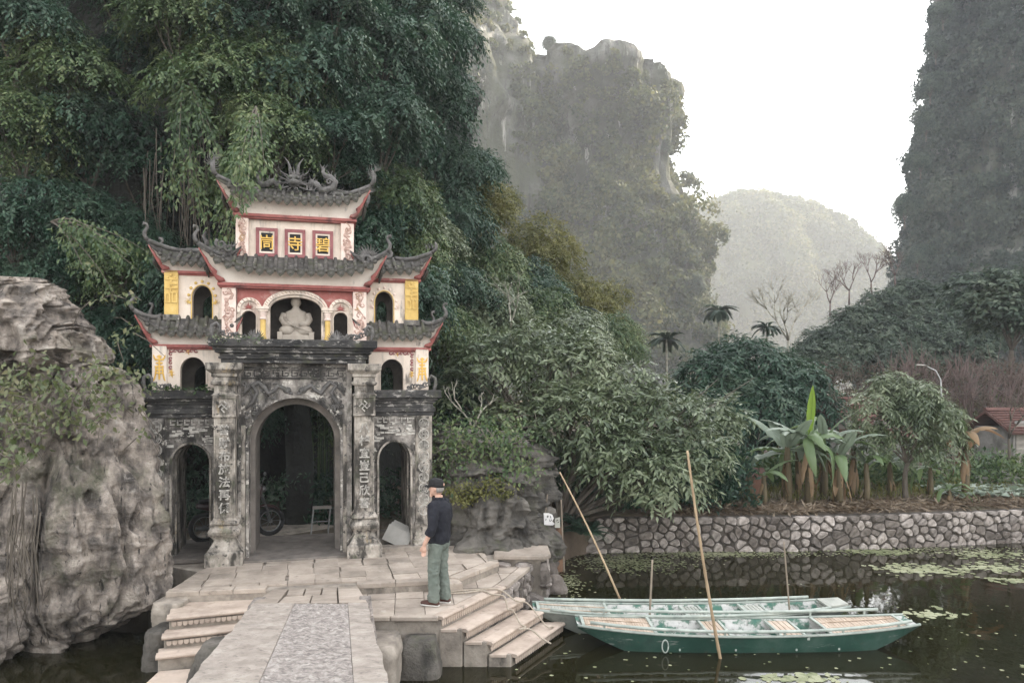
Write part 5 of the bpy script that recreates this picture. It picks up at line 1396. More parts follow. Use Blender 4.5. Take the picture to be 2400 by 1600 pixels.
mb.build('dragon_body', M['ornament'], gate, smooth=True)
mb = MB()
body = [(-.28, .62, 6.60), (-.38, .62, 6.68), (-.48, .62, 6.62), (-.58, .62, 6.60), (-.66, .62, 6.68), (-.62, .62, 6.78)]
mb.tube(body, [.05, .06, .06, .055, .04, .015], 9)
for i, b in enumerate(body):
    for k in range(3): flame(mb, (b[0], b[1], b[2] + .03), (grnd.uniform(-.8, .8), 0, 1), grnd.uniform(.08, .14), .02, grnd.uniform(-.4, .4))
mb.build('dragon_body', M['ornament'], gate, smooth=True)
# scrolled phoenix on the left eave corner and the flower on the right one
mb = MB()
for c, r_ in (((-1.20, 5.40), .09), ((-1.08, 5.34), .075), ((-1.27, 5.30), .06)):
    sp = spiral(c, r_, 1.2, 1, 2.2, 14, .25, .05); mb.tube(sp, [.032 - .0014 * k for k in range(len(sp))], 7)
for k in range(8): flame(mb, (-1.30 + .04 * k, .05, 5.27 + .012 * k), (.2 + .1 * k, 0, 1), .15, .024, .4)
mb.build('corner_ornament', M['ornament'], gate, smooth=True)
mb = MB()
for k in range(11):
    a = -1.35 + 2.7 * k / 10; flame(mb, (1.22, .05, 5.26), (math.sin(a), 0, math.cos(a)), .23, .030, .12)
sp = spiral((1.24, 5.22), .09, 1.2, 1, 0, 14, .25, .0); mb.tube(sp, .028, 7)
mb.build('corner_ornament', M['ornament'], gate, smooth=True)
# lotus buds and scrolls standing on the cornice ledges
for k, (xx, zz, yy, sc_) in enumerate(((-.62, 3.762, -.30, 1.0), (.70, 3.762, -.30, 1.0), (.93, 3.762, -.28, .6))):
    mb = MB()
    for q in range(13):
        a = -1.45 + 2.9 * q / 12; flame(mb, (xx, yy + .03 * (q % 2), zz + .01), (math.sin(a), -.25 + .3 * (q % 3), math.cos(a)), .17 * sc_, .030 * sc_, .2 * (1 if a > 0 else -1), flat=.8)
    mb.build('lotus_ornament', M['ornament'], gate, smooth=True)
for e, x_, z_, yy in ((-1, -1.28, 3.762, -.30), (1, 1.30, 3.762, -.30), (1, 2.46, 2.90, .02), (-1, -2.38, 2.90, .02)):
    mb = MB()
    mb.tube([(x_, yy, z_ - .01), (x_ + e * .03, yy, z_ + .12), (x_ + e * .02, yy, z_ + .22), (x_ - e * .05, yy, z_ + .26), (x_ - e * .10, yy, z_ + .20), (x_ - e * .09, yy, z_ + .08)], [.035, .032, .03, .03, .026, .02], 7)
    for q in range(9):
        sp = spiral((x_ - e * (.12 + .045 * q), z_ + .09 - .006 * q), .05, .9, 1, q * 1.3, 9, .3, yy + .015 * (q % 2)); mb.tube(sp, [.02 - .0015 * w_ for w_ in range(len(sp))], 5)
    mb.build('scroll_ornament', M['ornament'], gate, smooth=True)

# ---- seated statue in the middle niche
def statue():
    t = thing('seated_statue', 'pale stone robed figure seated on a block in the middle niche of the gate', 'statue', (*g2w(.02, .45), TZ + 3.762), GA)
    m = M['statue'] = mat('statue', [(.3, (.27, .23, .195)), (.7, (.40, .35, .30))], 6, .85, .2, 30, [((.10, .085, .075), 3, .52, .70, None, .7)])  # stone tone lowered to stand in for shade inside the niche
    MB().box(-.30, .30, -.22, .22, 0, .12).build('seat_block', m, t, bevel=.015)
    for e in (-1, 1): MB().box(e * .27 - .045, e * .27 + .045, -.235, .1, .0, .17).build('arm_post', m, t, bevel=.01)
    rows = []
    prof = [(.11, .30, .20), (.16, .29, .20), (.22, .26, .18), (.29, .235, .16), (.36, .22, .145), (.44, .215, .14), (.50, .205, .125), (.545, .17, .11), (.58, .09, .085), (.61, .06, .065), (.64, .055, .06), (.66, .075, .075), (.70, .092, .095), (.75, .088, .095), (.80, .06, .07), (.84, .045, .05), (.87, .02, .02)]
    for z, rx, ry in prof:
        rows.append([(rx * math.cos(2 * PI * k / 48) * (1 + (.035 * math.sin(9 * 2 * PI * k / 48 + z * 22) if z < .52 else 0)), ry * math.sin(2 * PI * k / 48) * (1 + (.05 * math.sin(11 * 2 * PI * k / 48 + z * 14) if z < .5 else 0)) - (.03 if z > .6 else 0), z) for k in range(48)])
    mb = MB(); mb.grid(rows, closed=True); mb.add(rows[0], [tuple(range(47, -1, -1))]); mb.add(rows[-1], [tuple(range(48))])
    # knees and folded robe hem, arms resting in the lap
    mb.ball((-.14, -.13, .20), .13, 0, 14, 8, (1.15, .8, .75)); mb.ball((.14, -.13, .20), .13, 0, 14, 8, (1.15, .8, .75))
    for e in (-1, 1): mb.tube([(e * .20, -.02, .50), (e * .235, -.06, .40), (e * .19, -.14, .32), (e * .06, -.19, .30)], [.06, .062, .055, .035], 10)
    for k in range(7): mb.tube([(-.22 + .02 * k, -.10 - .012 * k, .46 - .03 * k), (-.14 + .05 * k, -.205, .34 - .03 * k), (.02 + .05 * k, -.235, .25 - .015 * k), (.20 + .012 * k, -.19, .16 - .005 * k)], [.008, .012, .012, .006], 5)
    b = mb.build('robed_body', m, t, smooth=True)
statue()

# ------------------------------------------------------------------ boats
M['boat_green'] = mat('boat_green', [(.3, (.011, .038, .028)), (.55, (.022, .062, .046)), (.75, (.060, .100, .082))], 1.6, .45, .15, 30,
    [((.13, .155, .14), 1.1, .50, .68, (.6, 1, 1), .65), ((.02, .034, .03), 2.2, .54, .70, None, .7), ((.24, .24, .22), 9, .62, .67, (.25, 1, 1.5), .7), ((.07, .055, .04), 5, .62, .70, None, .6)], spec=.4)
M['boat_grey'] = mat('boat_grey', [(.3, (.10, .115, .10)), (.6, (.18, .19, .17)), (.8, (.27, .28, .25))], 2.2, .6, .2, 30, [((.05, .13, .10), 1.4, .56, .68, None, .6), ((.05, .045, .04), 2.6, .58, .7, None, .6)])
M['boat_rail'] = mat('boat_rail', [(.3, (.24, .27, .245)), (.6, (.38, .41, .37)), (.8, (.48, .50, .46))], 6, .55, .1, 30, [((.06, .14, .11), 5, .60, .70, None, .6)])
M['boat_floor'] = mat('boat_floor', [(.40, (.06, .16, .12)), (.47, (.14, .21, .17)), (.52, (.50, .49, .47)), (.75, (.66, .64, .62))], 5, .6, .3, 25, [((.10, .10, .085), 6, .58, .66, None, .7)])
M['slat_beige'] = mat('slat_beige', [(.3, (.34, .255, .19)), (.6, (.50, .40, .32)), (.8, (.60, .51, .43))], 7, .7, .3, 30, stretch=(1, .3, 1))
M['slat_grey'] = mat('slat_grey', [(.3, (.26, .27, .24)), (.6, (.40, .40, .36)), (.8, (.52, .51, .47))], 7, .7, .3, 30, stretch=(1, .3, 1), layers=[((.06, .12, .09), 4, .60, .72, None, .5)])
def boat(loc, rotz, L, W, label, hullm, slatm, seats, decks, rails, posts, cap=None, ring=None):
    t = thing('rowing_boat', label, 'boat', loc, rotz, 'flat-bottomed boats moored at the steps')
    H = L / 2; n = 40
    def hb(s): return W / 2 * (1 - .46 * abs(s) ** 2.6)
    def gz(s): return .235 + .105 * abs(s) ** 2.2
    def bz_(s): return -.10 + .40 * max(0, (abs(s) - .60) / .40) ** 1.25
    rows = []
    for i in range(n + 1):
        s = -1 + 2 * i / n; x = s * H; b = hb(s); g_ = gz(s); z = bz_(s); bb = b * .80
        fl = max(.03, z + .035); ib = b - .028; ibb = bb - .02
        if fl > g_ - .01: fl = g_ - .01
        rows.append([(x, -b, g_), (x, -(b * .55 + bb * .45), g_ * .5 + z * .5), (x, -bb, z), (x, 0, z - .005), (x, bb, z), (x, (b * .55 + bb * .45), g_ * .5 + z * .5), (x, b, g_),
                     (x, ib, g_), (x, ibb, fl), (x, 0, fl), (x, -ibb, fl), (x, -ib, g_)])
    mb = MB()
    for i in range(n):
        for k in range(12):
            k2 = (k + 1) % 12
            mb.add([rows[i][k], rows[i + 1][k], rows[i + 1][k2], rows[i][k2]], [(0, 3, 2, 1)], 1 if k in (7, 8, 9, 10) else 0)
    for r, f in ((rows[0], 1), (rows[-1], -1)):
        mb.add([r[k] for k in (0, 1, 2, 3, 4, 5, 6)], [tuple(range(7))[::f]], 0)
    me = mb.mesh('hull', [hullm, M['boat_floor']]); bm = bmesh.new(); bm.from_mesh(me); bmesh.ops.remove_doubles(bm, verts=bm.verts, dist=.0005); bm.to_mesh(me); bm.free()
    link('hull', me, t)
    for sd in (-1, 1):
        pts = [((-1 + 2 * i / n) * H, sd * hb(-1 + 2 * i / n), gz(-1 + 2 * i / n) + .012) for i in range(n + 1)]
        MB().tube(pts, .020, 6).build('gunwale', M['boat_rail'], t, smooth=True)
    # thwarts under which the ribs show
    for s in (-.42, -.1, .25, .5):
        b = hb(s) - .03; MB().box(s * H - .012, s * H + .012, -b, b, .03, .06).build('rib', M['boat_rail'], t)
    rb = random.Random(int(L * 100))
    for (s0, s1, nsl) in decks:
        x0, x1 = s0 * H, s1 * H
        for k in range(nsl):
            xa = x0 + (x1 - x0) * k / nsl; xb = x0 + (x1 - x0) * (k + 1) / nsl - .006
            s = (xa + xb) / 2 / H; b = hb(s) - .035; z = gz(s) + .004 + rb.uniform(-.003, .003)
            MB().box(xa, xb, -b, b, z - .012, z + .004).build('deck_slat', slatm, t)
        for e in (x0, x1):
            s = e / H; b = hb(s) - .02; z = gz(s) + .006; MB().box(e - .022, e + .022, -b, b, z, z + .022).build('deck_bar', M['boat_rail'], t, bevel=.004)
        for yy in (-.12, .12): MB().tube([(x0, yy, gz(s0) + .014), (x1, yy, gz(s1) + .014)], .010, 5).build('deck_batten', M['slat_beige'], t)
    for (s0, s1, nsl, along) in seats:
        x0, x1 = s0 * H, s1 * H; b = hb(s0) - .06; z = gz((s0 + s1) / 2) - .035
        se = MB().box(x0 - .02, x0 + .02, -b - .05, b + .05, z - .015, z + .03).build('seat', M['boat_rail'], t, bevel=.004)
        MB().box(x1 - .02, x1 + .02, -b - .05, b + .05, z - .015, z + .03).build('seat_bar', M['boat_rail'], se, bevel=.004)
        for k in range(nsl):
            xa = x0 + .02 + (x1 - x0 - .04) * k / nsl; xb = x0 + .02 + (x1 - x0 - .04) * (k + 1) / nsl - .012
            MB().box(xa, xb, -b, b, z + .002, z + .018).build('seat_slat', slatm, se)
    for sd, s0, s1, up in rails:
        pts = [(s * H, sd * (hb(s) + .01), gz(s) + up) for s in np.linspace(s0, s1, 14)]
        MB().tube(pts, .024, 8).build('rail', M['boat_rail'], t, smooth=True)
        for s in np.linspace(s0 + .08, s1 - .08, 6): MB().box(s * H - .014, s * H + .014, sd * hb(s) - .012, sd * hb(s) + .012, gz(s) + .02, gz(s) + up - .01).build('rail_post', M['boat_rail'], t)
    if ring is not None:
        x = ring * H; pts = [(x + .045 * math.cos(a), -hb(ring) - .045, .12 + .09 * math.sin(a)) for a in np.linspace(0, 2 * PI, 17)]
        MB().tube(pts, .010, 6).build('rope_ring', M['boat_rail'], t, smooth=True)
    if cap:
        s0, s1 = cap; rowsc = [[(s * H, -hb(s) * .8, gz(s) + .02), (s * H, hb(s) * .8, gz(s) + .02)] for s in np.linspace(s0, s1, 4)]
        mbb = MB(); mbb.grid(rowsc); mbb.grid([[(a[0], a[1], a[2] - .03) for a in r] for r in rowsc[::-1]]); o = mbb.build('end_board', M['slat_grey'], t)
        md = o.modifiers.new('solid', 'SOLIDIFY'); md.thickness = .03
    return t
boat((3.44, 10.95, 0), R(.6), 4.98, .86, 'green wooden boat in front with beige slatted decks and long rails', M['boat_green'], M['slat_beige'],
     [(-.235, -.115, 4, 0), (.175, .315, 4, 0)], [(-.965, -.555, 26), (.455, .93, 22)], [(-1, -.93, .94, .085), (1, -.90, .86, .10)], 6, ring=-.51)
boat((2.82, 11.74, 0), R(2.0), 4.98, .80, 'grey weathered boat behind the green one with its bow at the steps', M['boat_grey'], M['slat_grey'],
     [(-.03, .09, 5, 0), (.36, .50, 5, 0)], [(-.97, -.53, 20)], [(1, -.92, .82, .06), (-1, -.90, .86, .05)], 6, cap=(.86, .995))

# ------------------------------------------------------------------ poles
def pole(a, b, r0, r1, label, m, name='bamboo_pole', joints=14, bow=.0):
    a, b = Vector(a), Vector(b); mb = MB(); n = joints * 3
    pts = []; rd = []
    sd = (b - a).cross(Vector((0, 1, 0))).normalized()
    for i in range(n + 1):
        t = i / n; pts.append(a.lerp(b, t) + sd * bow * math.sin(PI * t)); r = r0 + (r1 - r0) * t
        rd.append(r * (1.16 if i % 3 == 0 else .97))
    mb.tube(pts, rd, 8)
    return tag(mb.build(name, m, smooth=True), label, 'pole')
pole((3.01, 10.35, -.5), (2.47, 10.42, 2.90), .024, .016, 'long yellow bamboo pole standing in the water before the green boat', M['bamboo'], joints=16, bow=.03)
pole(at(1453, 1403, 12.2), at(1312, 1106, 12.9), .019, .012, 'long leaning bamboo pole behind the grey boat, tilted to the left', M['bamboo'], joints=14, bow=-.03)
pole(at(1521, 1475, 11.75), at(1529, 1311, 11.8), .019, .015, 'short upright grey pole standing in the grey boat near its middle', M['grey_bamboo'], joints=5)
pole(at(1853, 1462, 11.85), at(1837, 1268, 11.9), .016, .011, 'thin upright brown pole standing in the grey boat towards its far end', M['grey_bamboo'], joints=7)
pole(at(1267, 1300, 14.6), at(1283, 1158, 14.7), .016, .012, 'thin pale stick holding the white ragged board by the tree', M['grey_bamboo'], 'stick', 5)
pole(at(1322, 1340, 14.4), at(1315, 1170, 14.5), .016, .014, 'thin pale stick standing in front of the tree stump', M['grey_bamboo'], 'stick', 5)
# notices on the sticks
def notice(c, pts, label, col, marks, th=.012):
    c = Vector(c); mb = MB().prism_y(pts, -th / 2, th / 2)
    o = tag(mb.build('notice_board', mat('board_' + str(len(bpy.data.materials)), [(.3, col), (.7, tuple(min(1, c_ * 1.15) for c_ in col))], 8, .7, .1, 30), loc=c), label, 'sign')
    for k, q in enumerate(marks):
        MB().tube([(x, -th / 2 - .002, z) for x, z in q], .0065, 5).build('writing', M['black_paint'], o)
    return o
px_ = 14.3 / 1733
notice(at(1286, 1216, 14.5), [(-.09, -.11), (-.10, .12), (.0, .12), (.07, .09), (.10, .02), (.07, -.04), (.12, -.09), (.08, -.12)], 'white ragged board with dark handwriting hanging by the tree stump', (.72, .69, .68),
       [[(-.03, .07), (-.03, .03)], [(-.03, .07), (.0, .065)], [(-.03, .05), (-.005, .048)], [(.03, .07), (.035, .03), (.05, .03)], [(.02, -.0), (.02, -.04), (.045, -.04)], [(.05, .0), (.05, -.03)], [(-.06, -.02), (-.05, .01)]])
notice(at(1307, 1224, 14.45), [(-.055, -.10), (-.05, .08), (.045, .11), (.05, -.10)], 'small grey board nailed to the stick in front of the stump', (.36, .35, .31), [[(-.02, .03), (-.01, .06), (.01, .05)], [(.0, .0), (.02, .02)]])

# ------------------------------------------------------------------ rope lying over the steps
def rope(pts, label, m, r=.012):
    mb = MB(); P = [Vector(p) for p in pts]; q = []
    for i in range(len(P) - 1):
        p0, p1, p2, p3 = P[max(i - 1, 0)], P[i], P[i + 1], P[min(i + 2, len(P) - 1)]
        for k in range(6):
            t = k / 6; q.append(.5 * ((2 * p1) + (p2 - p0) * t + (2 * p0 - 5 * p1 + 4 * p2 - p3) * t * t + (3 * p1 - p0 - 3 * p2 + p3) * t ** 3))
    q.append(P[-1]); mb.tube(q, r, 6)
    return tag(mb.build('mooring_rope', m, smooth=True), label, 'rope')
M['rope'] = mat('rope', [(.3, (.28, .23, .18)), (.7, (.46, .40, .33))], 30, .9, .4, 80)
rope([(-.95, 11.1, .70), (-.7, 11.15, .70), (-.45, 11.25, .70), (-.30, 11.05, .70), (-.12, 10.98, .69), (-.06, 10.9, .53), (.02, 10.8, .53), (.12, 10.62, .40), (.2, 10.6, .36), (.1, 10.5, .36), (.26, 10.5, .36), (.42, 10.45, .25), (.55, 10.4, .19)], 'pale rope curling down the nosings of the boat steps', M['rope'])
rope([(-1.0, 11.18, .70), (-.6, 11.3, .70), (-.2, 11.35, .69), (.05, 11.25, .55), (.22, 11.25, .52), (.38, 11.15, .37), (.52, 11.05, .22), (.6, 11.1, .2), (.66, 11.3, .12)], 'taut pale rope running from the terrace edge towards the grey boat', M['rope'])

# ------------------------------------------------------------------ the man on the landing
def person():
    t = thing('person', 'man in black cap, dark pullover and grey-green trousers standing with his back half turned', 'person', (-1.05, 10.62, LZ + .004), R(160))
    skin = mat('skin', [(.3, (.46, .27, .20)), (.7, (.58, .37, .29))], 9, .55, .1, 60)
    hair = mat('hair', [(.3, (.20, .18, .165)), (.7, (.32, .29, .27))], 40, .8, .3, 120)
    wool = mat('pullover', [(.3, (.010, .011, .016)), (.7, (.020, .020, .027))], 18, .92, .3, 160)
    cott = mat('trousers', [(.3, (.115, .135, .115)), (.7, (.18, .20, .175))], 3.5, .9, .35, 60, disp=.01)
    leath = mat('shoe_leather', [(.3, (.055, .022, .016)), (.7, (.095, .042, .032))], 12, .5, .1, 60)
    sole = mat('shoe_sole', [(.3, (.55, .52, .48)), (.7, (.70, .67, .63))], 12, .7, .1, 60)
    capm = mat('cap_cloth', [(.3, (.012, .012, .013)), (.7, (.024, .023, .024))], 20, .9, .3, 120)
    def rm(o, v, sm=6, sub=False):
        m1 = o.modifiers.new('remesh', 'REMESH'); m1.mode = 'VOXEL'; m1.voxel_size = v; m1.use_smooth_shade = True
        m2 = o.modifiers.new('smooth', 'SMOOTH'); m2.iterations = sm; m2.factor = .5
        return o
    # ---- body: one continuous figure
    mb = MB()
    S = {1: [(0, .185, 1.435), (-.035, .245, 1.28), (-.03, .275, 1.13)], -1: [(0, -.185, 1.435), (-.03, -.25, 1.28), (.0, -.275, 1.13)]}
    W_ = {1: (.095, .275, .895), -1: (.16, -.20, .98)}
    mb.lathe([(.08, .90), (.11, .96), (.10, 1.08), (.105, 1.25), (.11, 1.36), (.085, 1.44), (.058, 1.48), (.056, 1.56)], .0, 0, 20)
    for e in (1, -1):
        mb.tube(S[e] + [W_[e]], [.048, .044, .040, .030], 12)
        ox = .035 if e > 0 else -.045
        mb.tube([(0, e * .085, .93), (.01 + ox * .2, e * .092, .70), (.022 + ox * .5, e * .10, .50), (.0 + ox * .8, e * .105, .30), (-.01 + ox, e * .105, .06)], [.062, .055, .042, .038, .034], 12)
    # head
    hx = .035
    mb.ball((hx, 0, 1.665), .098, 0, 22, 14, (1.02, .80, 1.22)); mb.ball((hx + .055, 0, 1.60), .058, 0, 14, 8, (.9, .85, .9))
    mb.tube([(hx + .088, 0, 1.685), (hx + .108, 0, 1.655), (hx + .118, 0, 1.635), (hx + .098, 0, 1.625)], [.012, .014, .016, .013], 8)
    mb.ball((hx + .094, 0, 1.593), .016, 0, 10, 6, (.8, 1.6, .6)); mb.ball((hx + .096, 0, 1.578), .015, 0, 10, 6, (.8, 1.5, .6)); mb.ball((hx + .085, 0, 1.548), .026, 0, 10, 6)
    for e in (1, -1):
        mb.ball((hx - .008, e * .083, 1.655), .030, 0, 12, 8, (.75, .4, 1.1)); mb.ball((hx + .083, e * .034, 1.70), .014, 0, 8, 5, (1, 1.6, .6))
        # hand: palm, four unequal fingers, thumb at the side
        w0 = Vector(W_[e]); dn = (Vector((.10, -.10 * e, -1)) if e > 0 else Vector((.5, .5, -.75))).normalized(); fw = Vector((1, 0, .1)).normalized()
        fw = (fw - dn * fw.dot(dn)).normalized(); sd = dn.cross(fw)
        mb.tube([w0, w0 + dn * .03, w0 + dn * .065, w0 + dn * .095], [.028, .034, .038, .034], 12, 0, .55)
        for k, ln in enumerate((.072, .082, .077, .060)):
            b0 = w0 + dn * .088 + fw * (.030 - .020 * k); cu = sd * (-.012 * 1)
            mb.tube([b0 - dn * .02, b0 + dn * ln * .45, b0 + dn * ln * .8 + cu - fw * .004, b0 + dn * ln + cu * 2.2 - fw * .006], [.0095, .0092, .0085, .0070], 8)
        b0 = w0 + dn * .030 + fw * .024
        mb.tube([b0, b0 + dn * .030 + fw * .026, b0 + dn * .062 + fw * .034, b0 + dn * .080 + fw * .030], [.013, .0115, .010, .0075], 8)
    rm(mb.build('body', skin, t), .0065, 3)
    MB().tube([(hx + .098, .075, 1.69), (hx + .112, .035, 1.692), (hx + .117, 0, 1.692), (hx + .112, -.035, 1.692), (hx + .098, -.075, 1.69)], .017, 8).build('glasses', capm, t)
    mb = MB(); rows = []
    for z, rx, ry in ((1.60, .082, .070), (1.64, .100, .083), (1.70, .106, .087)):
        rows.append([(hx - .008 + rx * math.cos(a), ry * math.sin(a), z) for a in np.linspace(R(105), R(255), 12)])
    mb.grid(rows); o = mb.build('hair', hair, t, smooth=True); md = o.modifiers.new('s', 'SOLIDIFY'); md.thickness = .006
    # ---- cap
    mb = MB(); rows = []
    for z, r_ in ((1.682, 1.0), (1.71, 1.02), (1.745, .99), (1.775, .88), (1.796, .66), (1.806, .35), (1.808, .05)):
        rows.append([(hx + .115 * r_ * math.cos(a), .094 * r_ * math.sin(a), z + .006 * math.cos(a)) for a in np.linspace(0, 2 * PI, 28, endpoint=False)])
    mb.grid(rows, closed=True)
    br_ = []
    for k in range(5):
        q = k / 4; br_.append([(hx + (.112 + .085 * q) * math.cos(a) + .0 * q, .094 * (1 - .12 * q) * math.sin(a) * 1.0, 1.70 - .012 * q - .030 * (abs(math.sin(a)) ** 2) * q) for a in np.linspace(R(-62), R(62), 12)])
    mb.grid(br_); o = mb.build('cap', capm, t, smooth=True); md = o.modifiers.new('s', 'SOLIDIFY'); md.thickness = .005
    mb = MB(); mb.lathe([(.022, 0), (.020, .004), (.006, .006)], 0, 0, 12); mb.build('cap_opening', skin, t, smooth=True, loc=(hx - .113, 0, 1.715), rot=(0, R(-90), 0))
    # ---- pullover
    mb = MB(); rows = []
    for z, cx, rx, ry in ((.885, .0, .150, .185), (.91, .0, .160, .195), (1.0, -.004, .158, .195), (1.12, -.008, .152, .195), (1.25, -.010, .158, .205), (1.36, -.012, .158, .215), (1.42, -.008, .138, .205), (1.465, -.002, .105, .150), (1.495, .006, .080, .088), (1.535, .008, .074, .078)):
        rows.append([(cx + rx * math.cos(a), ry * math.sin(a), z) for a in np.linspace(0, 2 * PI, 32, endpoint=False)])
    mb.grid(rows, closed=True); mb.add(rows[0], [tuple(range(31, -1, -1))]); mb.add(rows[-1], [tuple(range(32))])
    for e in (1, -1):
        el = Vector(S[e][2]); wr = Vector(W_[e])
        mb.tube([(0, e * .13, 1.43)] + S[e] + [tuple(el.lerp(wr, .30)), tuple(el.lerp(wr, .42))], [.085, .080, .072, .066, .062, .060], 16)
        for q in (.05, .2, .34): mb.tube([tuple(el.lerp(wr, q) + Vector((0, 0, .008))), tuple(el.lerp(wr, q + .05))], [.067, .067], 16)
    o = rm(mb.build('pullover', wool, t), .012, 5)
    d = o.modifiers.new('folds', 'DISPLACE'); tx = bpy.data.textures.new('folds', 'CLOUDS'); tx.noise_scale = .09; d.texture = tx; d.strength = .036; d.mid_level = .5
    # ---- trousers
    mb = MB()
    mb.lathe([(.100, .78), (.150, .84), (.158, .90), (.152, .95)], .0, 0, 24)
    for e in (1, -1):
        ox = .035 if e > 0 else -.045
        mb.tube([(0, e * .085, .90), (.01 + ox * .2, e * .092, .72), (.022 + ox * .5, e * .10, .50), (.0 + ox * .8, e * .105, .28), (-.01 + ox, e * .105, .075), (-.008 + ox, e * .105, .055)], [.108, .100, .084, .080, .080, .078], 18)
        for z in (.10, .14, .46, .50, .54, .30): mb.tube([(.01 + ox * (1 - z), e * .103, z), (.012 + ox * (1 - z), e * .103, z + .018)], [.083 if z < .4 else .086] * 2, 18)
    o = rm(mb.build('trousers', cott, t), .011, 3)
    d = o.modifiers.new('folds', 'DISPLACE'); tx = bpy.data.textures.new('folds', 'CLOUDS'); tx.noise_scale = .055; d.texture = tx; d.strength = .030; d.mid_level = .5
    # ---- shoes
    for e in (1, -1):
        ox = .035 if e > 0 else -.045
        mb = MB(); rows = []
        for x, w_, h in ((-.085, .025, .05), (-.075, .036, .085), (-.03, .042, .095), (.03, .044, .085), (.09, .047, .062), (.14, .047, .050), (.18, .038, .040), (.198, .018, .028)):
            rows.append([(x + ox, e * .105 + w_ * math.cos(a), .018 + h * max(0, math.sin(a)) if math.sin(a) > 0 else .018) for a in np.linspace(0, 2 * PI, 16, endpoint=False)])
        mb.grid(rows, closed=True); mb.add(rows[0], [tuple(range(15, -1, -1))]); mb.add(rows[-1], [tuple(range(16))])
        sh = mb.build('shoe', leath, t, smooth=True)
        out = [(-.092, .0), (-.085, .03), (-.03, .044), (.05, .047), (.11, .052), (.16, .048), (.20, .025), (.208, 0)]
        poly = [(x + ox, e * .105 - w_) for x, w_ in out] + [(x + ox, e * .105 + w_) for x, w_ in out[::-1][1:-1]]
        MB().prism_z(poly, .0, .020).build('sole', sole, sh, bevel=.004)
    return t
person()

# ------------------------------------------------------------------ things standing in the archways
M['steel'] = mat('steel', [(.3, (.14, .14, .145)), (.7, (.26, .26, .26))], 20, .4, .05, 60, metal=.8)
M['rubber'] = mat('rubber', [(.3, (.012, .012, .013)), (.7, (.03, .03, .03))], 20, .8, .1, 60)
M['bike_red'] = mat('bike_red', [(.3, (.022, .006, .007)), (.7, (.04, .010, .010))], 4, .3, .02, 60, spec=.5)  # red darkened to stand in for the shade of the archway
def motorbike():
    t = thing('motorbike', 'red motorbike parked inside the middle archway, its colour darkened for shade', 'motorbike', (*g2w(-.72, 1.85), TZ + .03), GA + R(20))
    for x in (.22, -1.0):
        mb = MB(); mb.tube([(x + .25 * math.cos(a), 0, .28 + .25 * math.sin(a)) for a in np.linspace(0, 2 * PI, 25)], .045, 8); w_ = mb.build('wheel', M['rubber'], t, smooth=True)
        mb = MB(); mb.tube([(x + .205 * math.cos(a), 0, .28 + .205 * math.sin(a)) for a in np.linspace(0, 2 * PI, 25)], .014, 6); mb.build('rim', M['steel'], w_, smooth=True)
        mb = MB()
        for k in range(9): a = 2 * PI * k / 9; mb.tube([(x, 0, .28), (x + .2 * math.cos(a), 0, .28 + .2 * math.sin(a))], .006, 4)
        mb.tube([(x, -.06, .28), (x, .06, .28)], .035, 8); mb.build('spokes', M['steel'], w_)
    mb = MB()
    rows = []
    for x, z, w_, h in ((-1.15, .70, .05, .05), (-.9, .66, .11, .09), (-.6, .58, .12, .13), (-.35, .50, .09, .12), (-.15, .55, .07, .14), (.0, .75, .10, .18), (.05, .95, .09, .08)):
        rows.append([(x, w_ * math.cos(a), z + h * math.sin(a)) for a in np.linspace(0, 2 * PI, 14, endpoint=False)])
    mb.grid(rows, closed=True); mb.add(rows[0], [tuple(range(13, -1, -1))]); mb.add(rows[-1], [tuple(range(14))]); mb.build('fairing', M['bike_red'], t, smooth=True)
    MB().tube([(-1.1, 0, .77), (-.8, 0, .78), (-.5, 0, .72), (-.35, 0, .66)], [.06, .10, .11, .06], 12, 0, .6).build('saddle', M['rubber'], t, smooth=True)
    MB().tube([(.02, -.06, .9), (.16, -.06, .5), (.22, -.06, .28)], .018, 6).build('fork', M['steel'], t); MB().tube([(.02, .06, .9), (.16, .06, .5), (.22, .06, .28)], .018, 6).build('fork', M['steel'], t)
    MB().tube([(-.08, -.34, 1.0), (.0, -.2, 1.02), (.03, 0, .98), (.0, .2, 1.02), (-.08, .34, 1.0)], .014, 7).build('handlebar', M['steel'], t, smooth=True)
    for e in (-1, 1):
        mb = MB(); mb.tube([(.0, e * .2, 1.02), (.04, e * .24, 1.20)], .006, 5); mb.ball((.05, e * .25, 1.25), .05, 0, 10, 6, (.4, 1.2, .8)); mb.build('mirror', M['steel'], t, smooth=True)
    MB().ball((.09, 0, .92), .07, 0, 12, 8, (.7, 1, 1)).build('headlight', M['steel'], t, smooth=True)
    MB().tube([(.0, 0, .58), (.12, 0, .60), (.30, 0, .56), (.42, 0, .46)], [.06, .065, .06, .04], 8, 0, .5).build('mudguard', M['bike_red'], t, smooth=True)
    mb = MB(); mb.box(-.6, -.15, -.12, .12, .2, .45); mb.tube([(-.5, -.15, .25), (-.8, -.16, .26), (-1.2, -.16, .30)], .04, 8); mb.build('engine', M['steel'], t, bevel=.02)
motorbike()
def frame_stool():
    t = thing('metal_stand', 'low metal tube stand inside the middle archway on the right', 'stand', (*g2w(.45, 1.9), TZ + .03), GA)
    for x in (-.13, .20):
        MB().tube([(x - .05, -.14, 0), (x, -.12, .50), (x, .12, .50), (x - .05, .14, 0)], .014, 6).build('leg', M['steel'], t)
    MB().box(-.15, .22, -.14, .14, .50, .52).build('top', M['wood_grey'], t)
    MB().tube([(-.02 - .13, -.13, .25), (.18, -.13, .25)], .010, 6).build('stretcher', M['steel'], t)
frame_stool()
brd = mat('white_board', [(.3, (.20, .19, .175)), (.7, (.30, .285, .265))], 4, .6, .1, 30, [((.15, .14, .12), 2, .6, .75, None, .5)])
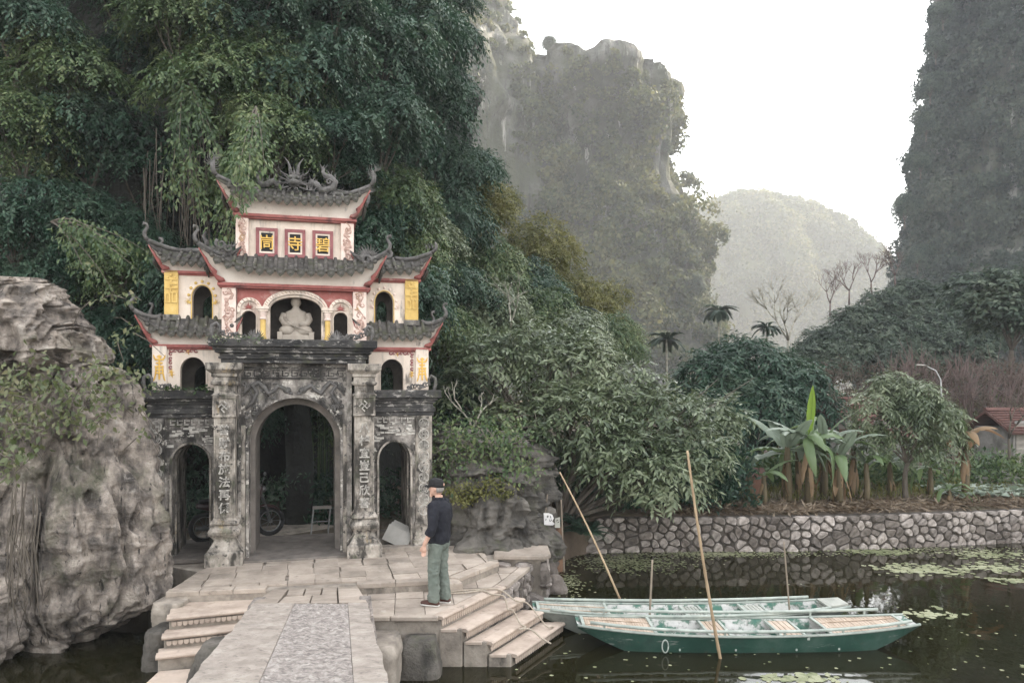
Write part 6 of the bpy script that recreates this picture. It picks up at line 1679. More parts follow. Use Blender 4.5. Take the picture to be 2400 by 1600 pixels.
for k, lb in enumerate(('front one of three pale panels leaning in the small right archway', 'middle one of three pale panels leaning in the small right archway', 'rear one of three pale panels leaning in the small right archway')):
    mb = MB(); mb.obox((0, 0, .155), ((1, 0, 0), (0, 1, 0), (0, 0, 1)), .24, .012, .155)
    u_, v_ = 1.74 + .055 * k, .16 + .075 * k
    o = mb.build('leaning_board', brd, bevel=.004, loc=(*g2w(u_, v_), TZ + .082 + .02 * k), rot=(R(-20), R(26), GA - R(12)))
    tag(o, lb, 'board', 'panels leaning in the archway')
# rock and pipes seen through the side arches
loft_rock('passage_rock', [(0.7, -1.9, -1.2, 16.6, 17.3), (1.4, -1.95, -1.3, 16.5, 17.3), (2.2, -1.9, -1.45, 16.6, 17.3), (2.7, -1.8, -1.6, 16.7, 17.2)], M['limestone'], .1, 1.8, 71, 50, 50, .06, 2.6, label='pale fluted rock seen through the small right archway', cat='rock')
loft_rock('passage_rock', [(0.7, -2.0, -1.55, 15.0, 15.4), (1.0, -1.98, -1.5, 15.0, 15.4), (1.3, -1.85, -1.6, 15.05, 15.35)], M['kerb_stone'], .05, 3, 73, 30, 24, .02, 3, label='low grey stone on the floor behind the small right archway', cat='rock')

# ------------------------------------------------------------------ trees
vr = np.random.default_rng(77)
vrnd = random.Random(77)
def crown_proto(name, seed, R_, twigs, per, L, W, m, nl=7, flat=.75, droop=.6, hang=0.0, tw=.45):
    """crown and wood of a tree about 2 R_ wide, standing on its own foot"""
    rg = np.random.default_rng(seed); lob = []
    for k in range(nl):
        a = 2 * PI * k / nl + rg.uniform(-.4, .4); r = R_ * rg.uniform(.25, .62); q = R_ * rg.uniform(.34, .55)
        lob.append((r * math.cos(a), r * math.sin(a), R_ * flat * rg.uniform(-.45, .6), q, q, q * rg.uniform(.55, .85)))
    lob.append((0, 0, R_ * flat * .5, R_ * .5, R_ * .5, R_ * .4))
    v, f = spray_leaves(rg, lob, twigs, per, L, W, tw, droop, hang)
    cm = np_mesh('crown', v, f, m)
    wood = branch_wood(rg, lob, (0, 0, -R_ * 1.35), R_ * .055, sub=1)
    return cm, wood.mesh('trunk', M['bark'], True)
PR = [crown_proto('crown', 100 + k, 1.55, 1150, 9, .135, .055, M['leaf_dark'], 8, .8, .75, .1) for k in range(3)]
PRM = [crown_proto('crown', 110 + k, 1.55, 1150, 9, .135, .055, M['leaf_mid'], 8, .8, .75, .15) for k in range(3)]
PRO = [crown_proto('crown', 120 + k, 1.55, 1150, 9, .125, .052, M['leaf_olive'], 8, .8, .55) for k in range(2)]  # olive leaf colour brightened to stand in for sunlight on these crowns
PRG = [crown_proto('crown', 130 + k, 1.55, 1000, 9, .15, .06, M['leaf_grey'], 8, .8, .7) for k in range(2)]
PRF = [crown_proto('crown', 140 + k, 3.0, 1300, 8, .36, .17, M['leaf_slope'], 9, .75, .5, tw=.8) for k in range(2)]
def tree(pr, p, s, label, cat='tree', group=None, rz=None, name='tree', sq=1.0):
    t = thing(name, label, cat, p, vrnd.uniform(0, 6.28) if rz is None else rz, group)
    t.scale = (s, s, s * sq)
    link('crown', pr[0], t); link('trunk', pr[1], t)
    return t
G1 = 'trees on the slope behind the gate'
def grove(group, lst):
    for k, (px, py, d, s, kind, label) in enumerate(lst):
        pr = {'d': PR, 'm': PRM, 'o': PRO, 'g': PRG}[kind]
        tree(pr[k % len(pr)], at(px, py, d), s, label, group=group, sq=vrnd.uniform(.85, 1.1))
grove('trees above the boulders', [
    (40, 60, 15.5, .85, 'd', 'dark tree crown in the top left corner of the wooded cliff'), (150, 170, 16, .9, 'm', 'lighter round tree crown just below the top left corner'),
    (60, 330, 15.5, .8, 'm', 'pale-leaved tree at the left edge midway up the cliff'), (210, 330, 16.5, .9, 'd', 'dark tree right of the pale-leaved one at the left edge'),
    (330, 170, 17.5, .8, 'd', 'shaded tree in the hollow left of the big drooping crown'), (40, 520, 15, .75, 'd', 'dark tree at the left edge close above the upper boulder'),
    (190, 520, 15.6, .75, 'd', 'spreading dark tree above the gap between boulder and gate'), (330, 420, 17, .8, 'd', 'deeply shaded tree left of the upper left tower, higher up'),
    (120, 650, 15, .6, 'd', 'low dark tree directly behind the upper boulder'), (270, 640, 15.2, .6, 'm', 'small leafy tree between the upper boulder and the left tower'),
    (290, 20, 17, .8, 'd', 'dark tree at the top edge above the shaded hollow'), (330, 560, 15.8, .5, 'd', 'small dark tree beside the horn of the upper left tower')])
grove('trees above the gate', [
    (430, 90, 16.5, .85, 'm', 'light tree crown at the top, left of the big drooping one'), (520, 210, 16.2, .95, 'm', 'big drooping crown with lit leaves high above the gate'),
    (600, 60, 17, .9, 'd', 'dark tree at the top edge above the big drooping crown'), (640, 330, 16.0, .85, 'm', 'drooping leafy tree right above the top roof dragons'),
    (560, 430, 15.9, .55, 'm', 'small hanging tree just left of the top roof'), (720, 190, 17.2, .95, 'd', 'dark crown right of the big drooping one above the roof'),
    (780, 60, 18.5, 1.0, 'd', 'dark blue-green tree at the top edge over the right of the gate'), (770, 350, 16.8, .8, 'd', 'dark tree behind the right end of the ridge dragons'),
    (640, 170, 16.8, .8, 'm', 'lit crown between the drooping tree and the dark one beside it')])
grove('trees right of the gate roofs', [
    (880, 150, 20, 1.15, 'd', 'large bluish tree high on the slope right of the gate'), (890, 330, 18.5, .95, 'd', 'dark tree right of the top roof at dragon height'),
    (940, 60, 23, 1.3, 'd', 'bluish tree at the top edge above the large bluish one'), (985, 230, 24, 1.2, 'd', 'rounded bluish tree left of the streaked pale cliff'),
    (1035, 120, 28, 1.1, 'd', 'upper tree overhanging the streaked pale cliff'), (1020, 380, 25, 1.2, 'd', 'broad dark tree half way up the slope beside the pale cliff'),
    (930, 480, 19, .85, 'm', 'lighter tree right of the three written panels'), (880, 560, 18, .7, 'd', 'dark low tree just behind the right upper tower roof'),
    (1050, 520, 24, 1.0, 'd', 'dark tree below the broad one, left of the sunlit yellow-green tree'), (960, 620, 19, .8, 'm', 'leafy tree right of the upper right tower'),
    (1110, 420, 29, .9, 'd', 'tree projecting furthest right over the hazy cliff'), (1000, 560, 21, .8, 'g', 'greyish leafy tree right of the upper right tower roof'), (1040, 20, 30, .9, 'd', 'topmost tree beside the sky gap above the streaked cliff')])
grove('trees beyond the gate', [
    (1050, 690, 21, .85, 'd', 'dark tree right of the gate level with the niche statue'), (1150, 640, 25, 1.0, 'm', 'green tree below the sunlit yellow-green one'),
    (1230, 680, 27, 1.1, 'd', 'dark round tree left of the sunlit olive tree, lower down'), (1050, 800, 19.5, .75, 'm', 'tree right of the lower right tower roof'),
    (1160, 760, 22, .9, 'g', 'grey-green tree above the bare frangipani'), (1290, 760, 25, 1.0, 'm', 'green tree above the top of the big waterside tree'),
    (1060, 930, 18.6, .6, 'd', 'low dark tree right of the right wing cornice'), (1370, 800, 24, .8, 'g', 'grey-green tree behind the right shoulder of the waterside tree')])
tree(PRO[0], at(1150, 500, 26), .85, 'yellow-green sunlit tree high on the slope beside the pale cliff')
tree(PRO[1], at(1265, 590, 30), 1.15, 'sunlit olive tree half way down the slope in front of the hazy cliff')
tree(PRO[0], at(1400, 730, 31), 1.0, 'low yellowish sunlit tree at the foot of the hazy cliff')
tree(PRM[1], at(1440, 800, 26), .85, 'green tree just below the yellowish tree at the cliff foot')
tree(PRO[1], at(1330, 690, 29), .9, 'light green tree between the two sunlit olive trees')

# leafy branch hanging over the top roof
def hanging(name, label, tips, m, L=.13, W=.055, start=None, r=.02, per=70):
    t = thing(name, label, 'branch', start)
    s0 = Vector(start); mb = MB(); parts = []
    for e in tips:
        e = Vector(e); mid = s0.lerp(e, .5) + Vector((0, 0, .35))
        pts = [Vector((0, 0, 0)), mid - s0, e - s0]
        q = [pts[0] * (1 - x) ** 2 + pts[1] * 2 * x * (1 - x) + pts[2] * x * x for x in [k / 10 for k in range(11)]]
        mb.tube(q, [r * (1 - .85 * k / 10) for k in range(11)], 5)
        n = per; tt = vr.uniform(.25, 1.0, n); B = np.stack([np.interp(tt, np.linspace(0, 1, 11), [c[i] for c in q]) for i in range(3)], 1)
        off = vr.normal(size=(n, 3)) * np.array([.13, .13, .10]); off[:, 2] -= np.abs(vr.normal(size=n)) * .10
        D = off * 2 + np.array([0, 0, -.7]) + vr.normal(size=(n, 3)) * .35
        l = L * vr.uniform(.7, 1.25, n)
        parts.append(leaves(B + off * .8, D, vr.normal(size=(n, 3)) * .5 + np.array([0, -.6, .7]), l, l * W / L))
    mb.build('twigs', M['bark'], t, smooth=True)
    v, f = cat_vf(parts); link('foliage', np_mesh('foliage', v, f, m), t)
    return t
hanging('hanging_branch', 'leafy branch drooping over the left end of the top roof', [at(545, 470, 12.5), at(580, 440, 12.3), at(525, 520, 12.8), at(560, 400, 12.6), at(620, 390, 12.8), at(505, 560, 13.4), at(535, 560, 13.3), at(560, 490, 12.4), at(600, 370, 13)], M['leaf_mid'], start=at(600, 250, 15), per=230, L=.115, W=.048)
hanging('hanging_branch', 'pale drooping spray of leaves beside the left upper tower', [at(300, 600, 12.6), at(240, 560, 12.8), at(330, 640, 12.8), at(200, 640, 13), at(270, 690, 12.9), at(360, 600, 13.6)], M['leaf_mid'], start=at(120, 520, 14.2), per=110, L=.11, W=.045)
hanging('hanging_branch', 'leafy branch falling in strands above the middle of the gate', [at(420, 340, 14.5), at(450, 430, 14.3), at(400, 460, 14.6), at(480, 300, 14.6), at(520, 380, 14.4), at(470, 500, 14.6)], M['leaf_mid'], start=at(430, 180, 16), per=260)
# hanging roots in the dark behind the gate
mb = MB()
for k in range(40):
    p = at(vrnd.uniform(330, 540), vrnd.uniform(300, 420), vrnd.uniform(15.2, 16.8)); l = vrnd.uniform(1.2, 3.5)
    mb.tube([p, p + Vector((vrnd.uniform(-.1, .1), 0, -l * .5)), p + Vector((vrnd.uniform(-.15, .15), 0, -l))], [.012, .01, .004], 4)
tag(mb.build('aerial_roots', M['bark']), 'thin aerial roots hanging in the dark behind the left towers', 'roots', kind='stuff')

# ------------------------------------------------------------------ the big tree by the water
def custom_tree(name, label, lob_px, base, r0, m, twigs, per, L, W, fork=.25, droop=.5, tw=.5, sub=2, barkm='bark', stems=None):
    t = thing(name, label, 'tree', base)
    b = Vector(base); lob = []
    for px, py, d, r in lob_px:
        c = at(px, py, d) - b; q = r / 1733 * d; lob.append((c.x, c.y, c.z, q, q, q * .78))
    v, f = spray_leaves(vr, lob, twigs, per, L, W, tw, droop)
    link('crown', np_mesh('crown', v, f, m), t)
    mb = branch_wood(vr, lob, (0, 0, -.15), r0, fork=fork, sub=sub)
    for s in stems or []: mb.tube([Vector(p) - b for p in s[0]], s[1], 7)
    mb.build('trunk', M[barkm], t, smooth=True)
    return t
custom_tree('waterside_tree', 'wide grey-green tree leaning over the pond behind the moored boats',
    [(1150, 860, 17.6, 95), (1240, 830, 18, 90), (1330, 870, 17.5, 115), (1440, 925, 17.2, 105), (1540, 985, 17, 100), (1620, 1060, 16.8, 80), (1350, 990, 16.5, 125), (1220, 1010, 16.9, 100), (1460, 1070, 16.3, 105), (1560, 1120, 16.2, 85), (1090, 930, 17.8, 75), (1640, 985, 18, 70), (1690, 975, 18.4, 50), (1395, 1075, 16.2, 70), (1500, 1150, 16, 50)],
    (.95, 16.4, .55), .13, M['leaf_grey'], 2600, 9, .18, .062, .12, .5, .42, 3,
    stems=[([at(1315, 1270, 16.4), at(1310, 1190, 16.4), at(1335, 1130, 16.4), at(1370, 1070, 16.5)], [.13, .10, .085, .06]), ([at(1300, 1280, 16.4), at(1290, 1180, 16.4), at(1278, 1110, 16.5), at(1265, 1060, 16.6)], [.06, .04, .035, .03]),
           ([at(1305, 1280, 16.3), at(1305, 1190, 16.3), at(1300, 1120, 16.4)], [.05, .03, .02]), ([at(1310, 1250, 16.3), at(1285, 1190, 16.3), at(1270, 1130, 16.4)], [.04, .022, .018])])
st_ = thing('tree_stump', 'brown broken tree stump standing at the water by the notices', 'stump', at(1305, 1330, 15.3))
mb = MB(); rows = []
for k, z in enumerate((-.2, .1, .3, .5, .72, .82)):
    rows.append([((.13 + .03 * (k == 0)) * math.cos(a) * (1 + .12 * math.sin(3 * a + k)), .12 * math.sin(a), z + (.06 * math.sin(5 * a) if k == 5 else 0)) for a in np.linspace(0, 2 * PI, 16, endpoint=False)])
mb.grid(rows, closed=True); mb.add(rows[-1], [tuple(range(16))])
M['stump'] = mat('stump', [(.3, (.09, .05, .032)), (.7, (.22, .13, .085))], 6, .9, .6, 20, stretch=(1, 1, .2)); mb.build('stump_body', M['stump'], st_, smooth=True)
custom_tree('mango_tree', 'broad dark green tree standing behind the big waterside tree', [(1680, 890, 25, 85), (1760, 865, 25, 85), (1840, 905, 25, 85), (1890, 955, 24.6, 70), (1780, 960, 24, 100), (1690, 960, 24, 80), (1720, 835, 26, 55), (1860, 1010, 24, 60)], (8.2, 25, .8), .16, M['leaf_dark'], 2600, 9, .22, .075, .3, .7, .6)
custom_tree('young_mango_tree', 'small bushy tree with a bare slim trunk on the far bank', [(2090, 905, 19.6, 42), (2140, 925, 19.4, 46), (2205, 980, 19.5, 44), (2050, 950, 19.3, 42), (2120, 985, 19.2, 46), (2225, 1030, 19.5, 32), (2175, 1050, 19.3, 34), (2030, 1010, 19.4, 34), (2080, 1030, 19.3, 30), (2160, 955, 19.0, 36)], (10.35, 19.4, .82), .075, M['leaf_grey'], 1050, 9, .16, .045, .5, .75, .36)

# trees at the foot of the right cliff
for k, (px, py, d, s, lb) in enumerate([(1915, 815, 52, .62, 'dark tree at the left end of the slope below the right cliff'), (1985, 775, 54, .7, 'dark tree below the second reddish bare tree'), (2055, 735, 57, .75, 'tall dark tree at the foot of the right cliff edge'),
        (2090, 810, 52, .8, 'broad dark tree in the middle of the slope below the right cliff'), (2180, 790, 54, .9, 'dark tree right of the broad one below the cliff'), (2010, 845, 48, .65, 'low dark tree above the tiled roof house'),
        (2240, 830, 50, .8, 'low tree right of the street lamp below the cliff'), (2285, 760, 56, .9, 'dark tree left of the paler one at the right edge'), (1870, 860, 46, .5, 'small dark tree behind the broad mango crown'), (2140, 710, 60, .8, 'upper dark tree against the foot of the right cliff'),
        (1950, 850, 46, .55, 'small dark tree between the leafless hazy tree and the lamp'), (2130, 850, 46, .6, 'low dark tree just left of the street lamp head')]):
    tree(PRF[k % 2], at(px, py, d), s, lb, group='trees below the right cliff')
tree((PRF[0][0], PRF[0][1]), at(2370, 720, 34), .75, 'paler broad tree at the right edge below the shaded cliff')
bpy.context.view_layer.update()
# trees leaning out from the cliff rims
def rim(lst, label, group, s0):
    for k, (px, py, d, s) in enumerate(lst): tree(PRF[k % 2], at(px, py, d), s * s0, label, group=group, name='cliff_tree', sq=1.2)

for k, (u_, v_, z_, s_, lb) in enumerate([(-1.6, 3.0, 5.6, .95, 'black-green tree added behind the left towers to shade the passage'), (.4, 3.2, 6.2, .95, 'black-green tree added close behind the top roof to shade the passage'), (2.2, 3.4, 5.4, .9, 'dark tree added close behind the right towers to shade the passage'), (-3.2, 3.2, 4.6, .8, 'dark low tree added for shade between the tall boulder and the left tower'), (1.2, 4.4, 3.6, .8, 'black-green bush added to darken the passage behind the right archway'), (-1.0, 4.6, 3.4, .8, 'black-green bush added to darken the passage behind the left archway')]):
    tree(PR[k % 3], (*g2w(u_, v_), z_), s_, lb)  # trees added close behind the gate to keep light out of the passage
KF = 1.7   # the far cliffs stand this much farther off than their first footprints
def rim1(lst, group, s0):
    for k, (px, py, d, s, lb) in enumerate(lst): tree(PRF[k % 2], at(px, py, d * s0), s * s0, lb, group=group, name='cliff_tree', sq=1.2)
rim1([(1520, 165, 113, .4, 'highest tree on the right shoulder of the flat-topped cliff'), (1548, 200, 112, .45, 'hazy tree just below the shoulder of the flat-topped cliff'), (1545, 270, 111, .5, 'hazy tree on the cliff edge a third of the way down'), (1552, 340, 110, .5, 'hazy tree on the cliff edge above the overhanging one'),
    (1580, 480, 108, .5, 'tree overhanging furthest from the edge of the hazy cliff'), (1610, 600, 106, .55, 'tree on the hazy cliff edge level with the far hill slope'), (1630, 670, 104, .55, 'lowest tree on the edge of the hazy cliff'), (1288, 105, 110, .42, 'lone round tree in the notch left of the flat-topped cliff')], 'trees on the edge of the hazy cliff', KF)
DX = 45
rim1([(px_ + DX, py_, d_, s_, l_) for px_, py_, d_, s_, l_ in [(2165, 30, 84, .42, 'topmost tree on the edge of the right cliff'), (2148, 110, 84, .42, 'second tree from the top on the edge of the right cliff'), (2135, 200, 83, .45, 'third tree from the top on the edge of the right cliff'), (2125, 290, 83, .42, 'tree midway down the edge of the right cliff'),
    (2112, 380, 83, .4, 'tree on the right cliff edge just above the feathery one'), (2075, 485, 82, .5, 'feathery tree standing out furthest from the right cliff edge'), (2105, 600, 81, .42, 'lowest tree on the edge of the right cliff')]], 'trees on the edge of the right cliff', 1.45)
# ------------------------------------------------------------------ palms
frond = []
for q in range(3):
    parts = []; n = 34; s = np.linspace(.08, 1, n)
    x = s * 1.0; z = .55 * s - .95 * s ** 2 + .1 * q * s
    for sg in (-1, 1):
        B = np.stack([x, np.zeros(n), z], 1); D = np.stack([np.full(n, .55), np.full(n, sg * .9), -.15 - .5 * s], 1); l = .42 * np.sin(np.clip(s * 1.15 + .35, 0, PI)) ** .7 + .05
        parts.append(leaves(B, D, np.tile([0, 0, 1.0], (n, 1)), l, l * .13 + .02))
    v, f = cat_vf(parts)
    frond.append(np_mesh('frond', v, f, M['palm']))
def palm(p, h, r, label, nf=13):
    t = thing('areca_palm', label, 'palm', p, 0, 'slender palms below the hazy cliff')
    b = MB(); b.tube([(0, 0, -h), (.05, 0, -h * .5), (0, 0, 0), (0, 0, r * .25)], [.09 * r, .07 * r, .06 * r, .045 * r], 8); b.build('trunk', M['pale_bark'], t, smooth=True)
    for k in range(nf): link('frond', frond[k % 3], t, (0, 0, r * .2), (vrnd.uniform(-.3, .3), vrnd.uniform(-.75, .35), k * 2 * PI / nf + vrnd.uniform(-.2, .2)), (r, r, r))
palm(at(1684, 735, 58), 12, 1.15, 'tall slender palm rising highest before the hazy gap')
palm(at(1562, 805, 42), 8, .95, 'palm with drooping fronds at the foot of the hazy cliff')
palm(at(1797, 775, 46), 8, .8, 'small palm just above the broad dark tree')
palm(at(1335, 745, 27), 5, .9, 'dark palm half hidden among the trees beyond the gate')
# ------------------------------------------------------------------ bare trees
def bare(name, label, p, h, r0, m, seed, spread=.5, levels=5, kids=3, up=.5, group=None):
    rn = random.Random(seed); t = thing(name, label, 'tree', p, 0, group); mb = MB()
    def grow(a, d, l, r, lv):
        mid = a + d * l * .5 + Vector((rn.uniform(-1, 1), rn.uniform(-1, 1), 0)) * l * .07; e = a + d * l
        mb.tube([a, mid, e], [r, r * .85, r * .65], 6 if lv < 3 else 4)
        if lv == 0: return
        for k in range(kids if lv > 1 else 2):
            dd = (d + Vector((rn.uniform(-1, 1), rn.uniform(-1, 1), rn.uniform(-.3, 1) * up)) * spread * 1.5).normalized()
            grow(e, dd, l * rn.uniform(.6, .85), r * .62, lv - 1)
    grow(Vector((0, 0, 0)), Vector((rn.uniform(-.1, .1), 0, 1)).normalized(), h, r0, levels)
    mb.build('trunk', m, t, smooth=True)
    return t
bare('frangipani_tree', 'bare pale forked tree growing from the rock right of the gate', at(1105, 1075, 15.6), .62, .05, M['pale_bark'], 5, .5, 4, 2, .6)
bare('frangipani_tree', 'bare grey branching shrub above the frangipani beyond the gate', at(1200, 850, 19), .8, .04, M['pale_bark'], 8, .5, 5, 2, .6)
bare('bare_tree', 'leafless hazy tree between the small palm and the right slope', at(1848, 870, 50), 2.1, .13, M['pale_bark'], 12, .5, 5, 3, .5)
bare('bare_tree', 'leafless dark tree in front of the tiled roof on the far bank', at(2000, 1040, 23), .62, .045, M['bark'], 15, .45, 5, 2, .7)
bare('bare_tree', 'dark leafless tree at the right edge beside the dry banana', at(2362, 1090, 22), .8, .06, M['bark'], 19, .5, 5, 2, .6)
for k, (px, py, d, lb) in enumerate([(1990, 715, 66, 'second reddish leafless tree from the left on the crest'), (2045, 695, 66, 'third reddish leafless tree from the left on the crest'), (2100, 680, 66, 'reddish leafless tree on the crest nearest to the right cliff'), (1945, 745, 66, 'leftmost reddish leafless tree on the crest above the slope')]):
    bare('bare_tree', lb, at(px, py, d), 1.3, .09, M['blush_bark'] if 'blush_bark' in M else M.setdefault('blush_bark', mat('blush_bark', [(.3, (.085, .062, .058)), (.7, (.16, .115, .105))], 5, .9, 0)), 30 + k, .5, 5, 3, .6, 'reddish bare trees on the crest')
# reddish dry brush below the right cliff
mb = MB(); parts = []
for k in range(150):
    px, py = vrnd.uniform(2080, 2420), vrnd.uniform(880, 985); d = vrnd.uniform(27, 34); p = at(px, py, d)
    for q in range(5):
        e = p + Vector((vrnd.uniform(-.7, .7), vrnd.uniform(-.4, .4), vrnd.uniform(.5, 1.5))); mb.tube([p, p.lerp(e, .5) + Vector((vrnd.uniform(-.1, .1), 0, .1)), e], [.022, .015, .006], 4)
P_ = np.array([at(vrnd.uniform(1880, 2420), vrnd.uniform(860, 1010), vrnd.uniform(27, 35))[:] for k in range(380)])
v1, f1 = clump_leaves(vr, P_, np.tile([0, -1, 0.2], (len(P_), 1)), vr.uniform(.25, .7, len(P_)), 34, .13, .05)
tag(mb.build('dry_brush', M['blush_bark']), 'reddish dry twigs of the brush below the right cliff', 'brush', kind='stuff')
stuff('dry_brush', 'dull reddish leaves of the brush below the right cliff', 'brush', (v1, f1), M['leaf_blush'])
# ------------------------------------------------------------------ bananas
def banana_leaf(seed, L=1.5, W=.40, curve=1.0, m=None, torn=.3):
    rn = random.Random(seed); rows = []; n = 16
    tear = [rn.random() < torn for _ in range(n + 1)]
    for i in range(n + 1):
        s = i / n; x = L * (s - .28 * curve * s * s); z = L * (.55 * s - .85 * curve * s * s)
        w_ = W * .5 * (math.sin(PI * min(1, s * .92 + .10)) ** .6) * (1 - .12 * rn.random())
        if i == n: w_ = .01
        if s < .10: w_ = .02
        dr = .10 + .25 * s * curve
        rows.append([(x, -w_, z - w_ * dr - (w_ * .35 if tear[i] else 0)), (x, -w_ * .5, z + .012 - w_ * dr * .3), (x, 0, z), (x, w_ * .5, z + .012 - w_ * dr * .3), (x, w_, z - w_ * dr - (w_ * .35 if tear[i - 1] else 0))])
    mb = MB(); mb.grid(rows); mb.tube([(r[2][0], 0, r[2][2] - .006) for r in rows], [.018 - .001 * i for i in range(n + 1)], 5)
    return mb.mesh('leaf', m or M['banana'], True)
BL = [banana_leaf(k, 1.75, .27, c, mm, .45) for k, (c, mm) in enumerate(((.6, M['banana']), (.9, M['banana']), (1.25, M['banana']), (.4, M['banana_pale']), (.8, M['banana_pale'])))]
BY = [banana_leaf(20, 1.1, .30, .15, M['banana_young'], 0)]
BD_ = [banana_leaf(30 + k, 1.2, .20, .25 + .12 * k, M['banana_dry'], .8) for k in range(3)]
BX = [banana_leaf(40 + k, 1.4, .30, .8 + .2 * k, M['banana_dry'], .6) for k in range(3)]
M['banana_stem'] = mat('banana_stem', [(.3, (.06, .045, .026)), (.6, (.125, .10, .058)), (.8, (.21, .165, .11))], 4, .7, .3, 20, stretch=(2, 2, .3), layers=[((.15, .085, .045), 3, .55, .65, None, .7)])
def banana(p, h, label, nl, s=1.0, seed=0, dry=0, young=True, meshes=None, group='banana plants on the far bank'):
    rn = random.Random(seed); t = thing('banana_plant', label, 'banana plant', p, 0, group)
    mb = MB(); mb.tube([(0, 0, -.1), (.02, 0, h * .4), (.0, 0, h * .8), (0, 0, h)], [.11 * s, .09 * s, .075 * s, .05 * s], 10); mb.build('stem', M['banana_stem'], t, smooth=True)
    for k in range(nl):
        mm = rn.choice(meshes or BL); a = k * 2.4 + rn.uniform(-.3, .3)
        link('leaf', mm, t, (0, 0, h * rn.uniform(.88, 1.0)), (rn.uniform(-.35, .35), rn.uniform(-.6, .35), a), (s * rn.uniform(.6, .92), s * .92, s * rn.uniform(.6, .92)))
    if young: link('young_leaf', BY[0], t, (0, 0, h), (0, R(-72), rn.uniform(0, 6)), (s, s, s))
    for k in range(dry): link('dry_leaf', rn.choice(BD_), t, (0, 0, h * rn.uniform(.55, .9)), (rn.uniform(-.3, .3), rn.uniform(1.55, 2.0), rn.uniform(0, 6.28)), (s * .8, s * .7, s * .8))
    return t
def gp(px, d): return ((px - 1200) / 1733 * d, d, GZ + .02)
banana(gp(1895, 18.6), 1.75, 'tall banana plant with an upright bright young leaf in the middle of the far bank', 9, 1.1, 3, 9)
banana(gp(1845, 18.9), 1.45, 'banana plant with broad pale leaves at the left of the banana clump', 9, 1.15, 5, 8, False)
banana(gp(1965, 18.8), 1.3, 'banana plant with arching torn leaves right of the tallest one', 9, 1.1, 8, 8, False)
banana(gp(2030, 19.2), 1.05, 'short banana plant with low leaves left of the young bushy tree', 6, .85, 12, 2, False)
banana(gp(1790, 18.7), .75, 'small banana plant half hidden beside the big waterside tree', 5, .8, 14, 2, False)
banana(gp(2262, 19.6), 1.75, 'withered banana plant with brown hanging leaves near the right edge', 9, 1.0, 16, 14, False, [BX[0], BX[1], BX[2], BL[1]])
banana(gp(2225, 18.9), .35, 'low young banana sprout with drooping leaves before the withered one', 6, .6, 18, 1, False)
banana(gp(1930, 19.6), 1.6, 'banana plant standing behind the tallest one with leaves to the right', 8, 1.05, 31, 6, False)
banana(gp(1870, 20.0), 1.5, 'banana plant at the back of the clump against the dark tree', 8, 1.0, 33, 5, False)
banana(gp(2000, 20.2), 1.35, 'banana plant at the back right of the clump before the tiled house', 7, .95, 35, 5, False)
banana(gp(2085, 20.4), .9, 'low banana plant behind the young bushy tree', 7, .85, 41, 3, False)
banana(gp(1755, 19.3), 1.0, 'banana plant with grey drooping leaves next to the brick shrine', 6, .9, 43, 3, False, [BL[3], BL[4], BL[2]])
banana(gp(2180, 20.0), .8, 'short banana plant between the young tree and the withered banana', 7, .75, 45, 3, False)
banana(at(1150, 1010, 18.2), .6, 'banana leaves showing through the bare frangipani beyond the gate', 5, .7, 22, 0, False, [BL[3], BL[4]])
# dry sheaths and litter along the bank
B = []; n = 5200
xs = vr.uniform(3.6, 13.5, n); yb = np.interp(xs, [b[0] for b in bank], [b[1] for b in bank]) + .05 + np.abs(vr.normal(size=n)) * .9
B = np.stack([xs, yb, np.full(n, GZ + .03) + vr.uniform(0, .07, n)], 1)
D = vr.normal(size=(n, 3)) * np.array([1, 1, .25]); l = vr.uniform(.08, .34, n)
stuff('leaf_litter', 'brown dry leaves and twigs littering the top of the far bank', 'litter', leaves(B, D, vr.normal(size=(n, 3)) * .4 + np.array([0, 0, 1]), l, l * .16), M['leaf_dry'])
n = 3000; xs = vr.uniform(5.2, 15, n); yb = np.interp(xs, [b[0] for b in bank], [b[1] for b in bank]) + 1.6 + np.abs(vr.normal(size=n)) * 2.2
l = vr.uniform(.10, .36, n)
stuff('bank_grass', 'tall green weeds between the banana stems on the far bank', 'weeds', leaves(np.stack([xs, yb, np.full(n, GZ)], 1), vr.normal(size=(n, 3)) * .35 + np.array([0, 0, 1]), vr.normal(size=(n, 3)) + np.array([0, -1, .2]), l, l * .10), M['leaf_olive'])
n = 2600; xs = vr.uniform(-1, 5.5, n); yb = vr.uniform(18.2, 22, n); l = vr.uniform(.15, .4, n)
P_ = np.stack([vr.uniform(1.2, 6.0, 240), vr.uniform(17.6, 20.5, 240), GZ + vr.uniform(0, 1.3, 240)], 1)
stuff('undergrowth', 'dark undergrowth in the shade beneath the big waterside tree', 'undergrowth', clump_leaves(vr, P_, np.tile([0, -1, .2], (240, 1)), vr.uniform(.25, .6, 240), 55, .16, .06), M['leaf_dark'])
P_ = np.stack([vr.uniform(5, 30, 420), vr.uniform(21.2, 23.4, 420), GZ + vr.uniform(0, .75, 420)], 1)
stuff('undergrowth', 'low green shrubs filling the garden behind the banana plants', 'undergrowth', clump_leaves(vr, P_, np.tile([0, -1, .2], (420, 1)), vr.uniform(.3, .7, 420), 45, .17, .07), M['leaf_mid'])
P_ = np.stack([vr.uniform(-12, 60, 700), vr.uniform(30, 60, 700), GZ + vr.uniform(0, 2.4, 700)], 1)
stuff('undergrowth', 'distant shrubs on the valley floor below the cliffs', 'undergrowth', clump_leaves(vr, P_, np.tile([0, -1, .2], (700, 1)), vr.uniform(.6, 1.5, 700), 45, .34, .16), M['leaf_far'])
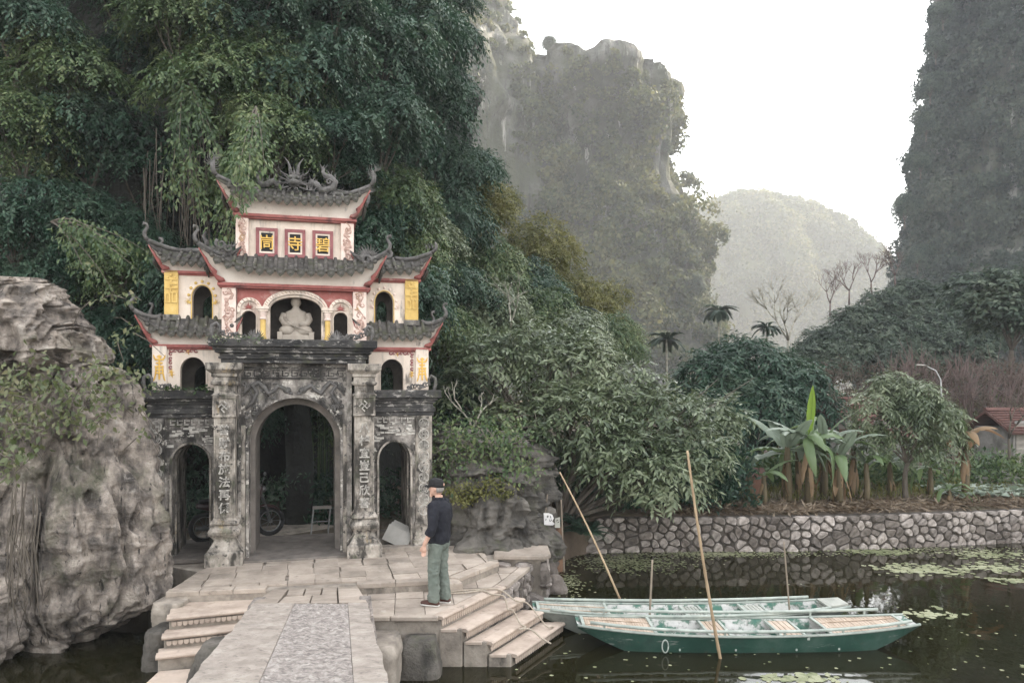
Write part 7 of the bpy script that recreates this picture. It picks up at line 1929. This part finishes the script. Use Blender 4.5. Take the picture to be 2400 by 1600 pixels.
# fern at the stump, plants on the rocks
def fern(p, s, label, nf=14, m='leaf_dark', name='fern'):
    t = thing(name, label, 'fern', p); parts = []
    for k in range(nf):
        a = vrnd.uniform(0, 6.28); el = vrnd.uniform(.3, 1.1); n = 22; q = np.linspace(.1, 1, n)
        r = q * s; ax = np.array([math.cos(a), math.sin(a), 0]); sd = np.array([-ax[1], ax[0], 0])
        C_ = ax[None] * (r * math.cos(el))[:, None] + np.array([0, 0, 1.0])[None] * (r * math.sin(el) - .55 * s * q ** 2)[:, None]
        for sg in (-1, 1):
            l = s * .22 * (1 - q * .8) + .01; parts.append(leaves(C_, sd[None] * sg + ax[None] * .4 + np.array([[0, 0, -.2]]), np.tile([0, 0, 1.0], (n, 1)), l, l * .3))
    v, f = cat_vf(parts); link('fronds', np_mesh('fronds', v, f, M[m]), t)
    return t
fern(at(1375, 1250, 16.0), .75, 'dark green fern spreading beside the tree stump at the water', 26)
fern(at(1345, 1225, 16.2), .6, 'smaller fern behind the stump at the foot of the big tree', 20)
fern(at(255, 880, 11.2), .30, 'spiky small fern growing on top of the tall boulder', 16, 'leaf_mid')
# creepers on rocks
def creeper(label, pts, spread, n, L, m, normal=(0, -1, .3), hang=.5, name='creeper', stems=True):
    P_ = np.array([p[:] for p in pts]); i = vr.integers(0, len(P_), n)
    B = P_[i] + vr.normal(size=(n, 3)) * np.array(spread)
    D = vr.normal(size=(n, 3)) * .6 + np.array([0, -.2, -hang]); l = L * vr.uniform(.5, 1.25, n)
    t = thing(name, label, 'creeper', pts[0]); o = np.array(pts[0][:])
    v, f = leaves(B - o, D, vr.normal(size=(n, 3)) * .45 + np.array(normal), l, l * .52); link('foliage', np_mesh('foliage', v, f, M[m]), t)
    if stems:
        mb = MB()
        for k in range(max(12, n // 28)):
            a = Vector(B[k % n] - o); b = a + Vector((vrnd.uniform(-.5, .5), vrnd.uniform(-.1, .1), vrnd.uniform(-.6, .15))); mb.tube([a, a.lerp(b, .5) + Vector((0, -.05, .06)), b], [.008, .007, .004], 4)
        mb.build('stems', M['bark'], t)['kind'] = 'stuff'
    return t
creeper('leafy creeper spilling over the ledge between the two stacked boulders', [at(px, py, 10.3 + .2 * vrnd.random()) for px, py in ((20, 880), (60, 900), (100, 880), (150, 900), (190, 930), (230, 900), (270, 880), (40, 940), (90, 960), (140, 970), (200, 980), (20, 1000), (70, 1020), (250, 940))], (.16, .12, .16), 900, .105, 'leaf_creeper')
creeper('thin leafy shoots reaching from the boulder towards the gate wing', [at(px, py, 11.0) for px, py in ((240, 860), (280, 800), (310, 770), (320, 880), (345, 895), (330, 960), (335, 1020), (240, 700), (300, 690), (215, 640))], (.07, .07, .07), 150, .095, 'leaf_creeper')
creeper('large pale leaves hanging at the left edge of the tall boulder', [at(px, py, 9.9) for px, py in ((5, 1050), (25, 1080), (15, 1110), (50, 1060), (10, 970))], (.10, .08, .10), 90, .12, 'leaf_creeper')
creeper('green creeper matting the rock face beside the gate', [at(px, py, 14.1) for px, py in ((1040, 1000), (1070, 1050), (1100, 1090), (1140, 1100), (1180, 1110), (1060, 1120), (1110, 1140), (1200, 1070), (1150, 1040), (1030, 1080), (1220, 1100), (1090, 1020), (1130, 1000), (1170, 1020), (1210, 1010))], (.24, .16, .18), 1900, .10, 'leaf_mid')
creeper('olive moss and fern tufts on the fluted rock above the landing', [at(px, py, 13.7) for px, py in ((1060, 1150), (1100, 1140), (1140, 1150), (1180, 1160), (1090, 1170), (1150, 1130), (1120, 1160))], (.12, .08, .05), 1100, .075, 'leaf_olive', (0, -.4, 1), .1, stems=False)
creeper('green weeds sprouting on the left cornice of the gate', [Vector((*g2w(u_, .0), TZ + 2.91)) for u_ in (-2.3, -2.1, -1.9, -1.6, -1.4)], (.10, .05, .02), 150, .075, 'leaf_mid', (0, -.4, 1), -.2, stems=False)
creeper('pale lichen tufts along the middle cornice of the gate', [Vector((*g2w(u_, -.36), TZ + 3.74)) for u_ in (-1.25, -1.1, -.95, -.8, -.65, -.5)], (.08, .03, .03), 340, .05, 'leaf_grey', (0, -.6, 1), -.1, stems=False)
mb = MB()
for k in range(20):
    p = at(62 + vrnd.uniform(-34, 34), 1180 + vrnd.uniform(-60, 60), 9.78); l = vrnd.uniform(.8, 1.9)
    mb.tube([p, p + Vector((vrnd.uniform(-.05, .05), -.05, -l * .35)), p + Vector((vrnd.uniform(-.09, .09), -.05, -l * .7)), p + Vector((vrnd.uniform(-.12, .12), 0, -l))], [.010, .009, .008, .004], 5)
tag(mb.build('root_bundle', M['bark'], smooth=True), 'tangle of brown roots hanging in the cleft of the boulders', 'roots', kind='stuff')
# ------------------------------------------------------------------ behind the gate: trunk and bamboo
tr = thing('shaded_trunk', 'thick dark tree trunk seen through the middle archway', 'tree', (*g2w(-.02, 3.6), TZ - .1), 0)
MB().tube([(0, 0, 0), (.05, 0, 1.2), (-.02, 0, 2.6), (.1, 0, 4.5)], [.36, .30, .28, .24], 14).build('trunk', M['near_cliff'], tr, smooth=True)  # trunk takes the darkened cliff colour, shade included
bt = thing('bamboo_clump', 'thin bamboo stems with small leaves seen through the middle archway', 'bamboo', (*g2w(.75, 4.0), TZ - .1), 0); mb = MB()
for k in range(26):
    x, y = vrnd.uniform(-.65, .9), vrnd.uniform(-.4, .9); mb.tube([(x, y, 0), (x + vrnd.uniform(-.1, .1), y, 2), (x + vrnd.uniform(-.3, .3), y, 4.2)], [.018, .016, .008], 5)
mb.build('stems', M['leaf_mid'], bt)
v, f = spray_leaves(vr, [(0.1, .2, 2.0, .9, .6, 1.0), (.2, .3, 3.0, 1, .6, .9), (-.2, .2, 2.6, .6, .5, .7)], 420, 8, .12, .035, .35, .7); link('foliage', np_mesh('foliage', v, f, M['leaf_mid']), bt)
P_ = np.array([(*g2w(vrnd.uniform(-3, 3.5), vrnd.uniform(3.2, 5.0)), TZ + vrnd.uniform(-.1, .9)) for k in range(160)])
stuff('undergrowth', 'black-green undergrowth in the shade behind the gate', 'undergrowth', clump_leaves(vr, P_, np.tile([0, -1, .2], (160, 1)), vr.uniform(.2, .5, 160), 45, .13, .05), M['leaf_dark'])
# ------------------------------------------------------------------ pads and specks on the water
def pads(rects, label, rmin, rmax, name='floating_leaves', m='duckweed'):
    parts = []; V = []; F = []; b = 0
    for (x0, x1, y0, y1, n) in rects:
        for k in range(n):
            cx, cy_ = vrnd.gauss((x0 + x1) / 2, (x1 - x0) / 4), vrnd.gauss((y0 + y1) / 2, (y1 - y0) / 4); r = vrnd.uniform(rmin, rmax); s = vrnd.uniform(0, 6.28); z = .005 + vrnd.uniform(0, .004)
            pts = [(cx + r * math.cos(s + a) * vrnd.uniform(.8, 1.1), cy_ + r * math.sin(s + a) * vrnd.uniform(.8, 1.1), z) for a in np.linspace(.2, 6.08, 8)]
            V += [(cx, cy_, z)] + pts; F += [(b, b + i, b + i + 1) for i in range(1, 8)]; b += 9
    return stuff(name, label, 'floating leaves', (np.array(V), np.array(F)), M[m])
def wp_(px, py): d = 3.8 * 1733 / (py - 906); return ((px - 1200) / 1733 * d, d)
def wr_(px0, px1, py0, py1, n):
    a, b = wp_(px0, py1), wp_(px1, py0); return (a[0], wp_(px1, (py0 + py1) / 2)[0], a[1], b[1], n)
pads([wr_(2090, 2260, 1322, 1348, 260), wr_(2290, 2420, 1318, 1342, 150), wr_(2260, 2420, 1290, 1312, 120), wr_(2000, 2150, 1285, 1300, 120), wr_(2120, 2240, 1425, 1450, 50), wr_(2330, 2420, 1352, 1366, 60), wr_(1800, 1990, 1580, 1600, 60)], 'pale green lily pads scattered in patches on the pond', .025, .075)
pads([(1.2, 3.8, 15.2, 17.0, 1400), (3, 6.5, 16.5, 17.1, 900), (6, 12, 16.7, 17.6, 700), (.6, 1.4, 13.4, 15.2, 300)], 'duckweed film along the foot of the far bank', .012, .035)
pads([(-1.5, 6, 8.0, 14, 130), (4, 10, 9, 14, 110), (-6, -4.8, 8, 9.6, 12)], 'pale leaf specks drifting on the dark water', .010, .032)
# ------------------------------------------------------------------ houses, lamp, fence on the far bank
M['tile_red'] = mat('tile_red', [(.3, (.085, .045, .040)), (.6, (.14, .075, .065)), (.8, (.20, .125, .11))], 5, .9, .6, 8, stretch=(1, 3, 1))
M['plaster_old'] = mat('plaster_old', [(.3, (.16, .15, .14)), (.6, (.30, .285, .27)), (.8, (.42, .40, .38))], 2, .9, .3, 20, [((.06, .06, .055), 1.4, .52, .68, None, .7)])
M['brick_dull'] = mat('brick_dull', [(.3, (.17, .085, .06)), (.7, (.28, .16, .12))], 4, .9, .3, 20)
def house(p, w_, dpt, h, rh, label, rz=0):
    t = thing('house', label, 'house', p, rz)
    MB().box(-w_ / 2, w_ / 2, 0, dpt, 0, h).build('wall', M['plaster_old'], t)
    rf = MB(); e = .3
    rf.add([(-w_ / 2 - e, -e, h - .12), (w_ / 2 + e, -e, h - .12), (w_ / 2 + e, dpt / 2, h + rh), (-w_ / 2 - e, dpt / 2, h + rh), (-w_ / 2 - e, dpt + e, h - .12), (w_ / 2 + e, dpt + e, h - .12)], [(0, 1, 2, 3), (3, 2, 5, 4)])
    o = rf.build('roof', M['tile_red'], t); md = o.modifiers.new('s', 'SOLIDIFY'); md.thickness = .08
    n = int(w_ / .22); ln = math.hypot(dpt / 2 + e, rh + .12); dz = (rh + .12); dy = dpt / 2 + e
    for k in range(9):
        q = (k + .3) / 9; MB().tube([(-w_ / 2 - e, -e + dy * q, h - .12 + dz * q + .06), (w_ / 2 + e, -e + dy * q, h - .12 + dz * q + .06)], .03, 5).build('tile_course', M['tile_red'], o)
    MB().tube([(-w_ / 2 - e, dpt / 2, h + rh + .04), (w_ / 2 + e, dpt / 2, h + rh + .04)], .07, 6).build('ridge', M['tile_red'], o)
    for x in (-w_ * .28, w_ * .25):
        d = MB().box(x - .35, x + .35, -.04, .02, .05 if x < 0 else .7, 1.75).build('door' if x < 0 else 'window', M['wood_grey'], t); MB().box(x - .42, x + .42, -.06, -.045, 1.76, 1.84).build('lintel', M['plaster_old'], d)
house((11.7, 24.4, .85), 2.6, 2.6, 1.45, 1.05, 'low house with a dull red tiled roof behind the leafless dark tree', R(8))
house((17.3, 24.2, .85), 1.9, 1.8, 1.6, .55, 'small house with a red roof and stained wall at the right edge', R(5))
tb = thing('brick_shrine', 'little brick shrine half hidden beside the big waterside tree', 'shrine', gp(1772, 19.4)); MB().box(-.22, .22, 0, .4, 0, .62).build('body', M['brick_dull'], tb, bevel=.01)
MB().add([(-.30, -.08, .62), (.30, -.08, .62), (.30, .48, .62), (-.30, .48, .62), (-.26, .2, .84), (.26, .2, .84)], [(3, 2, 1, 0), (0, 1, 5, 4), (2, 3, 4, 5), (0, 4, 3), (1, 2, 5)]).build('roof', M['tile_red'], tb)
M['lamp_grey'] = mat('lamp_grey', [(.3, (.35, .35, .35)), (.7, (.5, .5, .5))], 6, .5, 0)
lp = thing('street_lamp', 'grey street lamp with a curved arm above the reddish brush', 'street lamp', (15.1, 26, .85), 0)
MB().tube([(0, 0, 0), (0, 0, 2.6), (-.03, 0, 3.2), (-.2, 0, 3.52), (-.5, 0, 3.66)], [.035, .028, .022, .018, .016], 8).build('post', M['lamp_grey'], lp, smooth=True)
MB().tube([(-.45, 0, 3.66), (-.6, 0, 3.70), (-.85, 0, 3.72), (-.9, 0, 3.72)], [.02, .055, .045, .015], 10, 0, .5).build('lamp_head', M['white_relief'], lp, smooth=True)
fe = thing('low_fence', 'low pale concrete fence before the small house at the right edge', 'fence', (0, 0, 0))
for k in range(6): MB().box(13.6 + .5 * k, 13.68 + .5 * k, 21.5, 21.58, .75, 1.2).build('post', M['plaster_old'], fe)
for z in (.92, 1.12): MB().box(13.5, 16.4, 21.52, 21.56, z, z + .05).build('rail', M['plaster_old'], fe)
pads([], 'x', .1, .2) if False else None
P_ = np.stack([vr.uniform(11.5, 18, 900), vr.uniform(19.3, 21.2, 900), np.full(900, GZ + .12) + vr.uniform(0, .12, 900)], 1)
l = vr.uniform(.12, .26, 900)
stuff('garden_leaves', 'flat pale green pond leaves in front of the low fence', 'water plants', leaves(P_, vr.normal(size=(900, 3)) * np.array([1, 1, .1]), vr.normal(size=(900, 3)) * .15 + np.array([0, 0, 1]), l, l * .9), M['banana_pale'])
